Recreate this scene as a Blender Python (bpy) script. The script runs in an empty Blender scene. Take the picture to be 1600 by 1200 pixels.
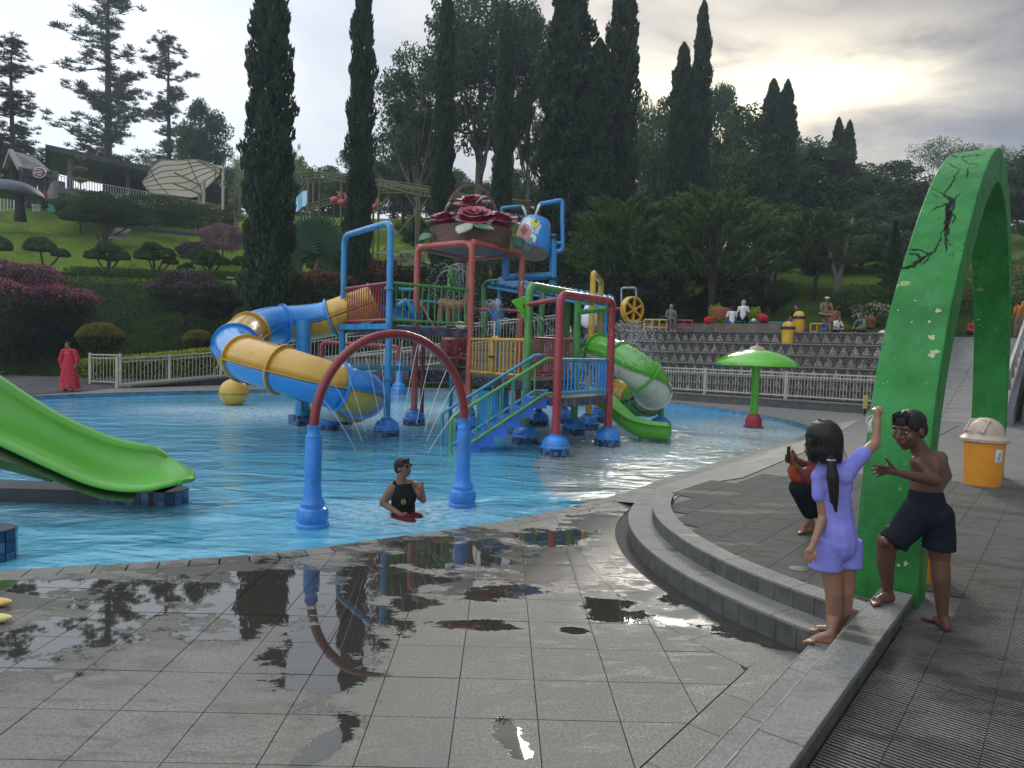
import bpy, bmesh, math, random
import numpy as np
from math import sin, cos, pi, sqrt, atan2, radians, hypot
from mathutils import Vector, Matrix
random.seed(7); rng = np.random.default_rng(7)
sc = bpy.context.scene
COL = sc.collection

# ---------------------------------------------------------------- camera
FPX, EYE = 1080.0, 1.8                      # focal length in pixels of a 1600 px wide frame, eye height above the pool deck
_roll, _pitch, _yaw = .03, -54.5 / 1080, -radians(.8)
def _rz(v): return np.array([v[0]*cos(_yaw)-v[1]*sin(_yaw), v[0]*sin(_yaw)+v[1]*cos(_yaw), v[2]])
_F = np.array([0, cos(_pitch), sin(_pitch)]); _U0 = np.array([0, -sin(_pitch), cos(_pitch)]); _R0 = np.array([1., 0, 0])
_R = _rz(cos(_roll)*_R0 + sin(_roll)*_U0); _U = _rz(-sin(_roll)*_R0 + cos(_roll)*_U0); _F = _rz(_F)
cam_d = bpy.data.cameras.new("camera"); cam = bpy.data.objects.new("camera", cam_d); COL.objects.link(cam)
cam_d.sensor_width = 36; cam_d.lens = 36 * FPX / 1600; cam_d.clip_start = .05; cam_d.clip_end = 3000
m = Matrix(((_R[0], _U[0], -_F[0], 0), (_R[1], _U[1], -_F[1], 0), (_R[2], _U[2], -_F[2], EYE), (0, 0, 0, 1)))
cam.matrix_world = m
sc.camera = cam

# ---------------------------------------------------------------- world and sun
SUN_EL, SUN_AZ = 28.0, 10.0                 # degrees; azimuth clockwise from +Y
sc.view_settings.view_transform = 'Standard'; sc.view_settings.look = 'None'
sc.view_settings.exposure = 0.92; sc.view_settings.gamma = 1
sc.view_settings.use_curve_mapping = False
sc.cycles.use_denoising = True
sc.cycles.max_bounces = 6; sc.cycles.transparent_max_bounces = 12
sc.cycles.sample_clamp_indirect = 6
world = bpy.data.worlds.new("World"); sc.world = world; world.use_nodes = True

class NT:
    """small helper around a node tree"""
    def __init__(s, nt): s.nt = nt; s.nt.nodes.clear()
    def n(s, t, **kw):
        nd = s.nt.nodes.new(t)
        for k, v in kw.items():
            if k.startswith('_'): setattr(nd, k[1:], v)
            else:
                sk = int(k[1:]) if k[0] == 'i' and k[1:].isdigit() else k
                inp = nd.inputs[sk]
                if isinstance(v, bpy.types.NodeSocket): s.nt.links.new(v, inp)
                else: inp.default_value = v
        return nd
    def math(s, op, a, b=0.0, clamp=False):
        nd = s.nt.nodes.new('ShaderNodeMath'); nd.operation = op; nd.use_clamp = clamp
        for i, v in enumerate((a, b)):
            if isinstance(v, bpy.types.NodeSocket): s.nt.links.new(v, nd.inputs[i])
            else: nd.inputs[i].default_value = v
        return nd.outputs[0]
    def mix(s, f, a, b, blend='MIX'):
        nd = s.nt.nodes.new('ShaderNodeMix'); nd.data_type = 'RGBA'; nd.blend_type = blend
        for i, v in ((0, f), (6, a), (7, b)):
            if isinstance(v, bpy.types.NodeSocket): s.nt.links.new(v, nd.inputs[i])
            else: nd.inputs[i].default_value = (*v, 1) if isinstance(v, (tuple, list)) and len(v) == 3 else v
        return nd.outputs[2]
    def ramp(s, f, lo, hi, a=0.0, b=1.0):
        nd = s.nt.nodes.new('ShaderNodeMapRange'); nd.clamp = True
        s.nt.links.new(f, nd.inputs[0])
        for i, v in ((1, lo), (2, hi), (3, a), (4, b)): nd.inputs[i].default_value = v
        return nd.outputs[0]
    def noise(s, vec, scale, detail=3, rough=.5, dist=0):
        nd = s.n('ShaderNodeTexNoise', Scale=scale, Detail=detail, Roughness=rough, Distortion=dist)
        if vec is not None: s.nt.links.new(vec, nd.inputs['Vector'])
        return nd.outputs['Fac']
    def mapv(s, vec, scale=(1, 1, 1), loc=(0, 0, 0), rot=(0, 0, 0)):
        return s.n('ShaderNodeMapping', Vector=vec, Scale=scale, Location=loc, Rotation=rot).outputs[0]
    def link(s, a, b): s.nt.links.new(a, b)

w = NT(world.node_tree)
sky = w.n('ShaderNodeTexSky', _sky_type='NISHITA', _sun_disc=False, _sun_elevation=radians(SUN_EL), _sun_rotation=radians(SUN_AZ))
bg1 = w.n('ShaderNodeBackground', Color=sky.outputs[0], Strength=.07)
tc = w.n('ShaderNodeTexCoord').outputs['Generated']
sep = w.n('ShaderNodeSeparateXYZ', Vector=tc)
sdir = (sin(radians(SUN_AZ))*cos(radians(SUN_EL)), cos(radians(SUN_AZ))*cos(radians(SUN_EL)), sin(radians(SUN_EL)))
def wdot(v):
    d = w.n('ShaderNodeVectorMath', _operation='DOT_PRODUCT'); w.link(tc, d.inputs[0]); d.inputs[1].default_value = v
    return d.outputs['Value']
# one broad overcast deck: soft noise, thinner cloud to the left, thick grey cloud to the right, light breaking through near the sun
cv = w.mapv(tc, scale=(1, 1, 2.2), loc=(3.1, .4, 1.3))
n1 = w.noise(cv, 1.7, 5, .5, .3); n2 = w.noise(w.mapv(tc, scale=(1, 1, 2.6), loc=(7.7, 2.4, .2)), 4.5, 6, .55, .4)
side = w.ramp(wdot((1, .15, .18)), -.45, .75, 0, 1)
base = w.mix(w.ramp(side, .15, .85), (.56, .605, .67), (.08, .084, .105))
base = w.mix(w.math('MULTIPLY', w.ramp(n2, .35, .75, 0, .5), w.ramp(side, .25, .8, 1, .12)), base, (.78, .78, .77))
base = w.mix(w.math('MULTIPLY', w.ramp(n1, .45, .70), w.ramp(side, .35, .8, .15, .75)), base, (.085, .088, .105))
low = w.ramp(sep.outputs['Z'], .0, .38, 1, 0)
base = w.mix(w.math('MULTIPLY', low, .35), base, (.34, .38, .45))
# bright veil through which the sun lights the cloud
g1 = w.ramp(wdot(sdir), .94, 1.0, 0, 1)
bdir = Vector((.31, 1, .40)).normalized()
g2 = w.math('POWER', w.ramp(w.math('ADD', wdot(tuple(bdir)), w.math('MULTIPLY', w.math('SUBTRACT', n2, .5), .07)), .925, 1.005, 0, 1), 2.2)
g2 = w.math('MULTIPLY', g2, w.ramp(w.math('ADD', sep.outputs['Z'], w.math('MULTIPLY', w.math('SUBTRACT', n2, .5), .22)), .365, .45, 1, .08))
gn = w.ramp(n2, .30, .66, .12, 1)
glow = w.math('MAXIMUM', w.math('MULTIPLY', g1, .45), w.math('MULTIPLY', g2, 1.35))
base = w.mix(w.math('MULTIPLY', glow, gn, True), base, (.85, .76, .58))
cie = w.ramp(sep.outputs['Z'], .45, .95, 1.0, 1.8)
base = w.mix(1.0, base, w.n('ShaderNodeCombineXYZ', X=cie, Y=cie, Z=cie).outputs[0], 'MULTIPLY')
disc = w.ramp(wdot(sdir), .99985, .99993, 0, 1)
base = w.mix(disc, base, (1.5, 1.45, 1.3))
ground = w.ramp(sep.outputs['Z'], -.12, 0, 0, 1)
base = w.mix(ground, (.09, .10, .07), base)
WORLD_BG = w.n('ShaderNodeBackground', Color=base, Strength=1.0)
mx = w.n('ShaderNodeMixShader', i0=.93, i1=bg1.outputs[0], i2=WORLD_BG.outputs[0])
w.link(mx.outputs[0], w.n('ShaderNodeOutputWorld').inputs[0])

sun_d = bpy.data.lights.new("sun", 'SUN'); sun = bpy.data.objects.new("sun", sun_d); COL.objects.link(sun)
sun_d.energy = 1.5; sun_d.angle = radians(14); sun_d.color = (1, .95, .86)
sun.rotation_euler = Vector((-sdir[0], -sdir[1], -sdir[2])).to_track_quat('-Z', 'Y').to_euler()

# ---------------------------------------------------------------- places in the world
def ray(x, y): return _F + _R*(x-800)/FPX + _U*(600-y)/FPX
def at(x, y, z=0.0):                         # the point at height z seen at a pixel of the photograph
    d = ray(x, y); p = np.array([0, 0, EYE]) + d*(z-EYE)/d[2]; return Vector(p)
def pt(x, y, Y):                             # the point at distance Y seen at a pixel
    d = ray(x, y); p = np.array([0, 0, EYE]) + d*Y/d[1]; return Vector(p)
V = Vector

# ---------------------------------------------------------------- mesh builder
ORG = {}
class MB:
    def __init__(s): s.v = []; s.f = []; s.m = []; s.mi = 0
    def add(s, vs, fs):
        o = len(s.v); s.v += [tuple(p) for p in vs]
        s.f += [tuple(i+o for i in f) for f in fs]; s.m += [s.mi]*len(fs); return s
    def box(s, c, sz, rz=0, M=None):
        hx, hy, hz = sz[0]/2, sz[1]/2, sz[2]/2
        P = [V((x, y, z)) for z in (-hz, hz) for y in (-hy, hy) for x in (-hx, hx)]
        R = M if M is not None else Matrix.Rotation(rz, 3, 'Z')
        return s.add([V(c) + R @ p for p in P], [(0, 2, 3, 1), (4, 5, 7, 6), (0, 1, 5, 4), (2, 6, 7, 3), (0, 4, 6, 2), (1, 3, 7, 5)])
    def beam(s, a, b, wd, ht, up=(0, 0, 1)):
        a, b = V(a), V(b); d = b-a; L = d.length; d.normalize(); x = d.cross(V(up))
        if x.length < 1e-4: x = V((1, 0, 0))
        x.normalize(); z = x.cross(d)
        return s.box((a+b)/2, (wd, L, ht), M=Matrix((x, d, z)).transposed())
    def prism(s, poly, z0, z1):
        n = len(poly); A = [(p[0], p[1], z0) for p in poly]; B = [(p[0], p[1], z1) for p in poly]
        return s.add(A+B, [tuple(range(n-1, -1, -1)), tuple(range(n, 2*n))] + [(i, (i+1) % n, n+(i+1) % n, n+i) for i in range(n)])
    def tube(s, path, r, seg=8, cap=True, closed=False):
        P = [V(p) for p in path]; n = len(P)
        rs = list(r) if hasattr(r, '__len__') else [r]*n
        T = []
        for i in range(n):
            if closed: t = P[(i+1) % n]-P[i-1]
            else: t = P[min(i+1, n-1)]-P[max(i-1, 0)]
            if t.length < 1e-9: t = V((0, 0, 1))
            T.append(t.normalized())
        u = T[0].orthogonal().normalized(); vs = []; 
        if abs(T[0].z) < .9: u = T[0].cross(V((0, 0, 1))).normalized()
        for i in range(n):
            u = (u - T[i]*u.dot(T[i]))
            u = u.normalized() if u.length > 1e-6 else T[i].orthogonal().normalized()
            w_ = T[i].cross(u)
            for k in range(seg):
                a = 2*pi*k/seg; vs.append(P[i] + (u*cos(a)+w_*sin(a))*rs[i])
        fs = []
        for i in range(n if closed else n-1):
            j = (i+1) % n
            for k in range(seg): fs.append((i*seg+k, i*seg+(k+1) % seg, j*seg+(k+1) % seg, j*seg+k))
        if cap and not closed: fs += [tuple(range(seg-1, -1, -1)), tuple((n-1)*seg+k for k in range(seg))]
        return s.add(vs, fs)
    def lathe(s, prof, c=(0, 0, 0), seg=20, axis=None, cap=True):
        c = V(c); R = Matrix.Identity(3) if axis is None else V((0, 0, 1)).rotation_difference(V(axis)).to_matrix()
        vs = [c + R @ V((r*cos(2*pi*k/seg), r*sin(2*pi*k/seg), z)) for r, z in prof for k in range(seg)]
        fs = [(i*seg+k, i*seg+(k+1) % seg, (i+1)*seg+(k+1) % seg, (i+1)*seg+k) for i in range(len(prof)-1) for k in range(seg)]
        if cap:
            if prof[0][0] > 1e-3: fs.append(tuple(range(seg-1, -1, -1)))
            if prof[-1][0] > 1e-3: fs.append(tuple((len(prof)-1)*seg+k for k in range(seg)))
        return s.add(vs, fs)
    def ell(s, c, r, R=None, seg=14, rings=9):
        c = V(c); R = R or Matrix.Identity(3); r = (r, r, r) if not hasattr(r, '__len__') else r
        vs = [c + R @ V((0, 0, -r[2]))]
        for i in range(1, rings):
            t = pi*i/rings
            for k in range(seg):
                a = 2*pi*k/seg; vs.append(c + R @ V((r[0]*sin(t)*cos(a), r[1]*sin(t)*sin(a), -r[2]*cos(t))))
        vs.append(c + R @ V((0, 0, r[2]))); fs = []
        for k in range(seg): fs.append((0, 1+(k+1) % seg, 1+k))
        for i in range(rings-2):
            for k in range(seg): fs.append((1+i*seg+k, 1+i*seg+(k+1) % seg, 1+(i+1)*seg+(k+1) % seg, 1+(i+1)*seg+k))
        e = len(vs)-1; b = 1+(rings-2)*seg
        for k in range(seg): fs.append((b+k, b+(k+1) % seg, e))
        return s.add(vs, fs)
    def rc(s, a, ra, b, rb, seg=12):           # rounded cone, closed
        a, b = V(a), V(b); d = b-a; L = max(d.length, 1e-5); d = d/L; prof = []
        for k in range(5):
            t = -pi/2 + pi/2*k/4; prof.append((max(ra*cos(t), 1e-4), ra*sin(t)))
        for k in range(5):
            t = pi/2*k/4; prof.append((max(rb*cos(t), 1e-4), L+rb*sin(t)))
        return s.lathe(prof, a, seg, d)
    def grid(s, P):                            # P[i][j] points
        n, mm = len(P), len(P[0]); vs = [p for r in P for p in r]
        return s.add(vs, [(i*mm+j, i*mm+j+1, (i+1)*mm+j+1, (i+1)*mm+j) for i in range(n-1) for j in range(mm-1)])
    def build(s, name, mat, parent=None, loc=None, smooth=False, recalc=False):
        o = V(loc) if loc is not None else (ORG[parent.name] if parent else V((0, 0, 0)))
        me = bpy.data.meshes.new(name)
        me.from_pydata([(p[0]-o.x, p[1]-o.y, p[2]-o.z) for p in s.v], [], s.f)
        for mt in (mat if isinstance(mat, (list, tuple)) else [mat]): me.materials.append(mt)
        if any(s.m): me.polygons.foreach_set('material_index', s.m)
        if recalc:
            bm = bmesh.new(); bm.from_mesh(me); bmesh.ops.recalc_face_normals(bm, faces=bm.faces); bm.to_mesh(me); bm.free()
        if smooth: smooth_mesh(me, smooth)
        return link(name, me, parent, o if parent is None else None)
def smooth_mesh(me, smooth=True):
    me.polygons.foreach_set('use_smooth', [True]*len(me.polygons))
    if smooth is not True: 
        try: me.set_sharp_from_angle(angle=radians(smooth))
        except Exception: pass
def link(name, me, parent=None, o=None):
    ob = bpy.data.objects.new(name, me); COL.objects.link(ob)
    if parent: ob.parent = parent; ORG[ob.name] = ORG[parent.name]
    else:
        if o is not None: ob.location = o
        ORG[ob.name] = V(o) if o is not None else V((0, 0, 0))
    return ob
def share(name, me, parent, loc=(0, 0, 0), rz=0, scale=None, rot=None):
    """another part that shares mesh data; loc is a world position"""
    ob = bpy.data.objects.new(name, me); COL.objects.link(ob); ob.parent = parent
    ob.location = V(loc) - ORG[parent.name] if parent else V(loc)
    ob.rotation_euler = rot if rot is not None else (0, 0, rz)
    if scale is not None: ob.scale = scale if hasattr(scale, '__len__') else (scale,)*3
    return ob
def npmesh(name, verts, faces, mat, parent=None, loc=None, smooth=False):
    """verts (n,3); faces (m,k) with equal k"""
    o = V(loc) if loc is not None else (ORG[parent.name] if parent else V((0, 0, 0)))
    verts = np.asarray(verts, np.float32) - np.array(o, np.float32); faces = np.asarray(faces, np.int32); k = faces.shape[1]
    me = bpy.data.meshes.new(name); me.vertices.add(len(verts)); me.vertices.foreach_set('co', verts.ravel())
    me.loops.add(faces.size); me.loops.foreach_set('vertex_index', faces.ravel())
    me.polygons.add(len(faces)); me.polygons.foreach_set('loop_start', np.arange(0, faces.size, k, dtype=np.int32))
    me.update(calc_edges=True)
    for mt in (mat if isinstance(mat, (list, tuple)) else [mat]): me.materials.append(mt)
    if smooth: me.polygons.foreach_set('use_smooth', [True]*len(me.polygons))
    return link(name, me, parent, o if parent is None else None)
def thing(name, label, cat, loc=(0, 0, 0), group=None, rz=0):
    o = bpy.data.objects.new(name, None); COL.objects.link(o); o.location = loc; o.rotation_euler = (0, 0, rz)
    o.empty_display_size = .1; ORG[o.name] = V(loc); return tag(o, label, cat, group)
def tag(o, label, cat, group=None, kind=None):
    if label: o['label'] = label
    if cat: o['category'] = cat
    if group: o['group'] = group
    if kind: o['kind'] = kind
    return o
def struct(o, label=None): o['kind'] = 'structure'; 
def dup(root, loc, rz=0, scale=None, label=None, group=None):
    def cp(o, par):
        c = o.copy(); COL.objects.link(c)
        if par: c.parent = par
        for ch in [x for x in bpy.data.objects if x.parent == o] if False else KIDS(o): cp(ch, c)
        return c
    r = cp(root, None); r.location = loc; r.rotation_euler = (0, 0, rz)
    if scale is not None: r.scale = scale if hasattr(scale, '__len__') else (scale,)*3
    if label: r['label'] = label
    if group: r['group'] = group
    ORG[r.name] = V(loc)
    return r
def KIDS(o): return list(o.children)

def fillet(pts, rad, n=5):
    pts = [V(p) for p in pts]; out = [pts[0]]
    for i in range(1, len(pts)-1):
        a, b, c = pts[i-1], pts[i], pts[i+1]; u = (a-b); v = (c-b); r = min(rad, u.length*.49, v.length*.49)
        p0 = b+u.normalized()*r; p1 = b+v.normalized()*r
        for k in range(n+1):
            t = k/n; out.append(p0*(1-t)**2 + b*2*t*(1-t) + p1*t*t)
    out.append(pts[-1]); return out
def spline(pts, n=8, closed=False):
    P = [V(p) for p in pts]; N = len(P); out = []
    rngi = range(N) if closed else range(N-1)
    for i in rngi:
        if closed: p0, p1, p2, p3 = P[i-1], P[i], P[(i+1) % N], P[(i+2) % N]
        else: p0, p1, p2, p3 = P[max(i-1, 0)], P[i], P[i+1], P[min(i+2, N-1)]
        for k in range(n):
            t = k/n; out.append(.5*((2*p1)+(p2-p0)*t+(2*p0-5*p1+4*p2-p3)*t*t+(3*p1-p0-3*p2+p3)*t**3))
    if not closed: out.append(P[-1])
    return out
def resample(P, n):
    P = [V(p) for p in P]; L = [0]
    for i in range(1, len(P)): L.append(L[-1]+(P[i]-P[i-1]).length)
    out = []
    for k in range(n):
        t = L[-1]*k/(n-1); i = min(max(int(np.searchsorted(L, t))-1, 0), len(P)-2)
        s = (t-L[i])/max(L[i+1]-L[i], 1e-9); out.append(P[i].lerp(P[i+1], min(max(s, 0), 1)))
    return out

def blob(name, prims, mat, parent=None, vox=.01, smooth=4, loc=None, dec=None):
    """one continuous skin over overlapping volumes: voxel union, then smoothing"""
    b = MB()
    for p in prims:
        if p[0] == 'c': b.rc(*p[1:])
        elif p[0] == 'e': b.ell(*p[1:])
        elif p[0] == 'b': b.box(*p[1:])
        elif p[0] == 't': b.tube(*p[1:])
        elif p[0] == 'l': b.lathe(*p[1:])
    me = bpy.data.meshes.new('tmp'); me.from_pydata(b.v, [], b.f)
    bm = bmesh.new(); bm.from_mesh(me); bmesh.ops.recalc_face_normals(bm, faces=bm.faces); bm.to_mesh(me); bm.free()
    ob = bpy.data.objects.new('tmp', me); COL.objects.link(ob)
    r = ob.modifiers.new('r', 'REMESH'); r.mode = 'VOXEL'; r.voxel_size = vox
    s_ = ob.modifiers.new('s', 'SMOOTH'); s_.iterations = smooth; s_.factor = .5
    dg = bpy.context.evaluated_depsgraph_get(); dg.update()
    m2 = bpy.data.meshes.new_from_object(ob.evaluated_get(dg)); bpy.data.objects.remove(ob); bpy.data.meshes.remove(me)
    o = V(loc) if loc is not None else (ORG[parent.name] if parent else V((0, 0, 0)))
    m2.transform(Matrix.Translation(-o)); m2.name = name; m2.materials.clear(); m2.materials.append(mat)
    m2.polygons.foreach_set('use_smooth', [True]*len(m2.polygons))
    return link(name, m2, parent, o if parent is None else None)
# ---------------------------------------------------------------- materials
def new_mat(name):
    mt = bpy.data.materials.new(name); mt.use_nodes = True; return mt, NT(mt.node_tree)
def wpos(t): return t.n('ShaderNodeNewGeometry').outputs['Position']
def fin(t, col, rough, bump=None, bd=.002, bs=1.0, **kw):
    p = t.n('ShaderNodeBsdfPrincipled')
    for k, v in dict(Base=col, R=rough).items():
        s_ = p.inputs['Base Color' if k == 'Base' else 'Roughness']
        if isinstance(v, bpy.types.NodeSocket): t.link(v, s_)
        else: s_.default_value = (*v, 1) if k == 'Base' else v
    for k, v in kw.items():
        s_ = p.inputs[k.replace('_', ' ')]
        if isinstance(v, bpy.types.NodeSocket): t.link(v, s_)
        else: s_.default_value = v
    if bump is not None:
        b = t.n('ShaderNodeBump', Strength=bs, Distance=bd, Height=bump); t.link(b.outputs[0], p.inputs['Normal'])
    o = t.n('ShaderNodeOutputMaterial'); t.link(p.outputs[0], o.inputs[0]); return p
def M(name, col, rough=.5, var=.15, scale=6, bump=0.0, bscale=40, metal=0, grime=0, gcol=(.05, .045, .04), obj=False, spec=.5, coat=0, sub=0):
    mt, t = new_mat(name)
    vec = t.n('ShaderNodeTexCoord').outputs['Object'] if obj else wpos(t)
    nz = t.noise(vec, scale, 4, .6)
    c = t.mix(t.ramp(nz, .3, .7), tuple(x*(1-var) for x in col), tuple(min(x*(1+var), .95) for x in col))
    r = rough
    if grime:
        g = t.ramp(t.noise(t.mapv(vec, (1, 1, .35), (5, 2, 1)), scale*1.3, 6, .7), .62-.25*grime, .78)
        g = t.math('MULTIPLY', g, .75); c = t.mix(g, c, gcol); r = t.math('ADD', t.math('MULTIPLY', g, .3), rough, True)
    fin(t, c, r, t.noise(vec, bscale, 3) if bump else None, bump or .001, .6, Metallic=metal, Specular_IOR_Level=spec, Coat_Weight=coat)
    return mt
PAINT = dict(rough=.32, var=.16, scale=3, grime=.45, coat=.25)
m_blue = M('blue_paint', (.03, .28, .60), **PAINT)
m_blue2 = M('bright_blue_paint', (.03, .235, .68), **PAINT)
m_teal = M('teal_paint', (.03, .27, .42), **PAINT)
m_teal2 = M('teal_frame', (.02, .16, .22), **PAINT)
m_orange = M('salmon_paint', (.46, .10, .07), **PAINT)
m_crim = M('crimson_paint', (.34, .035, .05), **PAINT)
m_maroon = M('maroon_paint', (.26, .03, .035), **PAINT)
m_green = M('green_paint', (.075, .30, .06), **PAINT)
m_green2 = M('dark_green_paint', (.03, .20, .04), **PAINT)
m_yel = M('yellow_paint', (.66, .38, .04), **PAINT)
m_gold = M('yellow_fibreglass', (.62, .36, .045), rough=.3, var=.12, scale=2, grime=.3, coat=.4)
m_tblue = M('blue_fibreglass', (.03, .27, .70), rough=.28, var=.12, scale=2, grime=.3, coat=.4)
m_sgreen = M('green_fibreglass', (.085, .40, .02), rough=.24, var=.08, scale=1.3, grime=.16, gcol=(.05, .13, .04), coat=.5)
m_mush = M('lime_fibreglass', (.12, .52, .025), rough=.16, var=.07, scale=2, grime=.15, gcol=(.1, .25, .05), coat=.8)
m_slideg = M('matte_green_fibreglass', (.075, .36, .02), rough=.42, var=.07, scale=1.1, grime=.22, gcol=(.05, .13, .04), coat=.1)
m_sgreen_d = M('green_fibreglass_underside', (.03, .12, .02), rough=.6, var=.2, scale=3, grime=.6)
m_white = M('white_fibreglass', (.58, .62, .58), rough=.35, var=.1, scale=3, grime=.35, gcol=(.25, .28, .25), coat=.3)
m_fence = M('cream_railing_paint', (.50, .48, .41), rough=.5, var=.12, scale=4, grime=.3, gcol=(.2, .17, .13))
m_dark = M('dark_metal', (.03, .035, .045), rough=.5, var=.3, scale=8, grime=.4, gcol=(.1, .05, .03))
m_deckside = M('peeling_deck_paint', (.045, .04, .08), rough=.55, var=.4, scale=5, grime=.7, gcol=(.32, .29, .30))
m_decktop = M('platform_floor', (.13, .12, .13), rough=.35, var=.3, scale=5, grime=.5, gcol=(.3, .29, .28))
m_steel = M('galvanised_pipe', (.30, .32, .35), rough=.35, var=.2, scale=8, metal=.6)
m_truss = M('olive_steel', (.13, .14, .055), rough=.5, var=.25, scale=2, grime=.5, gcol=(.12, .08, .04))
m_wicker = None
m_bin = M('orange_bin_plastic', (.72, .29, .025), rough=.38, var=.07, scale=4, grime=.12, gcol=(.3, .15, .05))
m_binlid = M('beige_bin_lid', (.50, .40, .31), rough=.45, var=.1, scale=5, grime=.3, gcol=(.25, .2, .15))
m_binyel = M('yellow_bin_plastic', (.66, .40, .03), rough=.4, var=.1, scale=4, grime=.2)
m_black = M('black_plastic', (.012, .012, .014), rough=.35, var=.2)
m_wht = M('white_print', (.75, .76, .76), rough=.4, var=.05)
m_bprint = M('blue_print', (.03, .2, .5), rough=.4, var=.05)
# people
def skin(name, c):
    mt, t = new_mat(name); v = wpos(t); n = t.ramp(t.noise(v, 7, 5, .65), .3, .7); n2 = t.ramp(t.noise(v, 45, 4, .7), .35, .65)
    cc = t.mix(n, tuple(x*.82 for x in c), (c[0]*1.12, c[1]*1.05, c[2]*1.0)); cc = t.mix(t.math('MULTIPLY', n2, .22), cc, (c[0]*.8, c[1]*.62, c[2]*.6))
    fin(t, cc, t.ramp(t.noise(v, 12, 3), .3, .7, .30, .52), t.noise(v, 170, 3), .0007, .6, Subsurface_Weight=.06, Subsurface_Scale=.02); return mt
m_skin_g = skin('light_brown_skin', (.30, .165, .105)); m_skin_b = skin('dark_brown_skin', (.115, .055, .036))
m_skin_m = skin('brown_skin', (.21, .105, .065)); m_skin_f = skin('tan_skin', (.33, .17, .11)); m_sole = skin('foot_sole_skin', (.40, .20, .14))
def cloth(name, c, v=.16): return M(name, c, rough=.9, var=v, scale=5, bump=.016, bscale=11, spec=.15, grime=0)
mt, t = new_mat('black_hair'); v_ = t.mapv(wpos(t), (95, 95, 9)); fin(t, t.mix(t.noise(v_, 1, 3), (.005, .005, .006), (.022, .019, .018)), .52, t.noise(v_, 1, 3, .6), .005, .9, Specular_IOR_Level=.3); m_hair = mt
m_peri = cloth('periwinkle_cloth', (.235, .24, .66)); m_navy = cloth('black_shorts_cloth', (.012, .016, .024)); m_redd = cloth('coral_red_cloth', (.52, .045, .07))
m_tank = cloth('black_tank_cloth', (.012, .014, .016)); m_wine = cloth('wine_red_cloth', (.10, .012, .02)); m_rust = cloth('rust_orange_cloth', (.30, .06, .02))
m_mar = cloth('maroon_sleeve_cloth', (.13, .03, .03)); m_cw = cloth('white_cloth', (.68, .68, .68)); m_cpink = cloth('pink_cloth', (.55, .33, .33))
m_cgrey = cloth('grey_green_cloth', (.16, .18, .16)); m_cblue = cloth('blue_cloth', (.04, .10, .24)); m_corg = cloth('orange_cloth', (.58, .22, .03)); m_cred = cloth('red_cloth', (.45, .02, .03))
m_cbrn = cloth('brown_cloth', (.24, .16, .12)); m_cmag = cloth('magenta_cloth', (.55, .02, .25)); m_slate = cloth('slate_scarf_cloth', (.13, .18, .24))

# foliage: each leaf sheet carries its own tint from where it grows
def leafmat(name, a, b, rough=.6, scale=1.2, tr=.25):
    mt, t = new_mat(name); vec = wpos(t)
    n = t.ramp(t.noise(vec, scale, 3), .32, .68); n2 = t.ramp(t.noise(vec, scale*9, 2), .3, .7)
    c = t.mix(t.math('MULTIPLY', t.math('ADD', n, n2), .5), a, b)
    d = t.n('ShaderNodeBsdfPrincipled', Roughness=rough); t.link(c, d.inputs['Base Color']); d.inputs['Specular IOR Level'].default_value = .25
    tl = t.n('ShaderNodeBsdfTranslucent', Color=t.mix(.5, c, (b[0]*1.3, b[1]*1.4, b[2]*.7)))
    mx_ = t.n('ShaderNodeMixShader', i0=tr, i1=d.outputs[0], i2=tl.outputs[0]); t.link(mx_.outputs[0], t.n('ShaderNodeOutputMaterial').inputs[0]); return mt
m_cyp = leafmat('cypress_foliage', (.022, .045, .030), (.058, .095, .052), scale=.9)
m_pine = leafmat('pine_needles', (.025, .045, .022), (.06, .085, .035), scale=.7)
m_broad = leafmat('broad_foliage', (.030, .065, .040), (.070, .125, .058), scale=.5)
m_broad2 = leafmat('mid_green_foliage', (.04, .085, .03), (.09, .15, .045), scale=.5)
m_pale = leafmat('pale_green_foliage', (.09, .15, .06), (.16, .23, .08), scale=.6)
m_cedar = leafmat('cedar_foliage', (.038, .078, .030), (.12, .19, .052), scale=.45)
m_topi = leafmat('topiary_foliage', (.022, .052, .016), (.065, .115, .03), scale=2)
m_hedge = leafmat('hedge_foliage', (.028, .062, .016), (.08, .13, .028), scale=2)
m_yhedge = leafmat('yellow_green_leaves', (.20, .26, .02), (.42, .45, .05), scale=3)
m_bronze = leafmat('golden_topped_leaves', (.10, .10, .02), (.28, .24, .06), scale=4)
m_boug = leafmat('purple_blossom', (.12, .035, .12), (.30, .08, .27), scale=5, tr=.35)
m_coral = leafmat('coral_blossom', (.45, .08, .06), (.60, .16, .10), scale=5, tr=.35)
m_pinkb = leafmat('dull_pink_blossom', (.22, .07, .07), (.42, .14, .13), scale=5, tr=.35)
m_whiteb = leafmat('cream_white_blossom', (.40, .42, .30), (.62, .62, .50), scale=5, tr=.35)
m_bushd = leafmat('dark_shrub_leaves', (.02, .038, .022), (.05, .07, .04), scale=3)
m_araul = leafmat('ochre_conifer_foliage', (.16, .14, .05), (.32, .27, .12), scale=2)
m_fanp = leafmat('fan_palm_leaf', (.045, .10, .055), (.09, .17, .09), scale=2, tr=.35)
m_grass = leafmat('bank_grass_blades', (.018, .042, .010), (.055, .095, .02), scale=.8, tr=.3)
m_yflow = leafmat('orange_yellow_blossom', (.6, .25, .03), (.7, .45, .08), scale=4, tr=.3)
m_bark = M('bark', (.055, .042, .034), rough=.9, var=.35, scale=5, bump=.03, bscale=14)
m_barkp = M('pale_bark', (.16, .14, .12), rough=.9, var=.3, scale=5, bump=.03, bscale=14)

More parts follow.
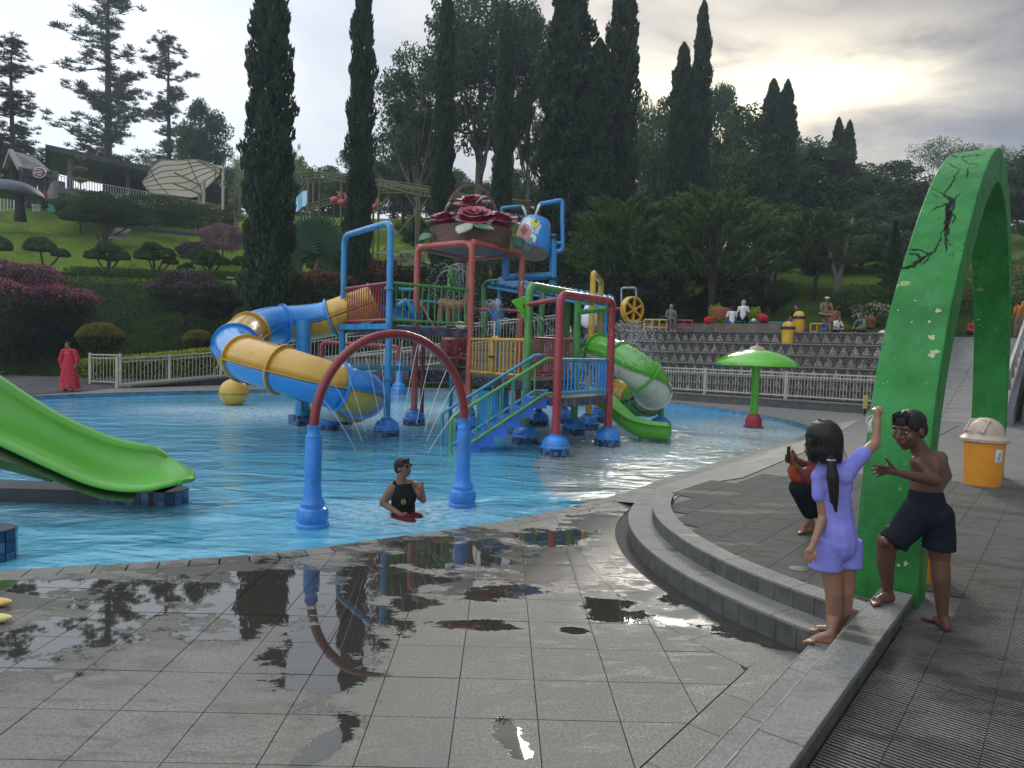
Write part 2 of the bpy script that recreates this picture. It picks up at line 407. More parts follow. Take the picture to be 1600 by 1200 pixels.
# ground cover on the hillside: bright mown lawn and a darker planted bank
mt, t = new_mat('hillside_turf'); m_turf = mt
vec = wpos(t); big = t.ramp(t.noise(vec, .12, 4, .6), .35, .65); fine = t.ramp(t.noise(vec, 3.5, 4, .7), .3, .7)
fine2 = t.ramp(t.noise(t.mapv(vec, (1, 1, 4)), 11, 3, .7), .3, .7)
lawn = t.mix(fine, t.mix(big, (.07, .13, .012), (.14, .225, .022)), t.mix(big, (.115, .19, .018), (.23, .34, .04)))
patch = t.ramp(t.noise(vec, .33, 5, .7), .48, .66, 0, .7); lawn = t.mix(patch, lawn, (.045, .075, .014)); lawn = t.mix(t.ramp(t.n('ShaderNodeSeparateXYZ', Vector=vec).outputs['X'], 4, 12, 0, .6), lawn, (.035, .06, .014))  # lawn darkens towards +X: tree shade put into the turf colour
bank = t.mix(fine2, (.014, .030, .009), (.045, .075, .016))
yy = t.n('ShaderNodeSeparateXYZ', Vector=vec).outputs['Z']
edge = t.math('ADD', yy, t.math('MULTIPLY', t.noise(vec, .5, 3), 1.0))
c = t.mix(t.ramp(edge, 5.3, 5.9), bank, lawn)
xx = t.n('ShaderNodeSeparateXYZ', Vector=vec).outputs['X']
c = t.mix(t.math('MULTIPLY', t.ramp(xx, 5, 12), t.ramp(yy, 2.9, 3.4)), c, lawn)
fin(t, c, .95, t.noise(vec, 9, 5, .7), .12, .9, Specular_IOR_Level=.1)

# stone paving with worn specks, damp stains and shallow standing water
def paving(name, dry=(.265, .258, .228), wetk=1.0, ell=(), ribbed=False, mirror=1.0, wetz=(), seedloc=(0, 0, 0)):
    mt, t = new_mat(name); p0 = wpos(t); vec = t.mapv(p0, loc=seedloc)
    tile = t.n('ShaderNodeObjectInfo').outputs['Random']
    grain = t.ramp(t.noise(vec, 190, 3, .8), .35, .65); blot = t.ramp(t.noise(vec, 2.3, 5, .65), .3, .7); pit = t.ramp(t.noise(vec, 62, 3, .7), .40, .54)
    c = t.mix(grain, tuple(x*.78 for x in dry), tuple(x*1.18 for x in dry))
    c = t.mix(t.math('MULTIPLY', t.math('SUBTRACT', 1, pit), .6), c, tuple(x*.32 for x in dry))
    c = t.mix(t.math('MULTIPLY', blot, .55), c, tuple(x*.6 for x in dry))
    c = t.mix(t.math('MULTIPLY', tile, .42), c, tuple(x*.62 for x in dry))
    lich = t.ramp(t.noise(t.mapv(p0, loc=(9, 4, 0)), 6, 6, .75), .60, .72); c = t.mix(t.math('MULTIPLY', lich, .35), c, (.30, .30, .26))
    # where water lies: low spots named below, ragged by noise
    warp = t.math('MULTIPLY', t.math('SUBTRACT', t.noise(t.mapv(p0, (.7, 1.25, 1)), 3.4, 7, .72), .5), 4.0)
    sp = t.n('ShaderNodeSeparateXYZ', Vector=p0); X, Y = sp.outputs[0], sp.outputs[1]; wet = None
    for (ex, ey, ea, eb, er) in ell:
        dx = t.math('SUBTRACT', X, ex); dy = t.math('SUBTRACT', Y, ey); ca, sa = cos(er), sin(er)
        u = t.math('DIVIDE', t.math('ADD', t.math('MULTIPLY', dx, ca), t.math('MULTIPLY', dy, sa)), ea)
        v = t.math('DIVIDE', t.math('SUBTRACT', t.math('MULTIPLY', dy, ca), t.math('MULTIPLY', dx, sa)), eb)
        q = t.math('SUBTRACT', 1.0, t.math('SQRT', t.math('ADD', t.math('MULTIPLY', u, u), t.math('MULTIPLY', v, v))))
        wet = q if wet is None else t.math('MAXIMUM', wet, q)
    if wet is None: wet = t.math('MULTIPLY', Y, 0.0); wet = t.math('SUBTRACT', wet, .62)
    wet = t.math('MAXIMUM', wet, -.75)
    lvl = t.math('ADD', wet, warp)
    pud = t.ramp(lvl, .02, .10, 0, mirror); damp = t.ramp(lvl, -.62, -.02)
    stre = t.ramp(t.noise(t.mapv(p0, (.8, 2.6, 1), (2, 7, 0)), 3.6, 6, .68), .545, .575)
    damp = t.math('MAXIMUM', damp, t.math('MULTIPLY', stre, .8*wetk))
    film = pud
    for (ex, ey, ea, eb, er) in wetz:
        dx = t.math('DIVIDE', t.math('SUBTRACT', X, ex), ea); dy = t.math('DIVIDE', t.math('SUBTRACT', Y, ey), eb)
        q = t.math('SUBTRACT', 1.0, t.math('SQRT', t.math('ADD', t.math('MULTIPLY', dx, dx), t.math('MULTIPLY', dy, dy))))
        damp = t.math('MAXIMUM', damp, t.ramp(t.math('ADD', q, t.math('ADD', t.math('MULTIPLY', warp, .55), t.math('MULTIPLY', tile, .25))), .18, .42, 0, 1.0)); film = t.math('MAXIMUM', film, t.ramp(t.math('ADD', q, t.math('ADD', t.math('MULTIPLY', warp, .8), t.math('MULTIPLY', tile, .3))), .30, .50))
    c = t.mix(t.math('MULTIPLY', damp, .55 if mirror > .5 else .8), c, (dry[0]*.27, dry[1]*.255, dry[2]*.21))
    c = t.mix(t.math('MULTIPLY', pud, .86), c, (.032, .031, .026))
    r = t.math('SUBTRACT', .72, t.math('MULTIPLY', damp, .40 if mirror > .5 else .10))
    r2 = t.math('MULTIPLY', t.math('SUBTRACT', 1, pud), r); r2 = t.math('ADD', t.math('MULTIPLY', r2, t.math('SUBTRACT', 1.0, t.math('MULTIPLY', film, .78))), .018); c = t.mix(t.math('MULTIPLY', film, .45), c, (.035, .032, .025))
    h = t.math('ADD', t.math('MULTIPLY', pit, .7), t.math('MULTIPLY', grain, .35)); h = t.math('MULTIPLY', h, t.math('SUBTRACT', 1, t.math('MULTIPLY', t.math('MAXIMUM', pud, t.math('MULTIPLY', film, .7)), 1.0)))
    h = t.math('ADD', h, t.math('MULTIPLY', t.noise(vec, 5, 2), t.math('MULTIPLY', pud, .10)))
    ior = t.math('ADD', 1.45, t.math('MULTIPLY', pud, .42))
    fin(t, c, r2, h, .0016, .9, IOR=ior)
    return mt
# ---------------------------------------------------------------- terrain
DD = V((.642, .767, 0)); NN = V((.767, -.642, 0))     # run of the kerb, the arch and the ramp; and across it
def so(s, o, z=0.0): return DD*s + NN*o + V((0, 0, z))
B0 = V((2.6, 30.2)); B1 = V((12.6, 22.6)); BT = (B1-B0).normalized(); BM = V((-BT.y, BT.x))
if BM.y < 0: BM = -BM
LP = ((-60, 29.0, 29.8, 30.3, 32, 36, 41, 44, 47, 54, 56, 64, 66, 76, 110, 200, 400), (-1.4, -1.4, -.6, -.03, .25, 2.0, 5.2, 5.5, 5.7, 9.1, 9.5, 12.9, 13.2, 16.2, 19, 24, 28))
RP = ((-60, 2.2, 3.1, 9, 13, 25, 40, 60, 120, 400), (-1.4, -1.4, 2.72, 3.0, 4.6, 8.6, 12.0, 14.5, 19, 27))
def hgt(x, y):
    x = np.asarray(x, float); y = np.asarray(y, float)
    l = np.interp(y + .12*np.clip(x+14, -40, 8)*0, *LP)
    t = (x-B0.x)*BM.x + (y-B0.y)*BM.y
    r = np.interp(t, *RP)
    uu = (x-B0.x)*BT.x + (y-B0.y)*BT.y
    r = np.where(uu > 12.85, np.interp(t, (-60, -6, -4, 11.3, 13.5, 25, 40, 60, 120, 400), (-1.4, -1.4, -.2, 2.62, 3.0, 8.6, 12, 14.5, 19, 27)), r)
    k = np.clip((x/np.maximum(y, 1) - .0)/.10, 0, 1); k = k*k*(3-2*k)
    big = np.clip((y-30)/20, 0, 1)*(np.sin(x*.11+1)*.5+np.sin(x*.05+y*.07)*.7)
    big = big + np.clip((y-46)/4, 0, 1)*(.38*np.sin(y*.95+x*.10+.6*np.sin(x*.21))+.16*np.sin(y*1.9-x*.23+2))
    return l*(1-k)+r*k + big
def gz(x, y): return float(hgt(x, y))
xs = np.concatenate([np.linspace(-260, -60, 26)[:-1], np.linspace(-60, 60, 161), np.linspace(60, 260, 26)[1:]])
ys = np.concatenate([np.linspace(-40, 20, 8)[:-1], np.linspace(20, 60, 101), np.linspace(60, 120, 41)[1:], np.linspace(120, 420, 26)[1:]])
X, Y = np.meshgrid(xs, ys); Z = hgt(X, Y) + np.where(Y > 31, rng.normal(0, .035, X.shape), 0)
nx, ny = len(xs), len(ys); idx = np.arange(nx*ny).reshape(ny, nx)
F = np.stack([idx[:-1, :-1], idx[:-1, 1:], idx[1:, 1:], idx[1:, :-1]], -1).reshape(-1, 4)
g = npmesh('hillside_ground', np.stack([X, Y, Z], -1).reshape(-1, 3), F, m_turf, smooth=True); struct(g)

# ---------------------------------------------------------------- pool
OUT = [(-3.8, 5.25), (-3.2, 5.40), (-2.76, 5.55), (-2.14, 5.77), (-1.56, 6.06), (-1.07, 6.38), (-.5, 6.76), (.14, 7.24), (.73, 7.79), (1.35, 8.48), (2.25, 9.66),
       (3.31, 11.05), (4.25, 12.3), (5.28, 13.6), (6.63, 15.3), (7.7, 17.0), (8.2, 18.6), (8.15, 20.9), (7.55, 23.3), (6.38, 25.7), (4.54, 27.6), (2.07, 29.0),
       (-1, 29.7), (-3.73, 29.5), (-7.38, 27.7), (-10.03, 25.3), (-12.31, 22.9), (-13.92, 20.4), (-14.9, 17), (-14.4, 13), (-12.4, 9), (-9.6, 6.4), (-6.6, 5.1), (-5, 5.0)]
OUTL = [V((p.x, p.y)) for p in spline([(x, y, 0) for x, y in OUT], 8, True)]
PC = V((-3.3, 17.3)); NP = len(OUTL)
def offset(P, r):
    out = []
    for i in range(len(P)):
        t_ = (P[(i+1) % len(P)]-P[i-1]).normalized(); out.append(P[i]+V((t_.y, -t_.x))*r)
    return out
def ring_mesh(name, A, za, Bp, zb, mat, close=True):
    n = len(A); b = MB(); b.add([(p[0], p[1], za) for p in A]+[(p[0], p[1], zb) for p in Bp], [(i, (i+1) % n, n+(i+1) % n, n+i) for i in range(n if close else n-1)])
    return b.build(name, mat)
OFF = offset(OUTL, .2)
if (OFF[0]-PC).length < (OUTL[0]-PC).length: OFF = offset(OUTL, -.2)
SGN = 1 if (offset(OUTL, .2)[0]-PC).length > (OUTL[0]-PC).length else -1
E_ = lambda x, y, z=0.0: at(x, y, z)
puds = []
def pe(px, py, a, b_, r=0.0, z=0): p = at(px, py, z); puds.append((p.x, p.y, a, b_, r))
pe(425, 930, .46, .75, 0); pe(530, 985, .34, 1.0, .1); pe(600, 905, .45, .45, .1); pe(270, 925, .8, .30); pe(130, 985, .40, .66, -.3); pe(700, 865, .7, .5, .5)
pe(860, 840, .5, .34, .7); pe(950, 950, .22, .26, .3); pe(1055, 935, .18, .14, 0); pe(1160, 990, .22, .09, -.3); pe(790, 925, .30, .16, .4); pe(745, 975, .28, .10, -.1); pe(640, 940, .2, .16, .2)
pe(80, 915, .6, .14, .2); pe(795, 1150, .07, .16, .3); pe(505, 1165, .07, .20, -.4); pe(900, 985, .12, .06); pe(1180, 1000, .35, .07, -.5)
wz = []
for x_, y_, a_, b_ in ((790, 870, 1.9, 1.0), (960, 830, .8, 1.4), (420, 900, 1.5, .6), (60, 925, .8, .35), (1180, 975, .7, .16)): q = at(x_, y_); wz.append((q.x, q.y, a_, b_, 0))
m_pave = paving('deck_stone', ell=puds, wetz=wz)
p2 = puds; puds = []
for q in ((1110, 770, .45, .12), (1180, 800, .6, .10), (1130, 850, .5, .05), (1230, 790, .5, .1)): pe(q[0], q[1], q[2], q[3], 0, .21)
pe(1345, 1000, .17, .05, -.6, .32); pe(1352, 985, .12, .035, -.5, .32); pe(1340, 965, .07, .03, 0, .32)
for q in ((1500, 970, .10, .05), (1440, 1045, .16, .05), (1490, 1175, .12, .06), (1360, 1150, .07, .03), (1590, 1090, .2, .04), (1530, 880, .3, .06), (1560, 800, .5, .09), (1480, 1000, .12, .07)): pe(q[0], q[1], q[2], q[3], -.5, .21)
m_step = paving('step_stone', dry=(.29, .288, .265), wetk=.25, ell=puds, mirror=.12)
m_rib = paving('ribbed_stone', dry=(.215, .21, .19), wetk=.9, ell=puds, mirror=.12)
m_riser = M('riser_tile', (.095, .095, .09), rough=.6, var=.3, scale=7, grime=.5, gcol=(.03, .03, .028), bump=.002, bscale=60)
m_grout_rib_shade = M('dark_grout_and_rib_shade', (.035, .034, .03), rough=.8, var=.3)
m_path = paving('pale_path_stone', dry=(.30, .295, .27), wetk=.45, ell=[])
m_asph = M('dark_path', (.05, .05, .052), rough=.85, var=.25, scale=3, bump=.004)

far_ring = []
for i in range(NP):
    d = (OUTL[i]-PC).normalized(); far_ring.append(PC + d*60)
clipfar = []
for p in far_ring:                                         # the plaza ends at the foot of the hillside
    d = (p-PC).normalized(); k = 60
    if d.y > 0: k = min(k, (30.35-PC.y)/d.y)
    q = PC + d*k; tt = (q-B0).dot(BM)
    if q.x > 0 and tt > .35: k2 = (B0-PC).dot(BM)/max(d.dot(BM), 1e-3)+.35/max(d.dot(BM), 1e-3); q = PC+d*min(k, k2)
    clipfar.append(q)
struct(ring_mesh('pool_deck', OFF, -.012, clipfar, -.012, m_path))
m_poolt, t = new_mat('blue_mosaic'); vec = wpos(t)
n_ = t.ramp(t.noise(vec, 2.2, 3), .3, .7); vor = t.n('ShaderNodeTexVoronoi', Scale=28); t.link(vec, vor.inputs['Vector'])
fin(t, t.mix(t.math('MULTIPLY', vor.outputs['Distance'], .5), t.mix(n_, (.045, .44, .72), (.07, .54, .82)), (.03, .30, .6)), .5)
m_poolb, t = new_mat('sandy_pool_floor'); vec = wpos(t)
fin(t, t.mix(t.ramp(t.noise(vec, 1.5, 4), .3, .7), (.34, .38, .33), (.46, .48, .40)), .6)
m_poolw, t = new_mat('pool_rim_mosaic'); vec = wpos(t)
vor = t.n('ShaderNodeTexVoronoi', Scale=9); t.link(vec, vor.inputs['Vector'])
fin(t, t.mix(vor.outputs['Color'], (.03, .17, .38), (.10, .33, .55)), .35)
struct(ring_mesh('pool_wall', OUTL, -.012, OUTL, -.62, m_poolw))
b = MB(); n = NP; b.add([(p.x, p.y, -.60) for p in OUTL]+[(PC.x, PC.y, -.60)], [(i, (i+1) % n, n) for i in range(n)])
struct(b.build('pool_floor', m_poolt))
blueb = [at(x, y, -.45) for x, y in ((858, 806), (840, 775), (836, 748), (862, 722), (905, 706), (960, 692), (1040, 683), (1110, 672), (1148, 662), (1140, 652), (1095, 645), (1040, 640), (970, 636), (880, 634), (760, 634), (650, 635), (540, 634), (430, 632), (330, 630), (240, 627), (150, 624))]
blueb = resample(spline([(p.x, p.y, 0) for p in blueb], 5), 90)
i0 = min(range(NP), key=lambda i: (OUTL[i]-V((blueb[0].x, blueb[0].y))).length); i1 = min(range(NP), key=lambda i: (OUTL[i]-V((-14.0, 20.2))).length)
seq = [OUTL[i % NP] for i in range(i0-2, (i1 if i1 > i0 else i1+NP)+1)]; seq = resample([(p.x, p.y, 0) for p in seq], 90)
b = MB(); b.add([(p.x, p.y, -.42) for p in blueb]+[(p.x, p.y, -.42) for p in seq]+[(p.x, p.y, -.598) for p in blueb],
                [(i, i+1, 91+i, 90+i) for i in range(89)]+[(i, i+1, 181+i, 180+i) for i in range(89)])
struct(b.build('shallow_pool_floor', m_poolb))
WZ = -.13
def water_mat(name, body, bk, tint):
  mt, t = new_mat(name); vec = wpos(t)
  h1 = t.noise(t.mapv(vec, (.6, 1.15, 1), rot=(0, 0, .25)), 1.3, 2, .5, .8); h2 = t.noise(t.mapv(vec, (1, 1.7, 1), rot=(0, 0, -.2)), 5.2, 4, .6, .5); h3 = t.noise(vec, 19, 2, .5)
  h = t.math('ADD', t.math('MULTIPLY', h1, .75), t.math('ADD', t.math('MULTIPLY', h2, .16), t.math('MULTIPLY', h3, .018)))
  bp = t.n('ShaderNodeBump', Strength=1.0, Distance=.13, Height=h)
  fr = t.n('ShaderNodeFresnel', IOR=1.5); t.link(bp.outputs[0], fr.inputs['Normal'])
  gl = t.n('ShaderNodeBsdfGlossy', Roughness=.03, Color=(1, 1, 1, 1)); t.link(bp.outputs[0], gl.inputs['Normal'])
  tr0 = t.n('ShaderNodeBsdfTransparent', Color=tint); bdy = t.n('ShaderNodeBsdfDiffuse', Color=body); tr = t.n('ShaderNodeMixShader', i0=bk, i1=tr0.outputs[0], i2=bdy.outputs[0])
  ms = t.n('ShaderNodeMixShader', i1=tr.outputs[0], i2=gl.outputs[0]); t.link(fr.outputs[0], ms.inputs[0])
  # churned, aerated water under the jets
  foam_at = [(at(x, y, WZ), r) for x, y, r in ((1177, 671, 2.2), (640, 800, .8), (860, 670, 2.0), (600, 655, 2.2), (900, 650, 2.2), (420, 645, 2.6), (700, 640, 2.6), (800, 640, 2.0), (980, 700, 1.3), (1000, 712, 1.0), (500, 640, 1.6), (1130, 690, 1.1), (300, 640, 1.6))]
  fo = None
  for p, r_ in foam_at:
      dv = t.n('ShaderNodeVectorMath', _operation='DISTANCE'); t.link(vec, dv.inputs[0]); dv.inputs[1].default_value = p
      q = t.ramp(dv.outputs['Value'], r_*.1, r_*1.5, 1, 0); fo = q if fo is None else t.math('MAXIMUM', fo, q)
  fn = t.ramp(t.noise(t.mapv(vec, (1, 2.2, 1)), 7.5, 6, .8), .43, .57)
  df = t.n('ShaderNodeBsdfDiffuse', Color=(.70, .82, .86, 1))
  ms2 = t.n('ShaderNodeMixShader', i1=ms.outputs[0], i2=df.outputs[0]); t.link(t.math('MULTIPLY', t.math('MULTIPLY', fo, fn), .72), ms2.inputs[0])
  t.link(ms2.outputs[0], t.n('ShaderNodeOutputMaterial').inputs[0])
  return mt
m_water = water_mat('pool_water', (.17, .64, .88, 1), .58, (.72, .93, .97, 1)); m_water2 = water_mat('shallow_water', (.58, .68, .62, 1), .48, (.85, .95, .93, 1))
from mathutils.geometry import tessellate_polygon
rest_ = [OUTL[i % NP] for i in range((i1 if i1 > i0 else i1+NP), i0-2+NP+1)]
deep = [V((p.x, p.y, WZ)) for p in blueb]+[V((p.x, p.y, WZ)) for p in rest_]
def tess(P):
    b = MB(); b.add(P, [tuple(f) for f in tessellate_polygon([P])]); return b
def face_up(o):
    for p in o.data.polygons:
        if p.normal.z < 0: p.flip()
    o.data.update(); return o
struct(face_up(tess(deep).build('pool_water', m_water)))
b = MB(); b.add([(p.x, p.y, WZ) for p in blueb]+[(p.x, p.y, WZ) for p in seq], [(i, i+1, 91+i, 90+i) for i in range(89)])
struct(face_up(b.build('shallow_water', m_water2)))

# coping stones round the rim
arc = resample([(p.x, p.y, 0) for p in OUTL]+[(OUTL[0].x, OUTL[0].y, 0)], 330)
arc_o = []
for i in range(330):
    t_ = (arc[(i+1) % 329]-arc[i-1 if i else 328]).normalized(); arc_o.append(arc[i]+V((t_.y, -t_.x, 0))*.2*SGN)
cop = thing('pool_coping', 'ring of narrow grey coping stones edging the blue pool', 'pool edging', (0, 0, 0))
rest = MB(); nc = 0
for i in range(329):
    a, b_, c_, d_ = arc[i], arc[i+1], arc_o[i+1], arc_o[i]
    mid = (a+c_)/2; k = .006/ (b_-a).length
    P = [a.lerp(b_, k), b_.lerp(a, k), c_.lerp(d_, k), d_.lerp(c_, k)]
    zt = rng.uniform(-.001, .002)
    if -5.2 < mid.x < 9 and mid.y < 18: MB().prism([(p.x, p.y) for p in P], -.05, zt).build('coping_stone', m_pave, cop)
    else: rest.prism([(p.x, p.y) for p in P], -.05, zt)
tag(rest.build('coping_stone_row', m_path, cop), None, None, kind='stuff')

# ---------------------------------------------------------------- deck tiles
RC = V((4.85, 6.2)); R1, R2, R3 = 3.60, 3.37, 3.19
def clip(poly, n_, c_):                                    # keep n.p <= c
    out = []
    for i in range(len(poly)):
        a, b_ = poly[i], poly[(i+1) % len(poly)]; da, db = n_.dot(a)-c_, n_.dot(b_)-c_
        if da <= 0: out.append(a)
        if (da < 0 < db) or (db < 0 < da): out.append(a+(b_-a)*(da/(da-db)))
    return out
N2 = V((NN.x, NN.y))
def visible(p, z=0, mg=60):
    v = np.array([p[0], p[1], z-EYE]); w_ = v @ _F
    if w_ < .3: return False
    x = 800+FPX*(v @ _R)/w_; y = 600-FPX*(v @ _U)/w_
    return -mg < x < 1600+mg and -mg < y < 1200+mg
tiles = []
G = .405
for i in range(-22, 14):
    for j in range(-6, 26):
        x0 = .22+G*i + (.0 if True else 0); y0 = 3.28+.405*j
        if j >= 3 and i < 2: x0 += 0
        poly = [V((x0, y0)), V((x0+G, y0)), V((x0+G, y0+.405)), V((x0, y0+.405))]; c0 = V((x0+G/2, y0+.2))
        if not visible(c0, 0, 330): continue
        g = .0028
        poly = [c0+(p-c0)*(1-g*2/G) for p in poly]
        k = min(range(NP), key=lambda q: (OFF[q]-c0).length_squared); nrm = (OFF[k]-OUTL[k]).normalized()
        if nrm.dot(c0-OFF[k]) < -.35 and (c0-PC).length < 13: continue
        if (c0-OFF[k]).length < .5: poly = clip(poly, -nrm, -nrm.dot(OFF[k])-.004)
        dc = c0-RC
        if dc.length < 3.3: continue
        if dc.length < 4.6: u = dc.normalized(); poly = clip(poly, -u, -(u.dot(RC)+4.10))
        if len(poly) > 2: poly = clip(poly, N2, -1.374)
        if len(poly) < 3: continue
        ar = abs(sum(poly[q].x*poly[(q+1) % len(poly)].y-poly[(q+1) % len(poly)].x*poly[q].y for q in range(len(poly))))/2
        if ar < .002: continue
        tiles.append((c0.length, poly))
tiles.sort(key=lambda q: q[0])
td = thing('deck_paving', 'wet grey square stone tiles with puddles between pool rim and curved steps', 'paving', (0, 0, 0)); td['kind'] = 'structure'
rest = MB()
for q, (dist, poly) in enumerate(tiles):
    tgt = MB() if q < 290 else rest; dz = rng.uniform(-.0012, .0012)
    tgt.prism([(p.x, p.y) for p in poly], -.03, dz)
    if q < 290: tgt.build('tile', m_pave, td)
if rest.v: tag(rest.build('far_tiles', m_pave, td), None, None, kind='stuff')
b = MB(); b.prism([(-9, .5), (3.2, .5), (3.2, 12), (-9, 12)], -.2, -.16)
def strip_under():                                         # mortar bed under the tiles
    pts = [V((p.x, p.y)) for p in OFF if p.y < 14 and p.x > -9 and p.x < 6.5]
    pts.sort(key=lambda p: p.x); bb = MB(); n_ = len(pts)
    bb.add([(p.x, p.y-.005, -.009) for p in pts]+[(p.x, -1.0 if p.x < 3 else p.y-1.2, -.009) for p in pts], [(i, i+1, n_+i+1, n_+i) for i in range(n_-1)])
    return bb.build('mortar_bed', m_grout_rib_shade)
struct(strip_under())

def seg_prism(b, c, r0, r1, a0, a1, z0, z1, n=3):
    P = [(c.x+r1*cos(a0+(a1-a0)*k/n), c.y+r1*sin(a0+(a1-a0)*k/n)) for k in range(n+1)]
    P += [(c.x+r0*cos(a1-(a1-a0)*k/n), c.y+r0*sin(a1-(a1-a0)*k/n)) for k in range(n+1)]
    return b.prism(P, z0, z1)
cs = thing('curved_steps', 'two broad curved grey stone steps sweeping up from the wet deck', 'steps', (0, 0, 0))
A0, A1 = radians(221.3), radians(157)
def ringstones(name, r0, r1, z0, z1, a0, a1, L, mat, gap=.004):
    n_ = int(abs(a1-a0)*r1/L)
    for k in range(n_):
        u0 = a0+(a1-a0)*k/n_; u1 = a0+(a1-a0)*(k+1)/n_; gg = gap/2/r1*(1 if u1 > u0 else -1)
        b = MB(); seg_prism(b, RC, r0, r1, u0+gg, u1-gg, z0, z1+rng.uniform(-.0008, .0008)); b.build(name, mat, cs, recalc=True)
ringstones('border_stone', R1+.13, 4.098, -.03, .0015, A0+radians(5), radians(148), .42, m_pave)
ringstones('riser_tile', R1-.03, R1, -.08, .128, A0, radians(140), .15, m_riser)
ringstones('tread_stone', R2-.06, R1+.006, .130, .148, A0, radians(140), .62, m_step)
ringstones('riser_tile', R2-.03, R2, .148, .260, A0, A1, .15, m_riser)
ringstones('tread_stone', R3, R2+.006, .262, .278, A0, A1, .62, m_step)
b = MB(); seg_prism(b, RC, R3, R1-.03, radians(141), A0, -.1, .128, 40); seg_prism(b, RC, R3+.01, R2-.03, A1, A0, -.1, .260, 40); b.build('step_core', m_grout_rib_shade, cs, recalc=True)
# gutter at the foot of the steps
b = MB(); seg_prism(b, RC, R1+.0, R1+.125, radians(150), A0+radians(4), -.06, -.006, 40); struct(b.build('gutter', m_grout_rib_shade, recalc=True))

# straight kerb, its lower step and the flush border
kb = thing('stone_kerb', 'straight grey stone kerb running up to the foot of the cracked green arch', 'kerb', tuple(so(1, -.8)))
def sostone(name, s0, s1, o0, o1, z0, z1, mat, par, gap=.002):
    P = [so(s0+gap, o0), so(s1-gap, o0), so(s1-gap, o1), so(s0+gap, o1)]
    b = MB(); b.prism([(p.x, p.y) for p in P], z0, z1); ob = b.build(name, mat, par, recalc=True)
    if name != 'kerb_core':
        md = ob.modifiers.new('b', 'BEVEL'); md.width = .004; md.segments = 2
    return ob
def off_s(k): return k
for k, (s0, s1) in enumerate(((.4, 1.0), (1.0, 1.55), (1.55, 2.1), (2.1, 2.72), (2.72, 3.44), (3.44, 4.1), (4.1, 4.98))): sostone('kerb_stone', s0, s1, -.905, -.722, .285, .32+rng.uniform(-.001, .001), m_step, kb)
sostone('kerb_core', .4, 5.4, -.9, -.728, -.05, .285, m_riser, kb)
for k, (s0, s1) in enumerate(((.4, 1.1), (1.1, 1.75), (1.75, 2.35), (2.35, 3.1), (3.1, 3.75), (3.75, 4.25))): sostone('step_stone', s0, s1, -1.10, -.907, -.02, .152+rng.uniform(-.001, .001), m_step, kb)
for k in range(9): sostone('border_tile', .6+.42*k, 1.02+.42*k, -1.366, -1.106, -.03, .0015, m_pave, kb)

m_edge_highlight = M('edge_highlight', (.30, .29, .26), rough=.8, var=.25, scale=14)  # pale strips on kerb and step edges: a lit-edge highlight put in as colour
for z_, o_, s1_ in ((.321, -.905, 4.95), (.153, -1.10, 4.2)):
    b = MB(); n_ = 30
    for k in range(n_):
        a_, c_ = so(.4+(s1_-.4)*k/n_, o_+.002, z_), so(.4+(s1_-.4)*(k+.97)/n_, o_+.002, z_); w_ = random.uniform(.0025, .006); b.beam(a_+NN*w_/2, c_+NN*w_/2, w_, .0035)
    b.build('highlight_strip', m_edge_highlight, kb)
# ribbed platform
PZ = .21
pf = [RC + V((cos(a), sin(a)))*(R3+.02) for a in np.linspace(radians(222), radians(122), 40)]
pl = [at(1262, 704, PZ), at(1345, 655, PZ)]
edge = [so(-3, -.72), so(4.3, -.72)]; edge = [V((p.x, p.y)) for p in edge]
poly = [V((30, -4))] + [V((edge[0].x, edge[0].y)), edge[1]] + pf + [V((p.x, p.y)) for p in pl] + [V((12.3, 22.8)), V((34, 22.8))]
inn = resample([(RC.x+cos(a)*(R3+.0), RC.y+sin(a)*R3, 0) for a in np.linspace(radians(163), radians(122), 16)]+[(pl[0].x, pl[0].y, 0), (pl[1].x, pl[1].y, 0)], 60)
j0 = min(range(NP), key=lambda i: (OFF[i]-V((1.35, 8.35))).length); j1 = min(range(NP), key=lambda i: (OFF[i]-V((8.3, 18.0))).length)
outr = resample([(OFF[i % NP].x, OFF[i % NP].y, 0) for i in range(j0, (j1 if j1 > j0 else j1+NP)+1)], 60)
rp_ = MB(); rp_.grid([[V((a.x, a.y, .003)), V((a.x, a.y, .003)).lerp(V((c.x, c.y, PZ+.004)), .5), V((c.x, c.y, PZ+.004))] for a, c in zip(outr, inn)])
struct(rp_.build('rim_path', m_path, smooth=True))
b = MB(); b.prism([(p.x, p.y) for p in poly][::-1], -.1, PZ-.006)
m_ribfar = paving('far_ribbed_stone', dry=(.205, .20, .185), wetk=1.0, ell=puds, mirror=.12)
struct(b.build('platform_floor', m_ribfar, recalc=True))
b = MB(); Wd, RP_ = .296, .296/12
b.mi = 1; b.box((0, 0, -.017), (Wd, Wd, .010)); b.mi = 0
for k in range(12):
    y0 = -Wd/2+RP_*(k+.5); w0, w1 = RP_*.31, RP_*.26; z0, z1 = -.0125, 0.0
    b.add([(-Wd/2, y0-w0, z0), (Wd/2, y0-w0, z0), (Wd/2, y0-w1, z1), (-Wd/2, y0-w1, z1), (-Wd/2, y0+w1, z1), (Wd/2, y0+w1, z1), (Wd/2, y0+w0, z0), (-Wd/2, y0+w0, z0)],
          [(3, 2, 5, 4)])
    b.mi = 1; b.add(b.v[-8:], [(0, 1, 2, 3), (4, 5, 6, 7)]); b.mi = 0  # rib walls take the dark material: groove dirt plus groove shade as colour
rf = thing('ribbed_paving', 'anti-slip ribbed grey paving panels beside the kerb and under the boy', 'paving', (0, 0, PZ)); rf['kind'] = 'structure'
rib0 = b.build('ribbed_panel', [m_rib, m_grout_rib_shade], None); rm = rib0.data; bpy.data.objects.remove(rib0)
cand = []
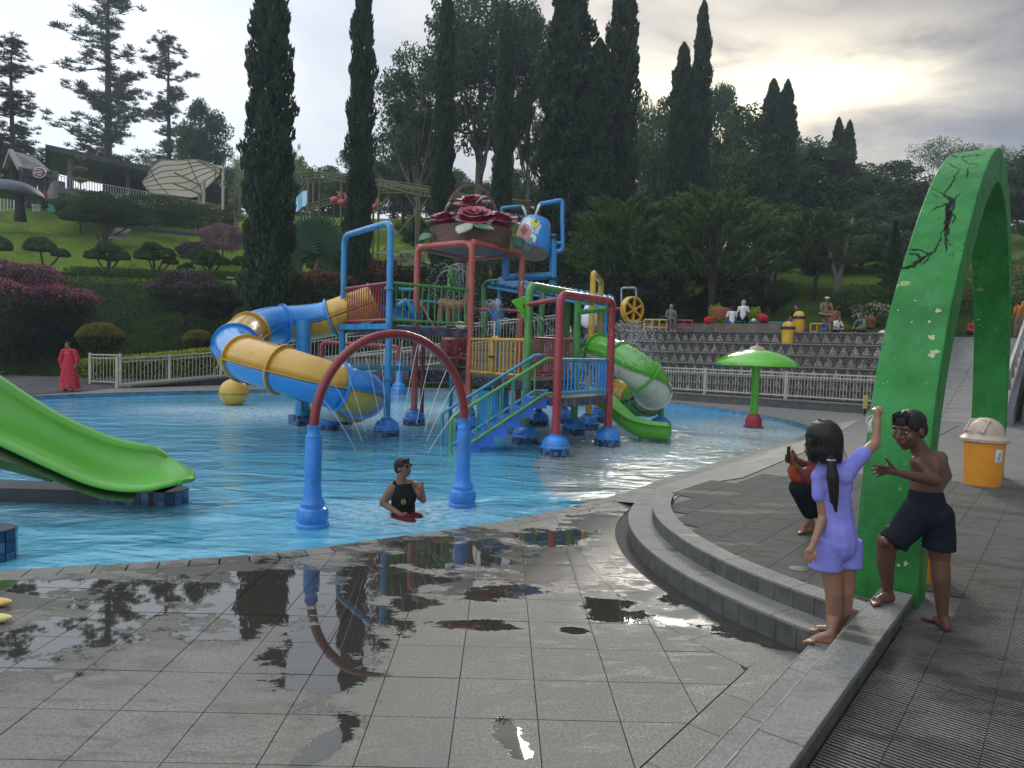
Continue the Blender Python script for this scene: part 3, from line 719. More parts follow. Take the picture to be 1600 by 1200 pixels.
for i in range(-18, 60):
    for j in range(-12, 60):
        o = -.36+.3*i; s = .75+.3*j + (.11 if i % 2 else 0); c0 = so(s, o, PZ+.004); c2 = V((c0.x, c0.y))
        if not visible(c2, PZ, 40) or c2.length > 11: continue
        if i < 0 and s < 5.05 and (c2-RC).length > R3-.04: continue
        if i == -1 and s < 4.9: continue
        if i < 0 and (c2-RC).length > R3-.04 and c2.y < 14 and s < 12 and o < -.55: continue
        if 4.95 < s < 5.5 and -1.2 < o < -.6: continue
        if i < -1 and s < 4.6: continue
        cand.append((c2.length, c0))
cand.sort(key=lambda q: q[0]); rzz = atan2(NN.y, NN.x)
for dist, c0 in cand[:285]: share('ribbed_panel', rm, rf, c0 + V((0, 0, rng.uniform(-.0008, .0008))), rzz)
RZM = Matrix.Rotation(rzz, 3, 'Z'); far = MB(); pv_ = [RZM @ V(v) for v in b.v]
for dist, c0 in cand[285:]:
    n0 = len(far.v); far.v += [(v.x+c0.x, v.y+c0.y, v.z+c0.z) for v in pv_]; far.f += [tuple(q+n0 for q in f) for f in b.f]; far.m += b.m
if far.v: tag(far.build('far_ribbed_panels', [m_rib, m_grout_rib_shade], rf), None, None, kind='stuff')
# strip between kerb and first joint
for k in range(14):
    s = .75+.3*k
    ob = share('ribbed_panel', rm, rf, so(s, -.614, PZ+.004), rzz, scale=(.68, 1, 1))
# long paving joints on the far platform
b = MB()
for a_, b_ in (((1375, 727), (1524, 574)), ((1083, 823), (1235, 762))):
    p, q = at(*a_, PZ), at(*b_, PZ)
    if a_[0] > 1300: q = so(p.x*DD.x+p.y*DD.y+9, p.x*NN.x+p.y*NN.y, PZ)
    p.z = q.z = PZ-.003; b.beam(p, q, .03, .004)
struct(b.build('floor_joint', m_grout_rib_shade))
b = MB(); dc = at(1247, 890, PZ)
b.lathe([(.001, .004), (.07, .004), (.072, 0)], (dc.x, dc.y, PZ+.004), 24)
o = b.build('drain_cover', m_dark, loc=dc); tag(o, 'round slotted metal drain cover beside the upper curved step', 'drain cover')
b = MB()
for k in range(-3, 4): b.box((dc.x+k*.016, dc.y, PZ+.0095), (.006, .10-abs(k)*.012, .003))
b.build('slot', m_steel, o)

# asphalt path at the far left
b = MB(); P = [at(-300, 640), at(120, 612), at(330, 590), at(345, 577), at(90, 577), at(0, 586), at(-400, 605)]
b.prism([(p.x, p.y) for p in P], -.1, .004); struct(b.build('path', m_asph, recalc=True))
b = MB(); kp = [at(-300, 603), at(0, 586), at(90, 577), at(200, 574), at(345, 574)]
for i in range(4): b.beam(kp[i]+V((0, 0, .06)), kp[i+1]+V((0, 0, .06)), .15, .14)
tag(b.build('path_kerb', m_path, loc=kp[0]), 'low pale kerb between dark path and planted bank at left', 'kerb')
# ---------------------------------------------------------------- cracked green arch
mt, t = new_mat('cracked_green_paint'); m_arch = mt; vec = wpos(t)
base = t.mix(t.ramp(t.noise(vec, 1.6, 5, .6), .3, .7), (.012, .145, .024), (.035, .27, .05))
base = t.mix(t.ramp(t.noise(t.mapv(vec, (3, 3, .5)), 2.2, 4, .6), .50, .75, 0, .6), base, (.055, .28, .10))
zz = t.n('ShaderNodeSeparateXYZ', Vector=vec).outputs['Z']
base = t.mix(t.math('MULTIPLY', t.ramp(t.noise(vec, 4.5, 6, .7), .45, .65), t.ramp(zz, 1.5, .1, 0, .85)), base, (.012, .085, .018))
chip = t.math('MULTIPLY', t.ramp(t.noise(vec, 5.2, 4, .6), .672, .684), t.ramp(t.noise(vec, 1.1, 2), .45, .55))
base = t.mix(chip, base, (.30, .36, .16))
wv = t.n('ShaderNodeVectorMath', _operation='ADD'); t.link(vec, wv.inputs[0]); nzc = t.n('ShaderNodeTexNoise', Scale=5.0, Detail=4.0); t.link(vec, nzc.inputs['Vector']); sc0 = t.n('ShaderNodeVectorMath', _operation='SCALE'); t.link(nzc.outputs['Color'], sc0.inputs[0]); sc0.inputs['Scale'].default_value = .35; t.link(sc0.outputs[0], wv.inputs[1])
vc = t.n('ShaderNodeTexVoronoi', Scale=4.2, _feature='DISTANCE_TO_EDGE'); t.link(wv.outputs[0], vc.inputs['Vector'])
hair_ = t.math('MULTIPLY', t.ramp(vc.outputs['Distance'], .004, .016, 1, 0), t.math('MULTIPLY', t.ramp(zz, 2.0, 2.6), t.ramp(t.noise(vec, 1.6, 3), .50, .56)))
base = t.mix(t.math('MULTIPLY', hair_, .85), base, (.006, .03, .01))
scr = t.ramp(t.noise(t.mapv(vec, (1, 1, 14)), 3.0, 5, .8), .63, .70); base = t.mix(t.math('MULTIPLY', scr, .35), base, (.012, .09, .02))
chip2 = t.ramp(t.noise(vec, 23, 3, .6), .715, .73); base = t.mix(chip2, base, (.35, .45, .28))
base = t.mix(t.math('MULTIPLY', t.ramp(t.noise(vec, 34, 5, .75), .60, .68), .55), base, (.01, .07, .015))
fin(t, base, t.ramp(t.noise(vec, 7, 4), .3, .7, .42, .7), t.noise(vec, 26, 4, .6), .005, .8, Specular_IOR_Level=.3)
PR = spline([(5.03, -.05, 0), (5.07, .4, 0), (5.14, .9, 0), (5.30, 1.5, 0), (5.66, 2.08, 0), (6.26, 2.68, 0), (7.0, 3.27, 0), (7.75, 3.70, 0), (8.6, 3.97, 0), (9.6, 3.86, 0), (10.4, 3.48, 0), (11.1, 2.88, 0), (11.55, 2.15, 0), (11.78, 1.4, 0), (11.9, .6, 0), (11.93, 0, 0)], 5)
AW = (-1.09, -.705); TH = .33
PI_ = []
for i, p in enumerate(PR):
    tg = (PR[min(i+1, len(PR)-1)]-PR[max(i-1, 0)]).normalized(); nrm = V((tg.y, -tg.x, 0)); PI_.append(p+nrm*TH)
b = MB(); n = len(PR); m_ = 7
vs = []
for i in range(n):
    for j in range(m_): o = AW[0]+(AW[1]-AW[0])*j/(m_-1); vs.append(so(PR[i].x, o, PR[i].y))
    for j in range(m_): o = AW[1]-(AW[1]-AW[0])*j/(m_-1); vs.append(so(PI_[i].x, o, PI_[i].y))
K = 2*m_
b.add(vs, [(i*K+j, i*K+(j+1) % K, (i+1)*K+(j+1) % K, (i+1)*K+j) for i in range(n-1) for j in range(K)])
arch = thing('concrete_arch', 'tall weathered green concrete arch with black cracks standing over the walkway', 'arch', tuple(so(5.03, -.9, PZ)))
band = b.build('arch_band', m_arch, arch, recalc=True)
md = band.modifiers.new('b', 'BEVEL'); md.width = .008; md.segments = 2; md.limit_method = 'ANGLE'; md.angle_limit = radians(50)
# cracks: dark ragged gashes in the outer face
def on_arch(px, py):                                        # point on the outer face seen at a pixel
    best = None; r = ray(px, py)
    for i in range(n-1):
        a, c = PR[i], PR[i+1]; P0 = np.array(so(a.x, 0, a.y)); tg = np.array(so(c.x, 0, c.y))-P0; nr = np.cross(tg, np.array(NN)); 
        dn = r @ nr
        if abs(dn) < 1e-9: continue
        tt = ((P0-np.array([0, 0, EYE])) @ nr)/dn
        q = np.array([0, 0, EYE])+r*tt; u = (q-P0) @ tg/(tg @ tg)
        if tt > 0 and 0 <= u <= 1: 
            nr = nr/np.linalg.norm(nr); nr = nr if nr @ r < 0 else -nr
            if best is None or tt < best[0]: best = (tt, V(q), V(nr))
    return best
m_crack = M('crack_shadow', (.010, .016, .010), rough=.95, var=.5)
cb = MB()
def crack(pts, wd):
    pts = [p for p in pts]; dense = []
    for (x0, y0), (x1, y1) in zip(pts, pts[1:]):
        k = max(2, int(hypot(x1-x0, y1-y0)/3))
        for q in range(k): dense.append((x0+(x1-x0)*q/k+random.uniform(-1.6, 1.6), y0+(y1-y0)*q/k+random.uniform(-1.2, 1.2)))
    dense.append(pts[-1]); L = []
    for k, (x, y) in enumerate(dense):
        h_ = on_arch(x, y)
        if h_: L.append((h_[1], h_[2]))
    if len(L) < 2: return
    va, fa = [], []
    for k, (p, nr) in enumerate(L):
        tg = (L[min(k+1, len(L)-1)][0]-L[max(k-1, 0)][0]).normalized(); sd = tg.cross(nr).normalized(); w_ = wd*.0042*sin(pi*min(max((k+.5)/len(L), .04), .96))**.5*random.uniform(.35, 1.5)
        va += [p+sd*w_+nr*.003, p-sd*w_+nr*.003]
    cb.add(va, [(2*k, 2*k+2, 2*k+3, 2*k+1) for k in range(len(L)-1)])
crack([(1500, 262), (1492, 275), (1487, 290), (1474, 303), (1462, 297), (1452, 293)], 1.6)
crack([(1474, 303), (1486, 312), (1492, 322), (1483, 335), (1479, 352), (1478, 372), (1482, 378)], 4.2)
crack([(1488, 316), (1470, 322), (1456, 328)], 2.6)
for k_ in range(4): crack([(1488+k_, 312), (1484-2*k_, 322), (1479+2*k_, 333), (1482-k_, 346), (1478+k_, 360)], 3.2)
crack([(1484, 330), (1492, 338), (1489, 350)], 1.2); crack([(1479, 352), (1472, 362), (1470, 372)], 1.0); crack([(1477, 372), (1480, 388), (1476, 396)], 1.6)
crack([(1492, 312), (1500, 303)], 1.6); crack([(1470, 370), (1464, 385), (1460, 396)], 1.4)
crack([(1460, 394), (1450, 400), (1440, 404), (1428, 417), (1412, 419), (1400, 423)], 3.6); crack([(1456, 398), (1440, 392), (1425, 390), (1410, 392)], 2.2)
crack([(1440, 404), (1432, 398), (1420, 396)], 3); crack([(1438, 406), (1428, 414), (1415, 421)], 3.6); crack([(1446, 402), (1436, 408), (1424, 411)], 2.4); crack([(1450, 396), (1452, 404), (1440, 414)], 1.2)
crack([(1476, 240), (1500, 246), (1520, 243), (1540, 241)], 3); crack([(1502, 246), (1512, 256), (1530, 258)], 1.4); crack([(1478, 252), (1490, 262), (1500, 262)], 1.2)
crack([(1468, 310), (1458, 306)], 1.2); crack([(1482, 380), (1490, 385)], 1.0); crack([(1513, 262), (1511, 280)], 1.8)
cb.build('crack', m_crack, arch)
# spalled plaster patches
m_patch = M('bare_plaster', (.42, .46, .27), rough=.8, var=.2, scale=30)
pbm = MB()
for x, y, r_ in ((1466, 486, .024), (1456, 527, .026), (1457, 554, .030), (1464, 550, .02), (1452, 503, .012), (1403, 485, .008), (1415, 880, .018), (1404, 883, .012), (1398, 560, .006), (1380, 600, .005), (1430, 470, .008), (1383, 350, .006)):
    h_ = on_arch(x, y)
    if h_:
        p, nr = h_[1], h_[2]; u = nr.cross(V((0, 0, 1))).normalized(); v = nr.cross(u); k = 11
        pbm = MB(); pbm.add([p+nr*.0025+(u*cos(2*pi*q/k)+v*sin(2*pi*q/k)*1.1)*r_*random.uniform(.45, 1.15) for q in range(k)], [tuple(range(k))]); pbm.build('bare_patch', m_patch, arch)

# ---------------------------------------------------------------- railings
barm = {}
def barmesh(key, r, mat, seg=6):
    if key not in barm:
        b = MB(); b.tube([(0, 0, 0), (0, 0, 1)], r, seg); me = bpy.data.meshes.new('bar'); me.from_pydata(b.v, [], b.f); me.materials.append(mat); smooth_mesh(me, 50); barm[key] = me
    return barm[key]
def fence(name, label, pts, H, gap=.13, mat=None, post=True, double=True, thick=.022, parts=True, base=.1, group=None, cat='fence'):
    mat = mat or m_fence; pts = [V(p) for p in pts]
    th = thing(name, label, cat, tuple(pts[0]), group); me = barmesh(mat.name+'%.3f' % thick, thick*.5, mat, 4)
    mass = MB(); nb = 0
    for a, b_ in zip(pts, pts[1:]):
        r = MB(); up = V((0, 0, 1))
        r.beam(a+up*H, b_+up*H, .06, .045).build('top_rail', mat, th)
        if double: MB().beam(a+up*(H-.13), b_+up*(H-.13), .03, .035).build('rail', mat, th)
        MB().beam(a+up*base, b_+up*base, .04, .045).build('bottom_rail', mat, th)
        L = (b_-a).length; k = max(1, int(L/gap))
        for i in range(1, k):
            p = a+(b_-a)*(i/k)
            if parts and nb < 290: share('bar', me, th, p+up*base, scale=(1, 1, H-base)); nb += 1
            else: mass.box(p+up*(H+base)/2, (thick, thick*.7, H-base))
    if post:
        for p in pts: MB().box(p+V((0, 0, (H+.06)/2)), (.09, .09, H+.06)).build('post', mat, th)
    if mass.v: tag(mass.build('bars', mat, th), None, None, kind='stuff')
    return th
def pz(px, D, z): p = pt(px, 600, D); return V((p.x, D, z))
fence('railing', 'short cream railing panel nearest the woman in the red dress', [pz(141, 26.4, 0), pz(188, 26.0, .02)], 1.12, .15)
fence('railing', 'long cream railing climbing behind the yellow fountain ball', [pz(183, 24.6, 0), pz(265, 26.5, .1), pz(345, 28.3, .28), pz(440, 29.8, .72), pz(540, 30.6, 1.2), pz(655, 31.0, 1.55)], 1.05, .15)
fence('railing', 'cream railing along the raised walkway behind the play tower', [pz(655, 31.6, 1.6), pz(770, 31.9, 2.05), pz(885, 32.2, 2.5)], 1.0, .14)
fence('railing', 'lower cream railing seen below the play platforms', [pz(500, 29.6, .25), pz(600, 30.2, .65), pz(700, 30.5, 1.05)], .95, .16, parts=False)
m_block = M('grey_wall_stone', (.17, .165, .155), rough=.85, var=.3, scale=2.5, grime=.6, gcol=(.06, .06, .055), bump=.01, bscale=18)
wl = [pz(183, 25.0, .02), pz(345, 28.6, .3), pz(440, 30.0, .75), pz(540, 30.75, 1.2), pz(655, 31.15, 1.55), pz(770, 31.35, 2.0), pz(900, 31.6, 2.4)]
th = thing('retaining_wall', 'coursed grey stone wall carrying the sloping walkway behind the pool', 'wall', tuple(wl[0]))
dense = []
for a, b_ in zip(wl, wl[1:]):
    k = max(1, int((b_-a).length/.55)); dense += [(a+(b_-a)*i/k, a+(b_-a)*(i+1)/k) for i in range(k)]
mass = MB()
for i, (a, b_) in enumerate(dense):
    z = 0; r = 0
    while z < (a.z+b_.z)/2-.02:
        h_ = min(.24, (a.z+b_.z)/2-z); o = V((0, random.uniform(-.012, .012), 0)); A = V((a.x, a.y, z+h_/2))+o; Bq = V((b_.x, b_.y, z+h_/2))+o
        sh = (b_-a).normalized()*(.27 if r % 2 else 0); mass.beam(A+sh+(b_-a)*.01, Bq+sh-(b_-a)*.01, .3, h_-.018); z += .24; r += 1
tag(mass.build('stone_courses', m_block, th), None, None, kind='stuff')
b = MB()
for a, b_ in dense: b.beam(V((a.x, a.y+.03, a.z/2)), V((b_.x, b_.y+.03, b_.z/2)), .26, max(a.z, .02))
b.build('wall_core', m_grout_rib_shade, th)
b = MB()
for a, b_ in zip(wl, wl[1:]): b.beam(a+V((0, .35, .03)), b_+V((0, .35, .03)), 1.1, .08)
b.build('walkway_slab', m_path, th)

# ---------------------------------------------------------------- terraced amphitheatre with pebble triangles
mt, t = new_mat('dark_pebble_wall'); vec = wpos(t); vor = t.n('ShaderNodeTexVoronoi', Scale=16); t.link(vec, vor.inputs['Vector'])
fin(t, t.mix(t.ramp(vor.outputs['Distance'], .2, .6), (.125, .115, .105), (.03, .028, .026)), .75, vor.outputs['Distance'], .02, -.6); m_darkpeb = mt
mt, t = new_mat('pale_pebbles'); vec = wpos(t); vor = t.n('ShaderNodeTexVoronoi', Scale=24); t.link(vec, vor.inputs['Vector'])
rr_ = t.n('ShaderNodeObjectInfo').outputs['Random']; st_ = t.ramp(t.noise(vec, .9, 5, .7), .40, .68, 0, .7)
fin(t, t.mix(st_, t.mix(t.ramp(vor.outputs['Distance'], .25, .6), t.mix(rr_, (.58, .55, .49), (.36, .33, .28)), (.10, .09, .08)), (.09, .085, .07)), .75, vor.outputs['Distance'], .02, -.6); m_palepeb = mt
def bt(u, t_, z): p = B0+BT*u+BM*t_; return V((p.x, p.y, z))
LT = (B1-B0).length+.5
am = thing('terrace_steps', 'dark stone amphitheatre terraces patterned with pale pebble triangles', 'terrace', tuple(bt(0, 0, 0)))
tri = MB(); tri.add([(-.17, 0, 0), (.17, 0, 0), (0, 0, .37), (-.15, -.02, .012), (.15, -.02, .012), (0, -.02, .345)], [(3, 4, 5), (0, 1, 4, 3), (1, 2, 5, 4), (2, 0, 3, 5)])
tme = bpy.data.meshes.new('pebble_triangle'); tme.from_pydata(tri.v, [], tri.f); tme.materials.append(m_palepeb)
lev = [(0, .0, .30), (.5, .30, 1.05), (1.05, 1.05, 1.48), (1.6, 1.48, 1.91), (2.15, 1.91, 2.34), (2.7, 2.34, 2.80)]
rzt = atan2(BT.y, BT.x)
for k, (t0, z0, z1) in enumerate(lev):
    t1 = lev[k+1][0]+.1 if k < 5 else t0+.5
    u0 = -.6; P = [bt(u0, t0, 0), bt(LT, t0, 0), bt(LT, t1, 0), bt(u0, t1, 0)]
    MB().prism([(p.x, p.y) for p in P], z0-.1, z1-.045).build('wall_face', m_darkpeb if k else m_riser, am, recalc=True)
    P = [bt(u0, t0-.03, 0), bt(LT, t0-.03, 0), bt(LT, t1, 0), bt(u0, t1, 0)]
    MB().prism([(p.x, p.y) for p in P], z1-.045, z1).build('nosing', m_path if k < 5 else m_block, am, recalc=True)
    if k:
        kk = int((LT+.4)/.375)
        for i in range(kk):
            u = u0+.2+.375*i
            if k == 1: share('pebble_triangle', tme, am, bt(u, t0-.001, .34), rzt, scale=(1, 1, .9)); 
            share('pebble_triangle', tme, am, bt(u, t0-.001, z1-.42 if k > 1 else .68), rzt, scale=(1, 1, .95))
fence('railing', 'long cream railing in front of the triangle-patterned terraces', [bt(u, .12, .30) for u in (-.4, 3.2, 6.4, 9.4, LT-.3)], .95, .105, parts=True, base=.14)
MB().beam(bt(-.6, 3.1, 2.97), bt(8.6, 3.1, 2.97), .25, .34).build('top_band', M('brown_stone_band', (.15, .125, .10), rough=.9, var=.3, scale=3, grime=.5), am)

# ---------------------------------------------------------------- ramp at the right
m_rampf = paving('ramp_stone', dry=(.27, .27, .26), wetk=.5, ell=[])
L0, L1 = V((10.6, 19.0, PZ)), V((20.2, 31.0, 2.95)); R0, R1_ = V((12.85, 17.6, PZ)), V((22.7, 29.9, 2.95))
rp = thing('ramp', 'paved ramp climbing from the platform behind the green arch', 'ramp', tuple(L0)); rp['kind'] = 'structure'
NR = 30
for i in range(NR):
    for j in range(4):
        f = lambda u, v: (L0.lerp(L1, u)).lerp(R0.lerp(R1_, u), v)
        g = .004; a0, a1, b0, b1 = (i+g*4)/NR, (i+1-g*4)/NR, (j+.008)/4, (j+1-.008)/4
        P = [f(a0, b0), f(a0, b1), f(a1, b1), f(a1, b0)]; bb = MB(); dz = V((0, 0, random.uniform(0, .004)))
        bb.add([p-V((0, 0, .05)) for p in P]+[p+dz for p in P], [(4, 5, 6, 7), (0, 1, 5, 4), (1, 2, 6, 5), (2, 3, 7, 6), (3, 0, 4, 7)]); bb.build('paver', m_rampf, rp)
b = MB(); b.add([L0-V((0, 0, .012)), R0-V((0, 0, .012)), R1_-V((0, 0, .012)), L1-V((0, 0, .012)), V((L0.x, L0.y, -1)), V((R0.x, R0.y, -1)), V((R1_.x, R1_.y, -1)), V((L1.x, L1.y, -1))], [(0, 1, 2, 3), (0, 1, 5, 4), (1, 2, 6, 5), (3, 0, 4, 7)])
b.build('ramp_core', m_grout_rib_shade, rp)
m_par = M('pale_parapet', (.42, .41, .39), rough=.6, var=.12, scale=2, grime=.35, gcol=(.2, .2, .19))
for a, c, lab in ((L0, L1, 'pale ramp railing between green arch and pebble terraces'), (R0, R1_, 'pale ramp railing at the right edge beyond the far arch leg')):
    t_ = thing('ramp_railing', lab, 'railing', tuple(a)); u = V((0, 0, 1))
    MB().beam(a+u*.06, c+u*.06, .2, .14).build('kerb', m_par, t_)
    for k in range(9):
        q = a.lerp(c, k/8); MB().box(q+u*.52, (.07, .07, .85)).build('post', m_par, t_)
        if k < 8: q2 = a.lerp(c, (k+1)/8); MB().beam(q.lerp(q2, .04)+u*.50, q.lerp(q2, .96)+u*.50, .02, .56).build('panel', m_fence, t_)
    MB().beam(a+u*.94, c+u*.94, .08, .06).build('top_rail', m_par, t_)
# grey side wall and dark stair right of the ramp
sw = MB(); a, c = R0+V((.12, -.08, 0)), R1_+V((.12, -.08, 0))
sw.add([V((a.x, a.y, 0)), V((c.x, c.y, 0)), c+V((0, 0, .06)), a+V((0, 0, .5)), V((a.x+.1, a.y-.1, 0)), V((c.x+.1, c.y-.1, 0)), c+V((.1, -.1, .06)), a+V((.1, -.1, .5))], [(0, 1, 2, 3), (4, 5, 6, 7), (3, 2, 6, 7), (0, 3, 7, 4)])
tag(sw.build('side_wall', M('grey_render', (.13, .14, .16), rough=.7, var=.15, grime=.4), loc=a), 'smooth grey wall flanking the ramp beside the dark stairs', 'wall')
st = thing('dark_stairs', 'dark stone stairs at the far right beside the ramp wall', 'stairs', tuple(R0+V((.5, 0, 0))))
for k in range(14):
    q = R0+V((.35, -.2, 0))+DD*(1.0+.32*k); MB().beam(q+V((0, 0, .05+.17*k)), q+NN*3.0+V((0, 0, .05+.17*k)), .34, .16+.0).build('tread', m_riser, st)
    MB().beam(q+V((0, 0, .131+.17*k))-DD*.13, q+NN*3.0+V((0, 0, .131+.17*k))-DD*.13, .05, .006).build('nosing', m_path, st)
# ---------------------------------------------------------------- water play tower
def base_orn(parent, p, s=1.0, mat=None):
    b = MB(); b.lathe([(.27*s, -.62), (.27*s, .015)], (p.x, p.y, 0), 18)
    pl = b.build('plinth', m_poolw2, parent, smooth=40)
    MB().lathe([(.285*s, .015), (.285*s, .04), (.255*s, .06), (.25*s, .12), (.19*s, .20), (.12*s, .235), (.125*s, .26), (.0, .262)], (p.x, p.y, 0), 20).build('dome_collar', mat or m_blue2, parent, smooth=40)
mt, t = new_mat('post_plinth_mosaic'); m_poolw2 = mt; vec = t.n('ShaderNodeTexCoord').outputs['Object']
br = t.n('ShaderNodeTexVoronoi', Scale=14, _distance='CHEBYCHEV', Randomness=.15); t.link(wpos(t), br.inputs['Vector'])
fin(t, t.mix(t.ramp(t.n('ShaderNodeSeparateColor', Color=br.outputs['Color']).outputs[0], .35, .65), (.012, .03, .09), (.06, .14, .28)), .25)
tw = thing('play_tower', 'multicoloured water play tower with platforms, hoops and railings standing in the pool', 'play structure', (-.2, 15.5, -.6))
def PP(px, D): q = pt(px, 600, D); return V((q.x, D, 0))
P1 = V((-2.43, 14.66, 0)); P2 = V((-3.87, 16.7, 0)); P3 = V((-2.15, 16.95, 0)); P4 = V((pt(735, 500, 15.9).x, 15.9, 0)); P5 = V((pt(813, 500, 17.5).x, 17.5, 0)); P6 = V((pt(731, 500, 18.8).x, 18.8, 0))
P8 = V((1.01, 12.65, 0)); P9 = V((2.2, 14.14, 0)); g1 = V((pt(826, 500, 14.1).x, 14.1, 0)); g2 = V((1.68, 15.92, 0))
g3 = V((pt(846, 500, 17.6).x, 17.6, 0)); g4 = V((pt(886, 500, 18.4).x, 18.4, 0)); y1 = V((2.15, 17.04, 0)); y2 = V((2.62, 19.0, 0))
def up(p, z): return V((p.x, p.y, z))
def hoop(name, a, b_, z, r, mat, zb=None, seg=12, rad=.28, base=True, part='hoop'):
    path = fillet([up(a, -.6 if zb is None else zb), up(a, z), up(b_, z), up(b_, -.6 if zb is None else zb)], rad, 7)
    o = MB().tube(path, r, seg).build(part, mat, tw, smooth=50)
    if base and zb is None: base_orn(o, a); base_orn(o, b_)
    return o
def coupler(p, z, par, mat=None): MB().lathe([(.085, -.04), (.105, -.03), (.105, .03), (.085, .04)], (p.x, p.y, z), 12).build('collar', mat or m_teal, par, smooth=40)
h = hoop('', P1, P2, 4.38, .07, m_blue)
for z in (1.1, 3.0): coupler(P1, z, h)
h = hoop('', P8, P9, 2.83, .08, m_crim, rad=.22)
h = hoop('', g1, g2, 3.1, .085, m_green, rad=.2)
h = hoop('', g3, g4, 3.35, .085, m_green2, rad=.2)
h = hoop('', y1, y2, 3.72, .075, m_yel, rad=.15)
for a, b_ in ((P4, P3), (P5, P6)):
    o = MB().tube(fillet([up(a, -.6), up(a, 4.2), up(b_, 4.2), up(b_, -.6)], .26, 7), .078, 12).build('frame_post', m_orange, tw, smooth=50); base_orn(o, a); base_orn(o, b_)
for a, b_ in ((P4, P5), (P3, P6)): MB().tube([up(a, 4.2), up(b_, 4.2)] if a is P3 else fillet([up(a, 4.2), up(b_, 4.2), up(b_, 3.6)], .2, 6), .08, 12).build('frame_beam', m_orange, tw, smooth=50)
ctr = (P3+P4+P5+P6)/4
MB().lathe([(.95, 4.20), (1.02, 4.23), (1.02, 4.27), (0, 4.27)], ctr, 28).build('basket_tray', m_maroon, tw, smooth=40)
MB().lathe([(.0, 4.19), (.95, 4.195)], ctr, 28).build('tray_underside', m_decktop, tw)

def platform(pts, z, th_=.16, side=None, top=None):
    P = [(p.x, p.y) for p in pts]
    o = MB().prism(P, z-th_, z-.012).build('platform', side or m_deckside, tw, recalc=True)
    c = sum((V((p.x, p.y, 0)) for p in pts), V((0, 0, 0)))/len(pts)
    MB().prism([((p[0]-c.x)*.985+c.x, (p[1]-c.y)*.985+c.y) for p in P], z-.012, z).build('platform_floor', top or m_decktop, tw, recalc=True)
def railing(a, b_, z0, z1, mat, gap=.14, r=.03, rb=.014, bm=None, nm='railing', bars=True):
    a0, b0, a1, b1 = up(a, z0), up(b_, z0 if not hasattr(z0, '__len__') else z0[1]), up(a, z1), up(b_, z1)
    o = MB().tube([a1, b1], r, 8).build(nm, mat, tw, smooth=50); MB().tube([a0, b0], r, 8).build('bottom_rail', mat, o, smooth=50)
    if bars:
        me = barmesh((bm or mat).name+'%.3f' % rb, rb, bm or mat); k = max(2, int((b1-a1).length/gap))
        for i in range(1, k): share('bar', me, o, a0.lerp(b0, i/k), scale=(1, 1, (a1.lerp(b1, i/k)-a0.lerp(b0, i/k)).length))
    return o
ZA = 2.22
P3b = V((P3.x, P3.y, 0))
platform([P1, P4, P3, P2], ZA, .16)
railing(P2, P1, ZA+.12, 3.12, m_crim, .13)
railing(P1, P4, ZA+.12, 3.12, m_green, .155)
MB().beam(up(P1, ZA-.02)+V((0, -.09, 0)), up(P2, ZA-.02)+V((-.09, -.06, 0)), .04, .12).build('edge_beam', m_blue, tw)
MB().tube([up(P2, 1.25)+V((.2, 0, 0)), up(P3, 1.25)], .07, 10).build('cross_pipe', m_teal, tw, smooth=50)
# lower yellow-railed platform
ZB = 1.16
Bp = [P4+V((0, 0, 0)), g1+V((.05, .0, 0)), g2, V((1.1, 18.2, 0)), P5]
platform(Bp, ZB, .2, m_dark)
mid = P4.lerp(g1, .42)
railing(P4, mid, ZB+.10, 2.0, m_yel, .13, .032); railing(mid, g1, ZB+.10, 2.0, m_yel, .13, .032)
MB().tube(fillet([up(mid, ZB+.1), up(mid, 2.03), up(mid, 2.03)+V((.12, 0, 0))], .05), .05, 10).build('gate_post', m_yel, tw, smooth=50)
MB().box(up(mid, 1.62)+V((0, -.07, 0)), (.16, .03, .04)).build('gate_latch', m_black, tw)
railing(P5+V((-.7, .3, 0)), P5, ZB+.1, 2.05, m_gold, .11, .03); railing(P4.lerp(P6, .35), P4.lerp(P6, .8), ZB+.1, 2.3, m_gold, .11)
# red railed bay behind
railing(g1+V((.15, .6, 0)), g2+V((.0, .2, 0)), ZB+.1, 2.05, m_crim, .12, .028); railing(g2+V((0, .2, 0)), y1, ZB+.1, 1.98, m_green2, .14)
railing(g1+V((.1, 2.2, 0)), y1+V((-.2, 1.2, 0)), ZB+.1, 2.1, m_crim, .13)
# low landing with turquoise railing
ZC = .92
platform([P8+V((.02, 0, 0)), P9, g2+V((.05, 0, 0)), g1+V((.1, .1, 0))], ZC, .17)
platform([g1+V((.15, .4, 0)), g2+V((-.1, -.3, 0)), g2+V((0, .5, 0)), g1+V((.1, 1.4, 0))], ZC+.12, .12, m_dark)
railing(P8+V((.05, .02, 0)), P9+V((-.03, -.03, 0)), ZC+.09, 1.63, m_teal, .125, .034, .017, bm=m_tblue)
for dx in (0, .09): MB().box(up(P9, 1.28)+V((-.18+dx, .25, 0)), (.06, .03, .8)).build('slat', m_tblue, tw)
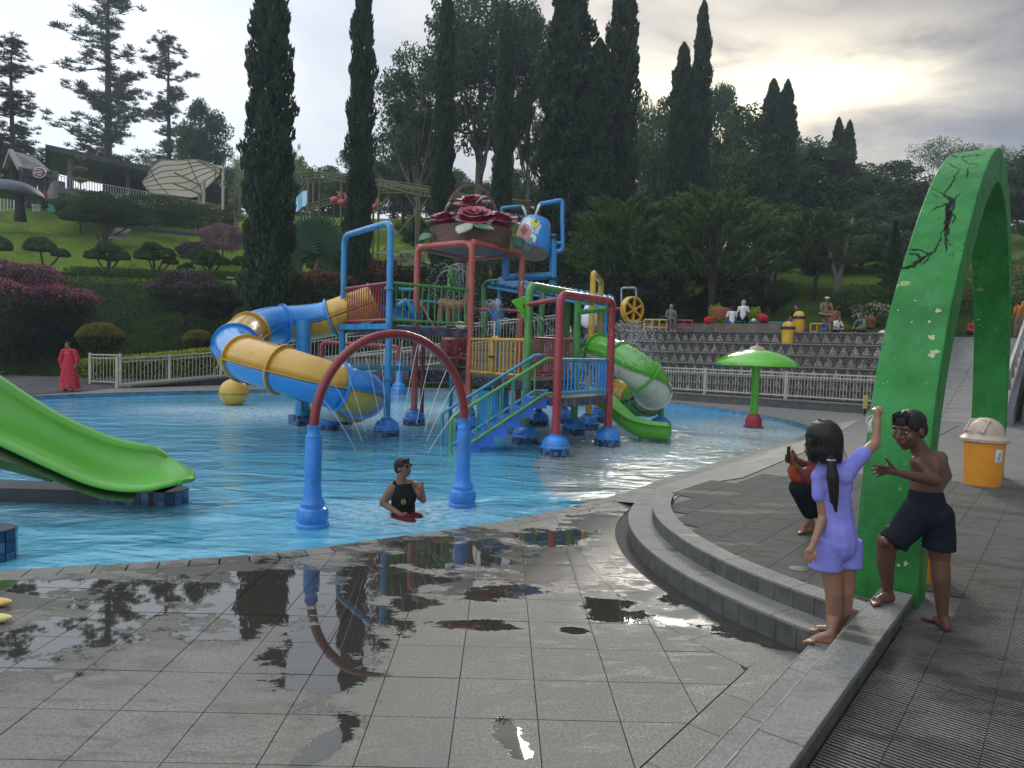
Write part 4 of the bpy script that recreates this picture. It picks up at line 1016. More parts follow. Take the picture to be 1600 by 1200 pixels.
# stairs from the water up to the landing
S0 = at(716, 706, WZ); S1 = V(((P8.x+g1.x)/2-.02, (P8.y+g1.y)/2, ZC)); S0 = V((-.95, 13.05, -.35)); dS = (S1-S0); dh = V((dS.x, dS.y, 0)).normalized(); sn = V((dh.y, -dh.x, 0)); SW = .40
m_stair = M('stair_blue', (.03, .17, .62), rough=.3, var=.15, scale=3, grime=.4, coat=.3)
NS = 7
for k in range(NS):
    c = S0.lerp(S1, (k+.5)/NS); z = S0.z+(S1.z-S0.z)*(k+1)/NS-.03
    P = [c+dh*.16+sn*SW, c-dh*.16+sn*SW, c-dh*.16-sn*SW, c+dh*.16-sn*SW]; MB().prism([(p.x, p.y) for p in P], z-.19, z).build('stair_tread', m_stair, tw, recalc=True)
for sgn, mat, bmat in ((1, m_green, m_green), (-1, m_teal, m_teal)):
    off = sn*SW*sgn*1.08; st_, en = S0+off, S1+off; sl = en-st_
    lo, hi = .18, .86
    a = st_+sl*.0; o = MB()
    topp = [st_-dh*.05+V((0, 0, -.1)), st_-dh*.05+V((0, 0, hi)), en+V((0, 0, .72)), en+dh*.28+V((0, 0, .72))] if sgn == 1 else [st_-dh*.12+V((0, 0, -.1)), st_-dh*.12+V((0, 0, hi)), en+V((0, 0, .78)), en+dh*.1+sn*.12+V((0, 0, .78))]
    o.tube(fillet(topp, .05, 4), .032, 10); o.tube(fillet([st_+V((0, 0, lo)), en+V((0, 0, .06)), en+dh*.28+V((0, 0, .06))], .05, 4), .03, 10)
    ob = o.build('handrail', mat, tw, smooth=50); me = barmesh(bmat.name+'0.016', .016, bmat)
    for i in range(1, 8):
        q0 = (st_+V((0, 0, lo))).lerp(en+V((0, 0, .06)), i/8); q1 = (st_-dh*.05+V((0, 0, hi))).lerp(en+V((0, 0, .72)), i/8); share('bar', me, ob, q0, scale=(1, 1, q1.z-q0.z))
# upper pipes and arms
def pipe(pts, r, mat, name='pipe', par=None, rad=.12, seg=10): return MB().tube(fillet(pts, rad, 5), r, seg).build(name, mat, par or tw, smooth=50)
pipe([pt(812, 478, 14.3), pt(880, 466, 13.2)], .05, m_crim); pipe([pt(742, 483, 16.2), pt(826, 487, 16.2)], .045, m_crim)
pipe([pt(905, 488, 15.9), pt(950, 482, 14.4)], .06, m_green); pipe([pt(905, 466, 15.9), pt(925, 474, 17)], .05, m_green2)
pipe([pt(815, 447, 14.2), pt(815, 440, 14.2), pt(848, 451, 14.6), pt(850, 478, 14.6)], .018, m_steel, 'shower_pipe')
pipe([pt(952, 484, 14.1), pt(978, 482, 14.1)], .035, m_crim)
pipe([pt(757, 530, 18), pt(757, 443, 18), pt(775, 441, 18.4)], .09, m_green2, rad=.2)
b = MB(); pn = [pt(799, 470, 14.0), pt(824, 462, 14.3), pt(823, 498, 14.1), pt(819, 497, 13.9)]
b.add(pn+[p+V((.02, .05, .02)) for p in pn], [(0, 1, 2, 3), (4, 5, 6, 7), (0, 1, 5, 4), (1, 2, 6, 5), (2, 3, 7, 6), (3, 0, 4, 7)]); b.build('spill_chute', m_mush, tw)
MB().lathe([(.02, -.30), (.22, 0), (.20, 0), (.0, -.2)], pt(776, 484, 16.1), 14).build('drip_cone', m_blue, tw, smooth=40)
# corrugated blue roof
ra, rb_, rc_, rd_ = pt(762, 443, 17.6), pt(963, 478, 17.6), pt(958, 462, 21), pt(785, 432, 21)
NC = 60; P = []
for i in range(NC+1):
    row = []
    for j in range(5):
        q = ra.lerp(rb_, i/NC).lerp(rd_.lerp(rc_, i/NC), j/4); row.append(q+V((0, 0, .028*sin(i*pi/1.5))))
    P.append(row)
rf_ = MB().grid(P).build('corrugated_roof', m_blue, tw, smooth=True); sm = rf_.modifiers.new('s', 'SOLIDIFY'); sm.thickness = .01
for k in range(6): MB().beam(ra.lerp(rd_, k/5)-V((0, 0, .08)), rb_.lerp(rc_, k/5)-V((0, 0, .08)), .05, .06).build('roof_batten', m_blue, tw)
pipe([up(PP(776, 17.8), 1.2), up(PP(776, 17.8), 3.3)], .05, m_blue); pipe([up(PP(942, 18), 1.0), up(PP(942, 18), 3.05)], .06, m_blue); pipe([up(PP(868, 18), 1.0), up(PP(868, 18), 3.2)], .05, m_blue)
# maroon tub, dark tank and turquoise frame under the decks
MB().lathe([(.3, 1.2), (.42, 1.35), (.42, 2.0), (.36, 2.05)], PP(712, 18), 16).build('tub', m_maroon, tw, smooth=40)
MB().lathe([(.3, -.5), (.35, -.3), (.35, .85)], PP(772, 15.8), 16).build('water_tank', m_blue, tw, smooth=40)
for px in (757, 788, 705, 660): pipe([up(PP(px, 17.2), -.6), up(PP(px, 17.2), 1.1 if px > 700 else 2.1)], .05, m_green2 if px == 757 else m_maroon if px < 700 else m_teal)
railing(PP(618, 18.4), PP(700, 18.6), ZA+.1, 3.0, m_teal, .18); pipe([pt(625, 448, 18.5), pt(625, 432+20, 18.5), pt(650, 452, 18.5), pt(650, 500, 18.5)], .04, m_teal)
for a, b_ in ((pt(655, 470, 17.2), pt(680, 515, 16.4)),): pipe([a, b_], .03, m_crim)
pipe([pt(640, 558, 17.4), pt(737, 560, 17.4)], .025, m_crim); pipe([pt(640, 572, 17.4), pt(737, 574, 17.4)], .02, m_green2)
MB().beam(pt(640, 585, 17.6), pt(735, 590, 17.6), .3, .28).build('lower_deck', m_dark, tw); 
# small green sprinkler shrub and its stem
sp = thing('plant_sprinkler', 'small green plant-shaped sprinkler head on the upper deck', 'sprinkler', tuple(pt(709, 490, 18.2)))
pipe([pt(709, 495, 18.2), pt(709, 455, 18.2)], .03, m_green2, 'stem', sp); b = MB()
for k in range(26):
    a = random.uniform(0, 2*pi); z = random.uniform(-.28, .28); c = pt(709, 437, 18.2)+V((cos(a)*.13, sin(a)*.13, z)); b.ell(c, (.05, .05, .12), Matrix.Rotation(.4, 3, 'X'), 6, 4)
b.build('leaf_cluster', m_green, sp, smooth=True)
pipe([pt(706, 425, 18.6), pt(706, 414, 18.6), pt(723, 412, 18.6), pt(724, 440, 18.6)], .02, m_steel, 'steel_pipe', sp, .04)
# blue moulded slide mouth seat seen behind the red railing
b = MB(); P = []
for i in range(9):
    row = []
    for j in range(9): row.append(pt(590+i*8, 475+14*(i/8)+ (16 if 0 < i < 8 else 0)*sin(j/8*pi), 16.6+.8*j/8))
    P.append(row)
MB().grid(P).build('slide_tray', m_tblue, tw, smooth=True)
b = MB(); b.tube([pt(622, 478, 16.4), pt(634, 470, 16.5), pt(644, 482, 16.5), pt(650, 500, 16.5)], .07, 8).build('slide_tray_edge', m_tblue, tw, smooth=True)

# ---------------------------------------------------------------- tube slides
def tube_slide(name, label, path, r, cols, posts=(), NSEG=None, flange=None, wall=.02):
    C_ = resample(spline(path, 10), 121); th_ = thing(name, label, 'water slide', tuple(C_[-1])); nsec = len(cols); SG = 24
    per = 120//nsec
    frames = []
    for i in range(len(C_)):
        tg = (C_[min(i+1, 120)]-C_[max(i-1, 0)]).normalized(); s_ = tg.cross(V((0, 0, 1))).normalized(); u_ = s_.cross(tg); frames.append((C_[i], s_, u_, tg))
    for k, (ctop, cbot) in enumerate(cols):
        i0, i1 = k*per, (k+1)*per if k < nsec-1 else 120
        for half, mat in ((0, ctop), (1, cbot)):
            P = []
            for i in range(i0, i1+1):
                c, s_, u_, tg = frames[i]; row = []
                for j in range(SG//2+1):
                    a = pi*j/(SG//2)+(pi if half else 0); row.append(c+(s_*cos(a)+u_*sin(a))*r)
                P.append(row)
            b = MB().grid(P); ob = b.build('top_shell' if not half else 'bottom_shell', mat, th_, smooth=True)
            sm = ob.modifiers.new('s', 'SOLIDIFY'); sm.thickness = wall; sm.offset = 1
        for side in (-1, 1):                                # bolted seam flange along the joint of the two shells
            P = [[frames[i][0]+frames[i][1]*side*(r+.0), frames[i][0]+frames[i][1]*side*(r+.05)] for i in range(i0, i1+1)]
            ob = MB().grid(P).build('seam_flange', ctop, th_); sm = ob.modifiers.new('s', 'SOLIDIFY'); sm.thickness = .018; sm.offset = 0
        for i in ([i0, i1] if k == nsec-1 else [i0]):
            c, s_, u_, tg = frames[i]
            MB().lathe([(r-.005, -.02), (r+.055, -.02), (r+.055, .02), (r-.005, .02)], c, 28, tg, cap=False).build('ring_flange', ctop, th_, smooth=40)
    return th_
path = [pt(586, 472, 17.0), pt(545, 487, 16.95), pt(505, 500, 16.9), pt(465, 505, 16.7), pt(425, 508, 16.3), pt(392, 519, 15.6), pt(369, 537, 14.6), pt(378, 557, 13.7), pt(412, 569, 13.1), pt(458, 583, 12.8), pt(510, 599, 12.8), pt(552, 611, 13.2), pt(566, 619, 14.1), pt(552, 626, 15.0), pt(520, 630, 15.5), pt(500, 631, 15.6)]
ts = tube_slide('tube_slide', 'yellow and blue enclosed tube slide spiralling down from the upper deck', path, .43,
    [(m_gold, m_gold), (m_tblue, m_gold), (m_tblue, m_tblue), (m_gold, m_tblue), (m_tblue, m_gold), (m_gold, m_tblue), (m_gold, m_tblue), (m_tblue, m_gold), (m_tblue, m_tblue), (m_gold, m_white)])
def support(par, p, z, r=.09, mat=None): 
    o = MB().tube([(p.x, p.y, -.6), (p.x, p.y, z)], r, 14).build('support_post', mat or m_blue, par, smooth=50); return o
sq = V((-4.70, 16.3, 0)); support(ts, sq, 2.35, .17); MB().lathe([(.32, -.6), (.32, .1)], sq, 4).build('plinth', m_poolw2, ts)
for a, b_ in (((350, 575, 14.4), (470, 624, 15.6)), ((470, 622, 15.6), (490, 629, 16.0)), ((490, 629, 16.0), (478, 652, 16.4)), ((470, 600, 15.0), (473, 640, 16.0)), ((520, 642, 15.4), (585, 642, 15.3))): pipe([pt(*a), pt(*b_)], .05, m_teal2, 'brace', ts)
s2 = at(531, 662, WZ); o = support(ts, V((s2.x, s2.y-1.2, 0)), .55, .09); base_orn(o, V((s2.x, s2.y-1.2, 0)))
path = [pt(934, 549, 16.9), pt(955, 556, 16.5), pt(980, 568, 16.1), pt(1003, 584, 15.9), pt(1018, 602, 16.1), pt(1018, 618, 16.8), pt(1000, 626, 17.7), pt(975, 620, 18.3), pt(960, 612, 18.6)]
ws = tube_slide('tube_slide', 'white and green tube slide curling down on the right of the tower', path, .41,
    [(m_sgreen, m_white), (m_sgreen, m_white), (m_sgreen, m_white), (m_white, m_green2), (m_sgreen, m_green2), (m_gold, m_gold)])
wb = at(1018, 668, WZ); o = support(ws, V((wb.x, wb.y-1, 0)), .5, .07, m_green2); base_orn(o, V((wb.x, wb.y-1, 0)))
# open green slide
def channel(par, name, path, wd, ht, mat, n=40):
    C_ = resample(spline(path, 8), n); P = []
    for i in range(n):
        tg = (C_[min(i+1, n-1)]-C_[max(i-1, 0)]); tg.z *= .3; tg.normalize(); s_ = tg.cross(V((0, 0, 1))).normalized(); row = []
        for k in range(11):
            a = -1.15+2.3*k/10; row.append(C_[i]+s_*wd*sin(a)/sin(1.15)+V((0, 0, ht*(abs(a)/1.15)**2.4)))
        row = [row[0]+s_*-.05]+row+[row[-1]+s_*.05]; P.append(row)
    ob = MB().grid(P).build(name, mat, par, smooth=True); sm = ob.modifiers.new('s', 'SOLIDIFY'); sm.thickness = .03; return ob
og = thing('open_slide', 'short open green slide dropping from the low landing into the pool', 'water slide', tuple(at(1040, 690, WZ)))
channel(og, 'chute', [pt(915, 628, 15.6), pt(938, 634, 15.5), pt(958, 652, 15.3), pt(985, 674, 15.1), pt(1010, 683, 15.0), pt(1046, 687, 14.9)], .3, .34, m_sgreen)
for px, py in ((1000, 690), (1034, 692)): q = at(px, py, WZ); support(og, V((q.x, q.y, 0)), .02+.0, .04, m_green2)

# ---------------------------------------------------------------- rose basket on the orange frame
bk = thing('rose_basket', 'giant woven basket of dark red roses on top of the salmon frame', 'basket', (ctr.x, ctr.y, 4.27))
mt, t = new_mat('wicker'); vec = t.n('ShaderNodeTexCoord').outputs['UV']; brk = t.n('ShaderNodeTexBrick', Scale=1.0)
p_ = wpos(t); sp_ = t.n('ShaderNodeSeparateXYZ', Vector=p_); ax = t.math('SUBTRACT', sp_.outputs[0], ctr.x); ay = t.math('SUBTRACT', sp_.outputs[1], ctr.y)
ang = t.math('MULTIPLY', t.math('ARCTAN2', ay, ax), 15.0); cb_ = t.n('ShaderNodeCombineXYZ', X=ang, Y=t.math('MULTIPLY', sp_.outputs[2], 12))
t.link(cb_.outputs[0], brk.inputs['Vector'])
for k, v in (('Color1', (.22, .13, .10, 1)), ('Color2', (.30, .19, .14, 1)), ('Mortar', (.04, .025, .02, 1)), ('Mortar Size', .09), ('Brick Width', 1.0), ('Row Height', .5)): brk.inputs[k].default_value = v
fin(t, brk.outputs['Color'], .6, brk.outputs['Fac'], .02, -.8); m_wicker = mt
MB().lathe([(.90, 4.27), (.95, 4.30), (1.0, 4.66), (1.02, 4.70), (.97, 4.71), (.9, 4.64), (0, 4.62)], ctr, 40).build('woven_band', m_wicker, bk, smooth=30)
hp = [ctr+V((-.70*cos(a), -.25*cos(a), 0))*1.0+V((0, 0, 4.6+1.22*sin(a))) for a in np.linspace(0, pi, 24)]
b = MB()
for a, c in zip(hp, hp[1:]): b.beam(a, c, .065, .03, up=(0, 1, 0))
b.build('handle', m_wicker, bk)
m_rose = M('rose_petal', (.36, .05, .095), rough=.42, var=.3, scale=3, grime=.35, gcol=(.35, .22, .25), coat=.2)
m_leafp = M('painted_leaf', (.03, .14, .07), rough=.4, var=.25, scale=4, grime=.3, gcol=(.3, .36, .28)); m_leafw = M('pale_leaf', (.36, .42, .33), rough=.5, var=.2, grime=.3)
P = []
for i in range(8):
    v = i/7; row = []
    for j in range(9):
        u = -1+2*j/8; wv = .62*sin(min(v*1.9+.35, pi*.62))*u; rr = .30+.16*sin(pi*v*.6)+.30*v**5; row.append(V((rr*cos(wv*1.2), rr*sin(wv*1.35), -.35+1.05*v-.14*v**6*(1+.8*abs(u)))))
    P.append(row)
pmb = MB().grid(P); pme = bpy.data.meshes.new('petal'); pme.from_pydata(pmb.v, [], pmb.f); pme.materials.append(m_rose); smooth_mesh(pme)
bm = bmesh.new(); bm.from_mesh(pme); g_ = bmesh.ops.extrude_face_region(bm, geom=bm.faces[:]); 
for v_ in [e for e in g_['geom'] if isinstance(e, bmesh.types.BMVert)]: v_.co += V((.025, 0, .012))
bmesh.ops.recalc_face_normals(bm, faces=bm.faces); bm.to_mesh(pme); bm.free(); smooth_mesh(pme, 60)
def rose(c, s, tilt=(0, 0), rz=0):
    core = MB().ell(c+V((0, 0, .18*s)), (.2*s, .2*s, .42*s)).build('rose', m_rose, bk, smooth=True)
    for ring, (n_, sc_, zz_, tl) in enumerate(((3, .45, .42, -.12), (4, .68, .26, .0), (5, .92, .06, .14), (6, 1.12, -.16, .34))):
        for k in range(n_):
            o = bpy.data.objects.new('petal', pme); COL.objects.link(o); o.parent = core
            o.matrix_local = Matrix.Translation(c-ORG[bk.name]+V((0, 0, zz_*s*.6))) @ Matrix.Rotation(tilt[0], 4, 'X') @ Matrix.Rotation(tilt[1], 4, 'Y') @ Matrix.Rotation(rz+2*pi*k/n_+ring*.7, 4, 'Z') @ Matrix.Rotation(tl, 4, 'Y') @ Matrix.Scale(s*sc_, 4)
rose(pt(742, 344, 16.9), .52, (.5, 0)); rose(pt(738, 322, 17.7), .50, (.3, -.1), .5); rose(pt(694, 347, 17.0), .44, (.25, -.15), 1); rose(pt(784, 349, 17.1), .48, (.25, .15), 2)
def bigleaf(a, b_, c, wd, mat, par=bk):
    a, b_, c = V(a), V(b_), V(c); P = []
    for i in range(9):
        v = i/8; q = a*(1-v)**2+b_*2*v*(1-v)+c*v*v; tg = (c-a).normalized(); s_ = tg.cross(V((0, -.4, 1))).normalized(); w_ = wd*sin(pi*min(v*.92+.06, 1)); P.append([q+s_*w_+V((0, 0, .05*w_)), q-V((0, 0, .25*w_)), q-s_*w_+V((0, 0, .05*w_))])
    ob = MB().grid(P).build('leaf', mat, par, smooth=True); sm = ob.modifiers.new('s', 'SOLIDIFY'); sm.thickness = .03; return ob
bigleaf(pt(737, 350, 16.3), pt(722, 358, 16.0), pt(716, 366, 15.9), .20, m_leafw); bigleaf(pt(740, 351, 16.3), pt(756, 356, 16.1), pt(772, 360, 16.0), .18, m_leafp)
bigleaf(pt(677, 366, 16.9), pt(668, 368, 16.8), pt(655, 377, 16.7), .20, m_leafp); bigleaf(pt(798, 370, 17.0), pt(808, 375, 16.9), pt(816, 388, 16.8), .22, m_leafp)
bigleaf(pt(744, 318, 17.3), pt(750, 312, 17.2), pt(757, 308, 17.2), .09, m_leafw); bigleaf(pt(698, 328, 17.1), pt(701, 322, 17.0), pt(704, 316, 17.0), .1, m_leafw)

# ---------------------------------------------------------------- tipping bucket
tb = thing('tipping_bucket', 'painted blue tipping bucket with flower and butterfly picture hung in pipe frame', 'bucket', tuple(pt(832, 400, 18.2)))
c0, c1 = pt(829, 396, 18.1), pt(838, 347, 18.4); ax_ = (c1-c0).normalized(); Lb = (c1-c0).length
bprof = [(.47, 0), (.485, .02), (.46, Lb*.5), (.40, Lb*.92), (.36, Lb), (.0, Lb*1.02)]
MB().lathe(bprof, c0, 36, ax_, cap=False).build('bucket_shell', m_tblue, tb, smooth=50)
MB().lathe([(.0, .03), (.455, .012)], c0, 36, ax_).build('bucket_mouth', M('tan_inside', (.62, .36, .17), rough=.6, var=.15), tb)
bR = V((0, 0, 1)).rotation_difference(ax_).to_matrix()
def on_b(px, py, d=.006):                                   # a point on the shell facing the viewer
    r_ = V(ray(px, py)).normalized(); o_ = V((0, 0, EYE)); best = None
    for k in range(400):
        s_ = 16.8+k*.006; q = o_+r_*s_/r_.y*1.0; lq = bR.transposed() @ (q-c0); z_ = lq.z
        if 0 <= z_ <= Lb:
            rr = np.interp(z_, [p[1] for p in bprof], [p[0] for p in bprof])+d
            if hypot(lq.x, lq.y) <= rr: best = q; break
    return best
def decal(pts, mat, d=.006, name='painted_motif'):
    cx_, cy_ = sum(p[0] for p in pts)/len(pts), sum(p[1] for p in pts)/len(pts); vs = []; fs = []; n_ = len(pts)*3; ring = []
    for k in range(len(pts)):
        a, b_ = pts[k], pts[(k+1) % len(pts)]
        for q in range(3): ring.append((a[0]+(b_[0]-a[0])*q/3, a[1]+(b_[1]-a[1])*q/3))
    rows = [[(cx_+(x-cx_)*f_, cy_+(y-cy_)*f_) for x, y in ring] for f_ in (.02, .35, .7, 1)]; P = []
    for r_ in rows:
        row = [on_b(x, y, d) for x, y in r_+[r_[0]]]
        if any(p is None for p in row): row = [p if p is not None else next((q for q in row if q is not None), None) for p in row]
        if any(p is None for p in row): return
        P.append(row)
    MB().grid(P).build(name, mat, tb)
m_pinkp = M('pink_print', (.50, .20, .20), rough=.4, var=.25, scale=30); m_yelp = M('yellow_print', (.58, .55, .06), rough=.4, var=.1); m_whp = M('pale_print', (.62, .72, .74), rough=.4, var=.2, scale=9); m_grp = M('green_print', (.10, .28, .18), rough=.4, var=.2)
decal([(813, 342), (826, 338), (835, 346), (846, 352), (840, 366), (836, 378), (826, 392), (806, 384), (803, 372), (807, 354)], m_whp, .004)
decal([(808, 360), (814, 352), (820, 348), (826, 352), (831, 360), (829, 370), (822, 376), (812, 379), (806, 372)], m_pinkp, .008)
decal([(812, 358), (820, 352), (825, 360), (818, 368)], m_cbrn, .011); decal([(822, 372), (833, 371), (830, 379), (820, 382)], m_grp, .009)
decal([(828, 347), (834, 338), (838, 346), (844, 344), (843, 354), (837, 357), (833, 356)], m_yelp, .011); decal([(835, 346), (838, 342), (839, 350)], m_black, .013); decal([(836, 350), (841, 348), (840, 352)], m_whp, .014)
for pts, r_, mt_ in (([pt(790, 436, 18.2), pt(790, 398, 18.2), pt(784, 398, 18.2)], .10, m_blue), ([pt(864, 446, 18.3), pt(864, 366, 18.3)], .10, m_blue), ([pt(788, 434, 18.2), pt(866, 430, 18.3)], .09, m_blue),
                     ([pt(784, 398, 18.2), pt(778, 400, 18.2), pt(784, 330, 18.2), pt(784, 325, 18.2), pt(815, 322, 18.2)], .045, m_teal), ([pt(865, 393, 18.3), pt(876, 392, 18.3), pt(879, 388, 18.3), pt(879, 312, 18.3), pt(843, 319, 18.3)], .055, m_tblue),
                     ([pt(866, 380, 18.3), pt(878, 379, 18.3)], .04, m_tblue), ([pt(847, 373, 18.2), pt(866, 371, 18.3)], .05, m_blue)): MB().tube(fillet(pts, .1, 5), r_, 12).build('support_pipe', mt_, tb, smooth=50)
for a, b_ in (((815, 322), (822, 338)), ((843, 319), (836, 338))): MB().tube([pt(*a, 18.2), pt((a[0]+b_[0])/2+1, (a[1]+b_[1])/2-2, 18.2), pt(*b_, 18.2)], .035, 8).build('hose', m_wht, tb, smooth=True)
for c, z in (((864, 436), 0), ((790, 430), 0), ((864, 371), 0)): q = pt(c[0], c[1], 18.25); MB().lathe([(.1, -.03), (.13, -.03), (.13, .03), (.1, .03)], q, 14).build('pipe_clamp', m_dark, tb)
# gold spinner wheel
sw_ = thing('spinner_wheel', 'gold spoked water wheel hanging from a steel pipe right of the tower', 'water wheel', tuple(pt(988, 484, 14.0)))
c = pt(989, 484, 14.0); ax_ = V((.55, -.83, .0)).normalized()
R_ = V((0, 0, 1)).rotation_difference(ax_).to_matrix()
MB().lathe([(.235, -.09), (.27, -.09), (.27, .04), (.235, .04), (.235, -.09)], c, 28, ax_, cap=False).build('rim', m_gold, sw_, smooth=40)
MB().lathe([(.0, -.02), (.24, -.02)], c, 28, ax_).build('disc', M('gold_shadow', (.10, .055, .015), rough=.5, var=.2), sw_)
for k in range(6): a = k*pi/3; MB().beam(c+R_ @ V((0, 0, .02)), c+R_ @ V((.24*cos(a), .24*sin(a), .02)), .035, .05, up=ax_).build('spoke', m_yel, sw_)
MB().lathe([(.05, 0), (.05, .07), (0, .08)], c, 12, ax_).build('hub', m_gold, sw_, smooth=40)
pipe([pt(971, 478, 14.1), pt(971, 450, 14.1), pt(994, 450, 14.1), pt(994, 466, 14.1)], .022, m_steel, 'pipe', sw_, .05)

# ---------------------------------------------------------------- spraying arch in the foreground pool
AL, AR = at(488, 822, WZ), at(722, 790, WZ); sa_ = thing('spray_arch', 'dark red pipe arch on two blue posts spraying water over the seated man', 'spray arch', (AL.x, AL.y, -.6))
for Q, s_ in ((AL, 1.0), (AR, 1.0)):
    pr = [(.185, -.47), (.185, .0), (.165, .02), (.18, .05), (.182, .11), (.165, .16), (.135, .18), (.14, .22), (.105, .27), (.10, .32), (.092, .40), (.092, .88), (.085, .91), (.088, .93), (.07, .96), (.073, 1.02), (.078, 1.04), (.0, 1.045)]
    MB().lathe([(r_*s_*.93, z_-.10) for r_, z_ in pr], (Q.x, Q.y, 0), 28).build('post', m_blue2, sa_, smooth=35)
mid_ = (AL+AR)/2; hz = .90; top = 1.93-hz; hw = (AR-AL)/2
ap = [V((mid_.x, mid_.y, hz))-V((hw.x, hw.y, 0))*cos(a)+V((0, 0, top*sin(a))) for a in np.linspace(0, pi, 41)]
ap = [ap[0]-V((0, 0, .1))]+ap+[ap[-1]-V((0, 0, .1))]
MB().tube(ap, .050, 16).build('arch_pipe', m_maroon, sa_, smooth=50)
# second, distant spray arch behind the tower
q = at(623, 616, WZ); q2 = V((q.x-3.2, q.y+.4, WZ)); sa2 = thing('spray_arch', 'distant small maroon spray arch on blue posts near the back wall', 'spray arch', (q.x, q.y, -.6))
for Q in (q, q2): MB().lathe([(.3, -.47), (.3, .1), (.26, .14), (.26, .25), (.16, .34), (.14, .4), (.14, 1.15), (.0, 1.2)], (Q.x, Q.y, 0), 18).build('post', m_tblue, sa2, smooth=35)
MB().tube(fillet([(q.x, q.y, 1.1), (q.x, q.y, 1.75), (q2.x, q2.y, 1.85), (q2.x, q2.y, 1.1)], .25, 6), .09, 10).build('arch_pipe', m_maroon, sa2, smooth=50)

# mushroom fountain
mq = at(1177, 668, WZ); mf = thing('mushroom_fountain', 'lime green mushroom umbrella fountain on a post with red foot', 'fountain', (mq.x, mq.y, -.6))
MB().lathe([(.24, -.5), (.23, .10), (.17, .20), (.16, .24), (.0, .25)], (mq.x, mq.y, 0), 8).build('foot', M('red_foot', (.35, .02, .035), rough=.4, var=.15, grime=.3), mf)
MB().lathe([(.26, -.5), (.26, -.09), (0, -.08)], (mq.x, mq.y, 0), 18).build('plinth', m_poolw2, mf)
MB().lathe([(.105, .2), (.105, 1.6)], (mq.x, mq.y, 0), 16).build('stem', m_sgreen, mf, smooth=50)
cp_ = [(.0, 1.57), (.95, 1.55), (1.05, 1.54), (1.075, 1.56), (1.065, 1.63), (1.0, 1.70), (.80, 1.82), (.55, 1.92), (.3, 1.985), (.12, 2.0), (0, 2.0)]
MB().lathe(cp_, (mq.x, mq.y, 0), 40).build('cap', m_mush, mf, smooth=50)
MB().lathe([(.22, 1.99), (.16, 2.05), (.05, 2.08), (.02, 2.18), (0, 2.18)], (mq.x, mq.y, 0), 14).build('nozzle', M('pinkish_cap', (.40, .28, .25), rough=.5), mf, smooth=40)
# yellow ball
bq = at(358, 634, WZ); yb = thing('ball_fountain', 'yellow ball fountain with a green seam in the far left of the pool', 'fountain', (bq.x, bq.y+.35, -.3))
c = V((bq.x, bq.y+.35, .24)); MB().ell(c, .425, None, 30, 20).build('ball', m_gold, yb, smooth=True)
MB().lathe([(.424, -.012), (.435, -.01), (.435, .01), (.424, .012)], c+V((0, 0, -.03)), 32).build('seam', m_green2, yb, smooth=40)
for k in range(5): a = k*2*pi/5+.3; MB().tube([c+V((.1*cos(a), .1*sin(a), .40)), c+V((.12*cos(a), .12*sin(a), .45))], .012, 6).build('nozzle', m_dark, yb)

# ---------------------------------------------------------------- big green slide, lower left
gs = thing('wide_slide', 'wide smooth green slide entering the pool from the left edge', 'water slide', (-4.2, 7.9, -.6))
near = [(-420, 540), (-250, 590), (-90, 650), (0, 690), (84, 729), (142, 753), (190, 763), (234, 763), (260, 757), (284, 752)]
farp = [(-420, 340), (-250, 440), (-90, 535), (0, 595), (50, 628), (97, 655), (160, 683), (209, 696), (235, 698), (258, 696)]
DN, DF = 7.45, 8.2; st_n = resample(spline([pt(x, y, DN) for x, y in near], 6), 60); st_f = resample(spline([pt(x, y, DF) for x, y in farp], 6), 60)
def slide_surf(dz=0, dy=0):
    P = []
    for i in range(60):
        a, b_ = st_n[i], st_f[i]; bx = a.lerp(b_, .55); ctl = V((bx.x, DF+.10, a.z-.02)); row = [a+V((-.0, -.05, -.03+dz)), a+V((0, -.02, .0+dz))]
        for k in range(1, 15): v = k/14; q = a*(1-v)**2+ctl*2*v*(1-v)+b_*v*v; row.append(q+V((0, dy*v, dz*(1-v))))
        row.append(b_+V((0, .06+dy, 0))); P.append(row)
    return P
P = slide_surf()
for i in range(56, 60):                                     # the far wall sweeps down to the lip
    f_ = (i-56)/3; 
    for k in range(2, len(P[i])):
        q = P[i][k]; base_z = P[i][1].z+.0; q.z = base_z+(q.z-base_z)*(1-.95*f_**2.2); q.x += .10*f_**.7
s1 = MB().grid(P).build('chute', m_slideg, gs, smooth=True); sm = s1.modifiers.new('s', 'SOLIDIFY'); sm.thickness = .03; sm.offset = -1
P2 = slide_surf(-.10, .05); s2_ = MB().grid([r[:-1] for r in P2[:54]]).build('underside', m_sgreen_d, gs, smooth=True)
a, b_ = 27, 27
seam = MB().tube([P[29][k]+V((0, -.004, .004)) for k in range(1, len(P[29]))], .006, 5).build('seam', m_crack, gs)
lip = MB().tube([P[59][k] for k in range(0, len(P[59]))], .03, 8).build('lip', m_slideg, gs, smooth=True)
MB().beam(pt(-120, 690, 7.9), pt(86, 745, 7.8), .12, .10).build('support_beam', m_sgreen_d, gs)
q0 = at(258, 793, WZ)
pier = MB(); pier.box((q0.x-1.9-.0, 8.15, -.27), (3.7, .42, .60)); pier.lathe([(.21, -.57), (.21, .03)], (q0.x-.09, 8.15, 0), 20); po = pier.build('pier', m_dark, gs)
mt, t = new_mat('glazed_blue_tile'); oi = t.n('ShaderNodeObjectInfo').outputs['Random']
fin(t, t.mix(t.ramp(oi, .2, .8), (.012, .04, .12), (.06, .15, .28)), .15, Coat_Weight=.4); m_gtile = mt
tb_ = MB(); tb_.box((0, 0, 0), (.088, .008, .088)); o = tb_.build('tile', m_gtile); tme2 = o.data; bpy.data.objects.remove(o)
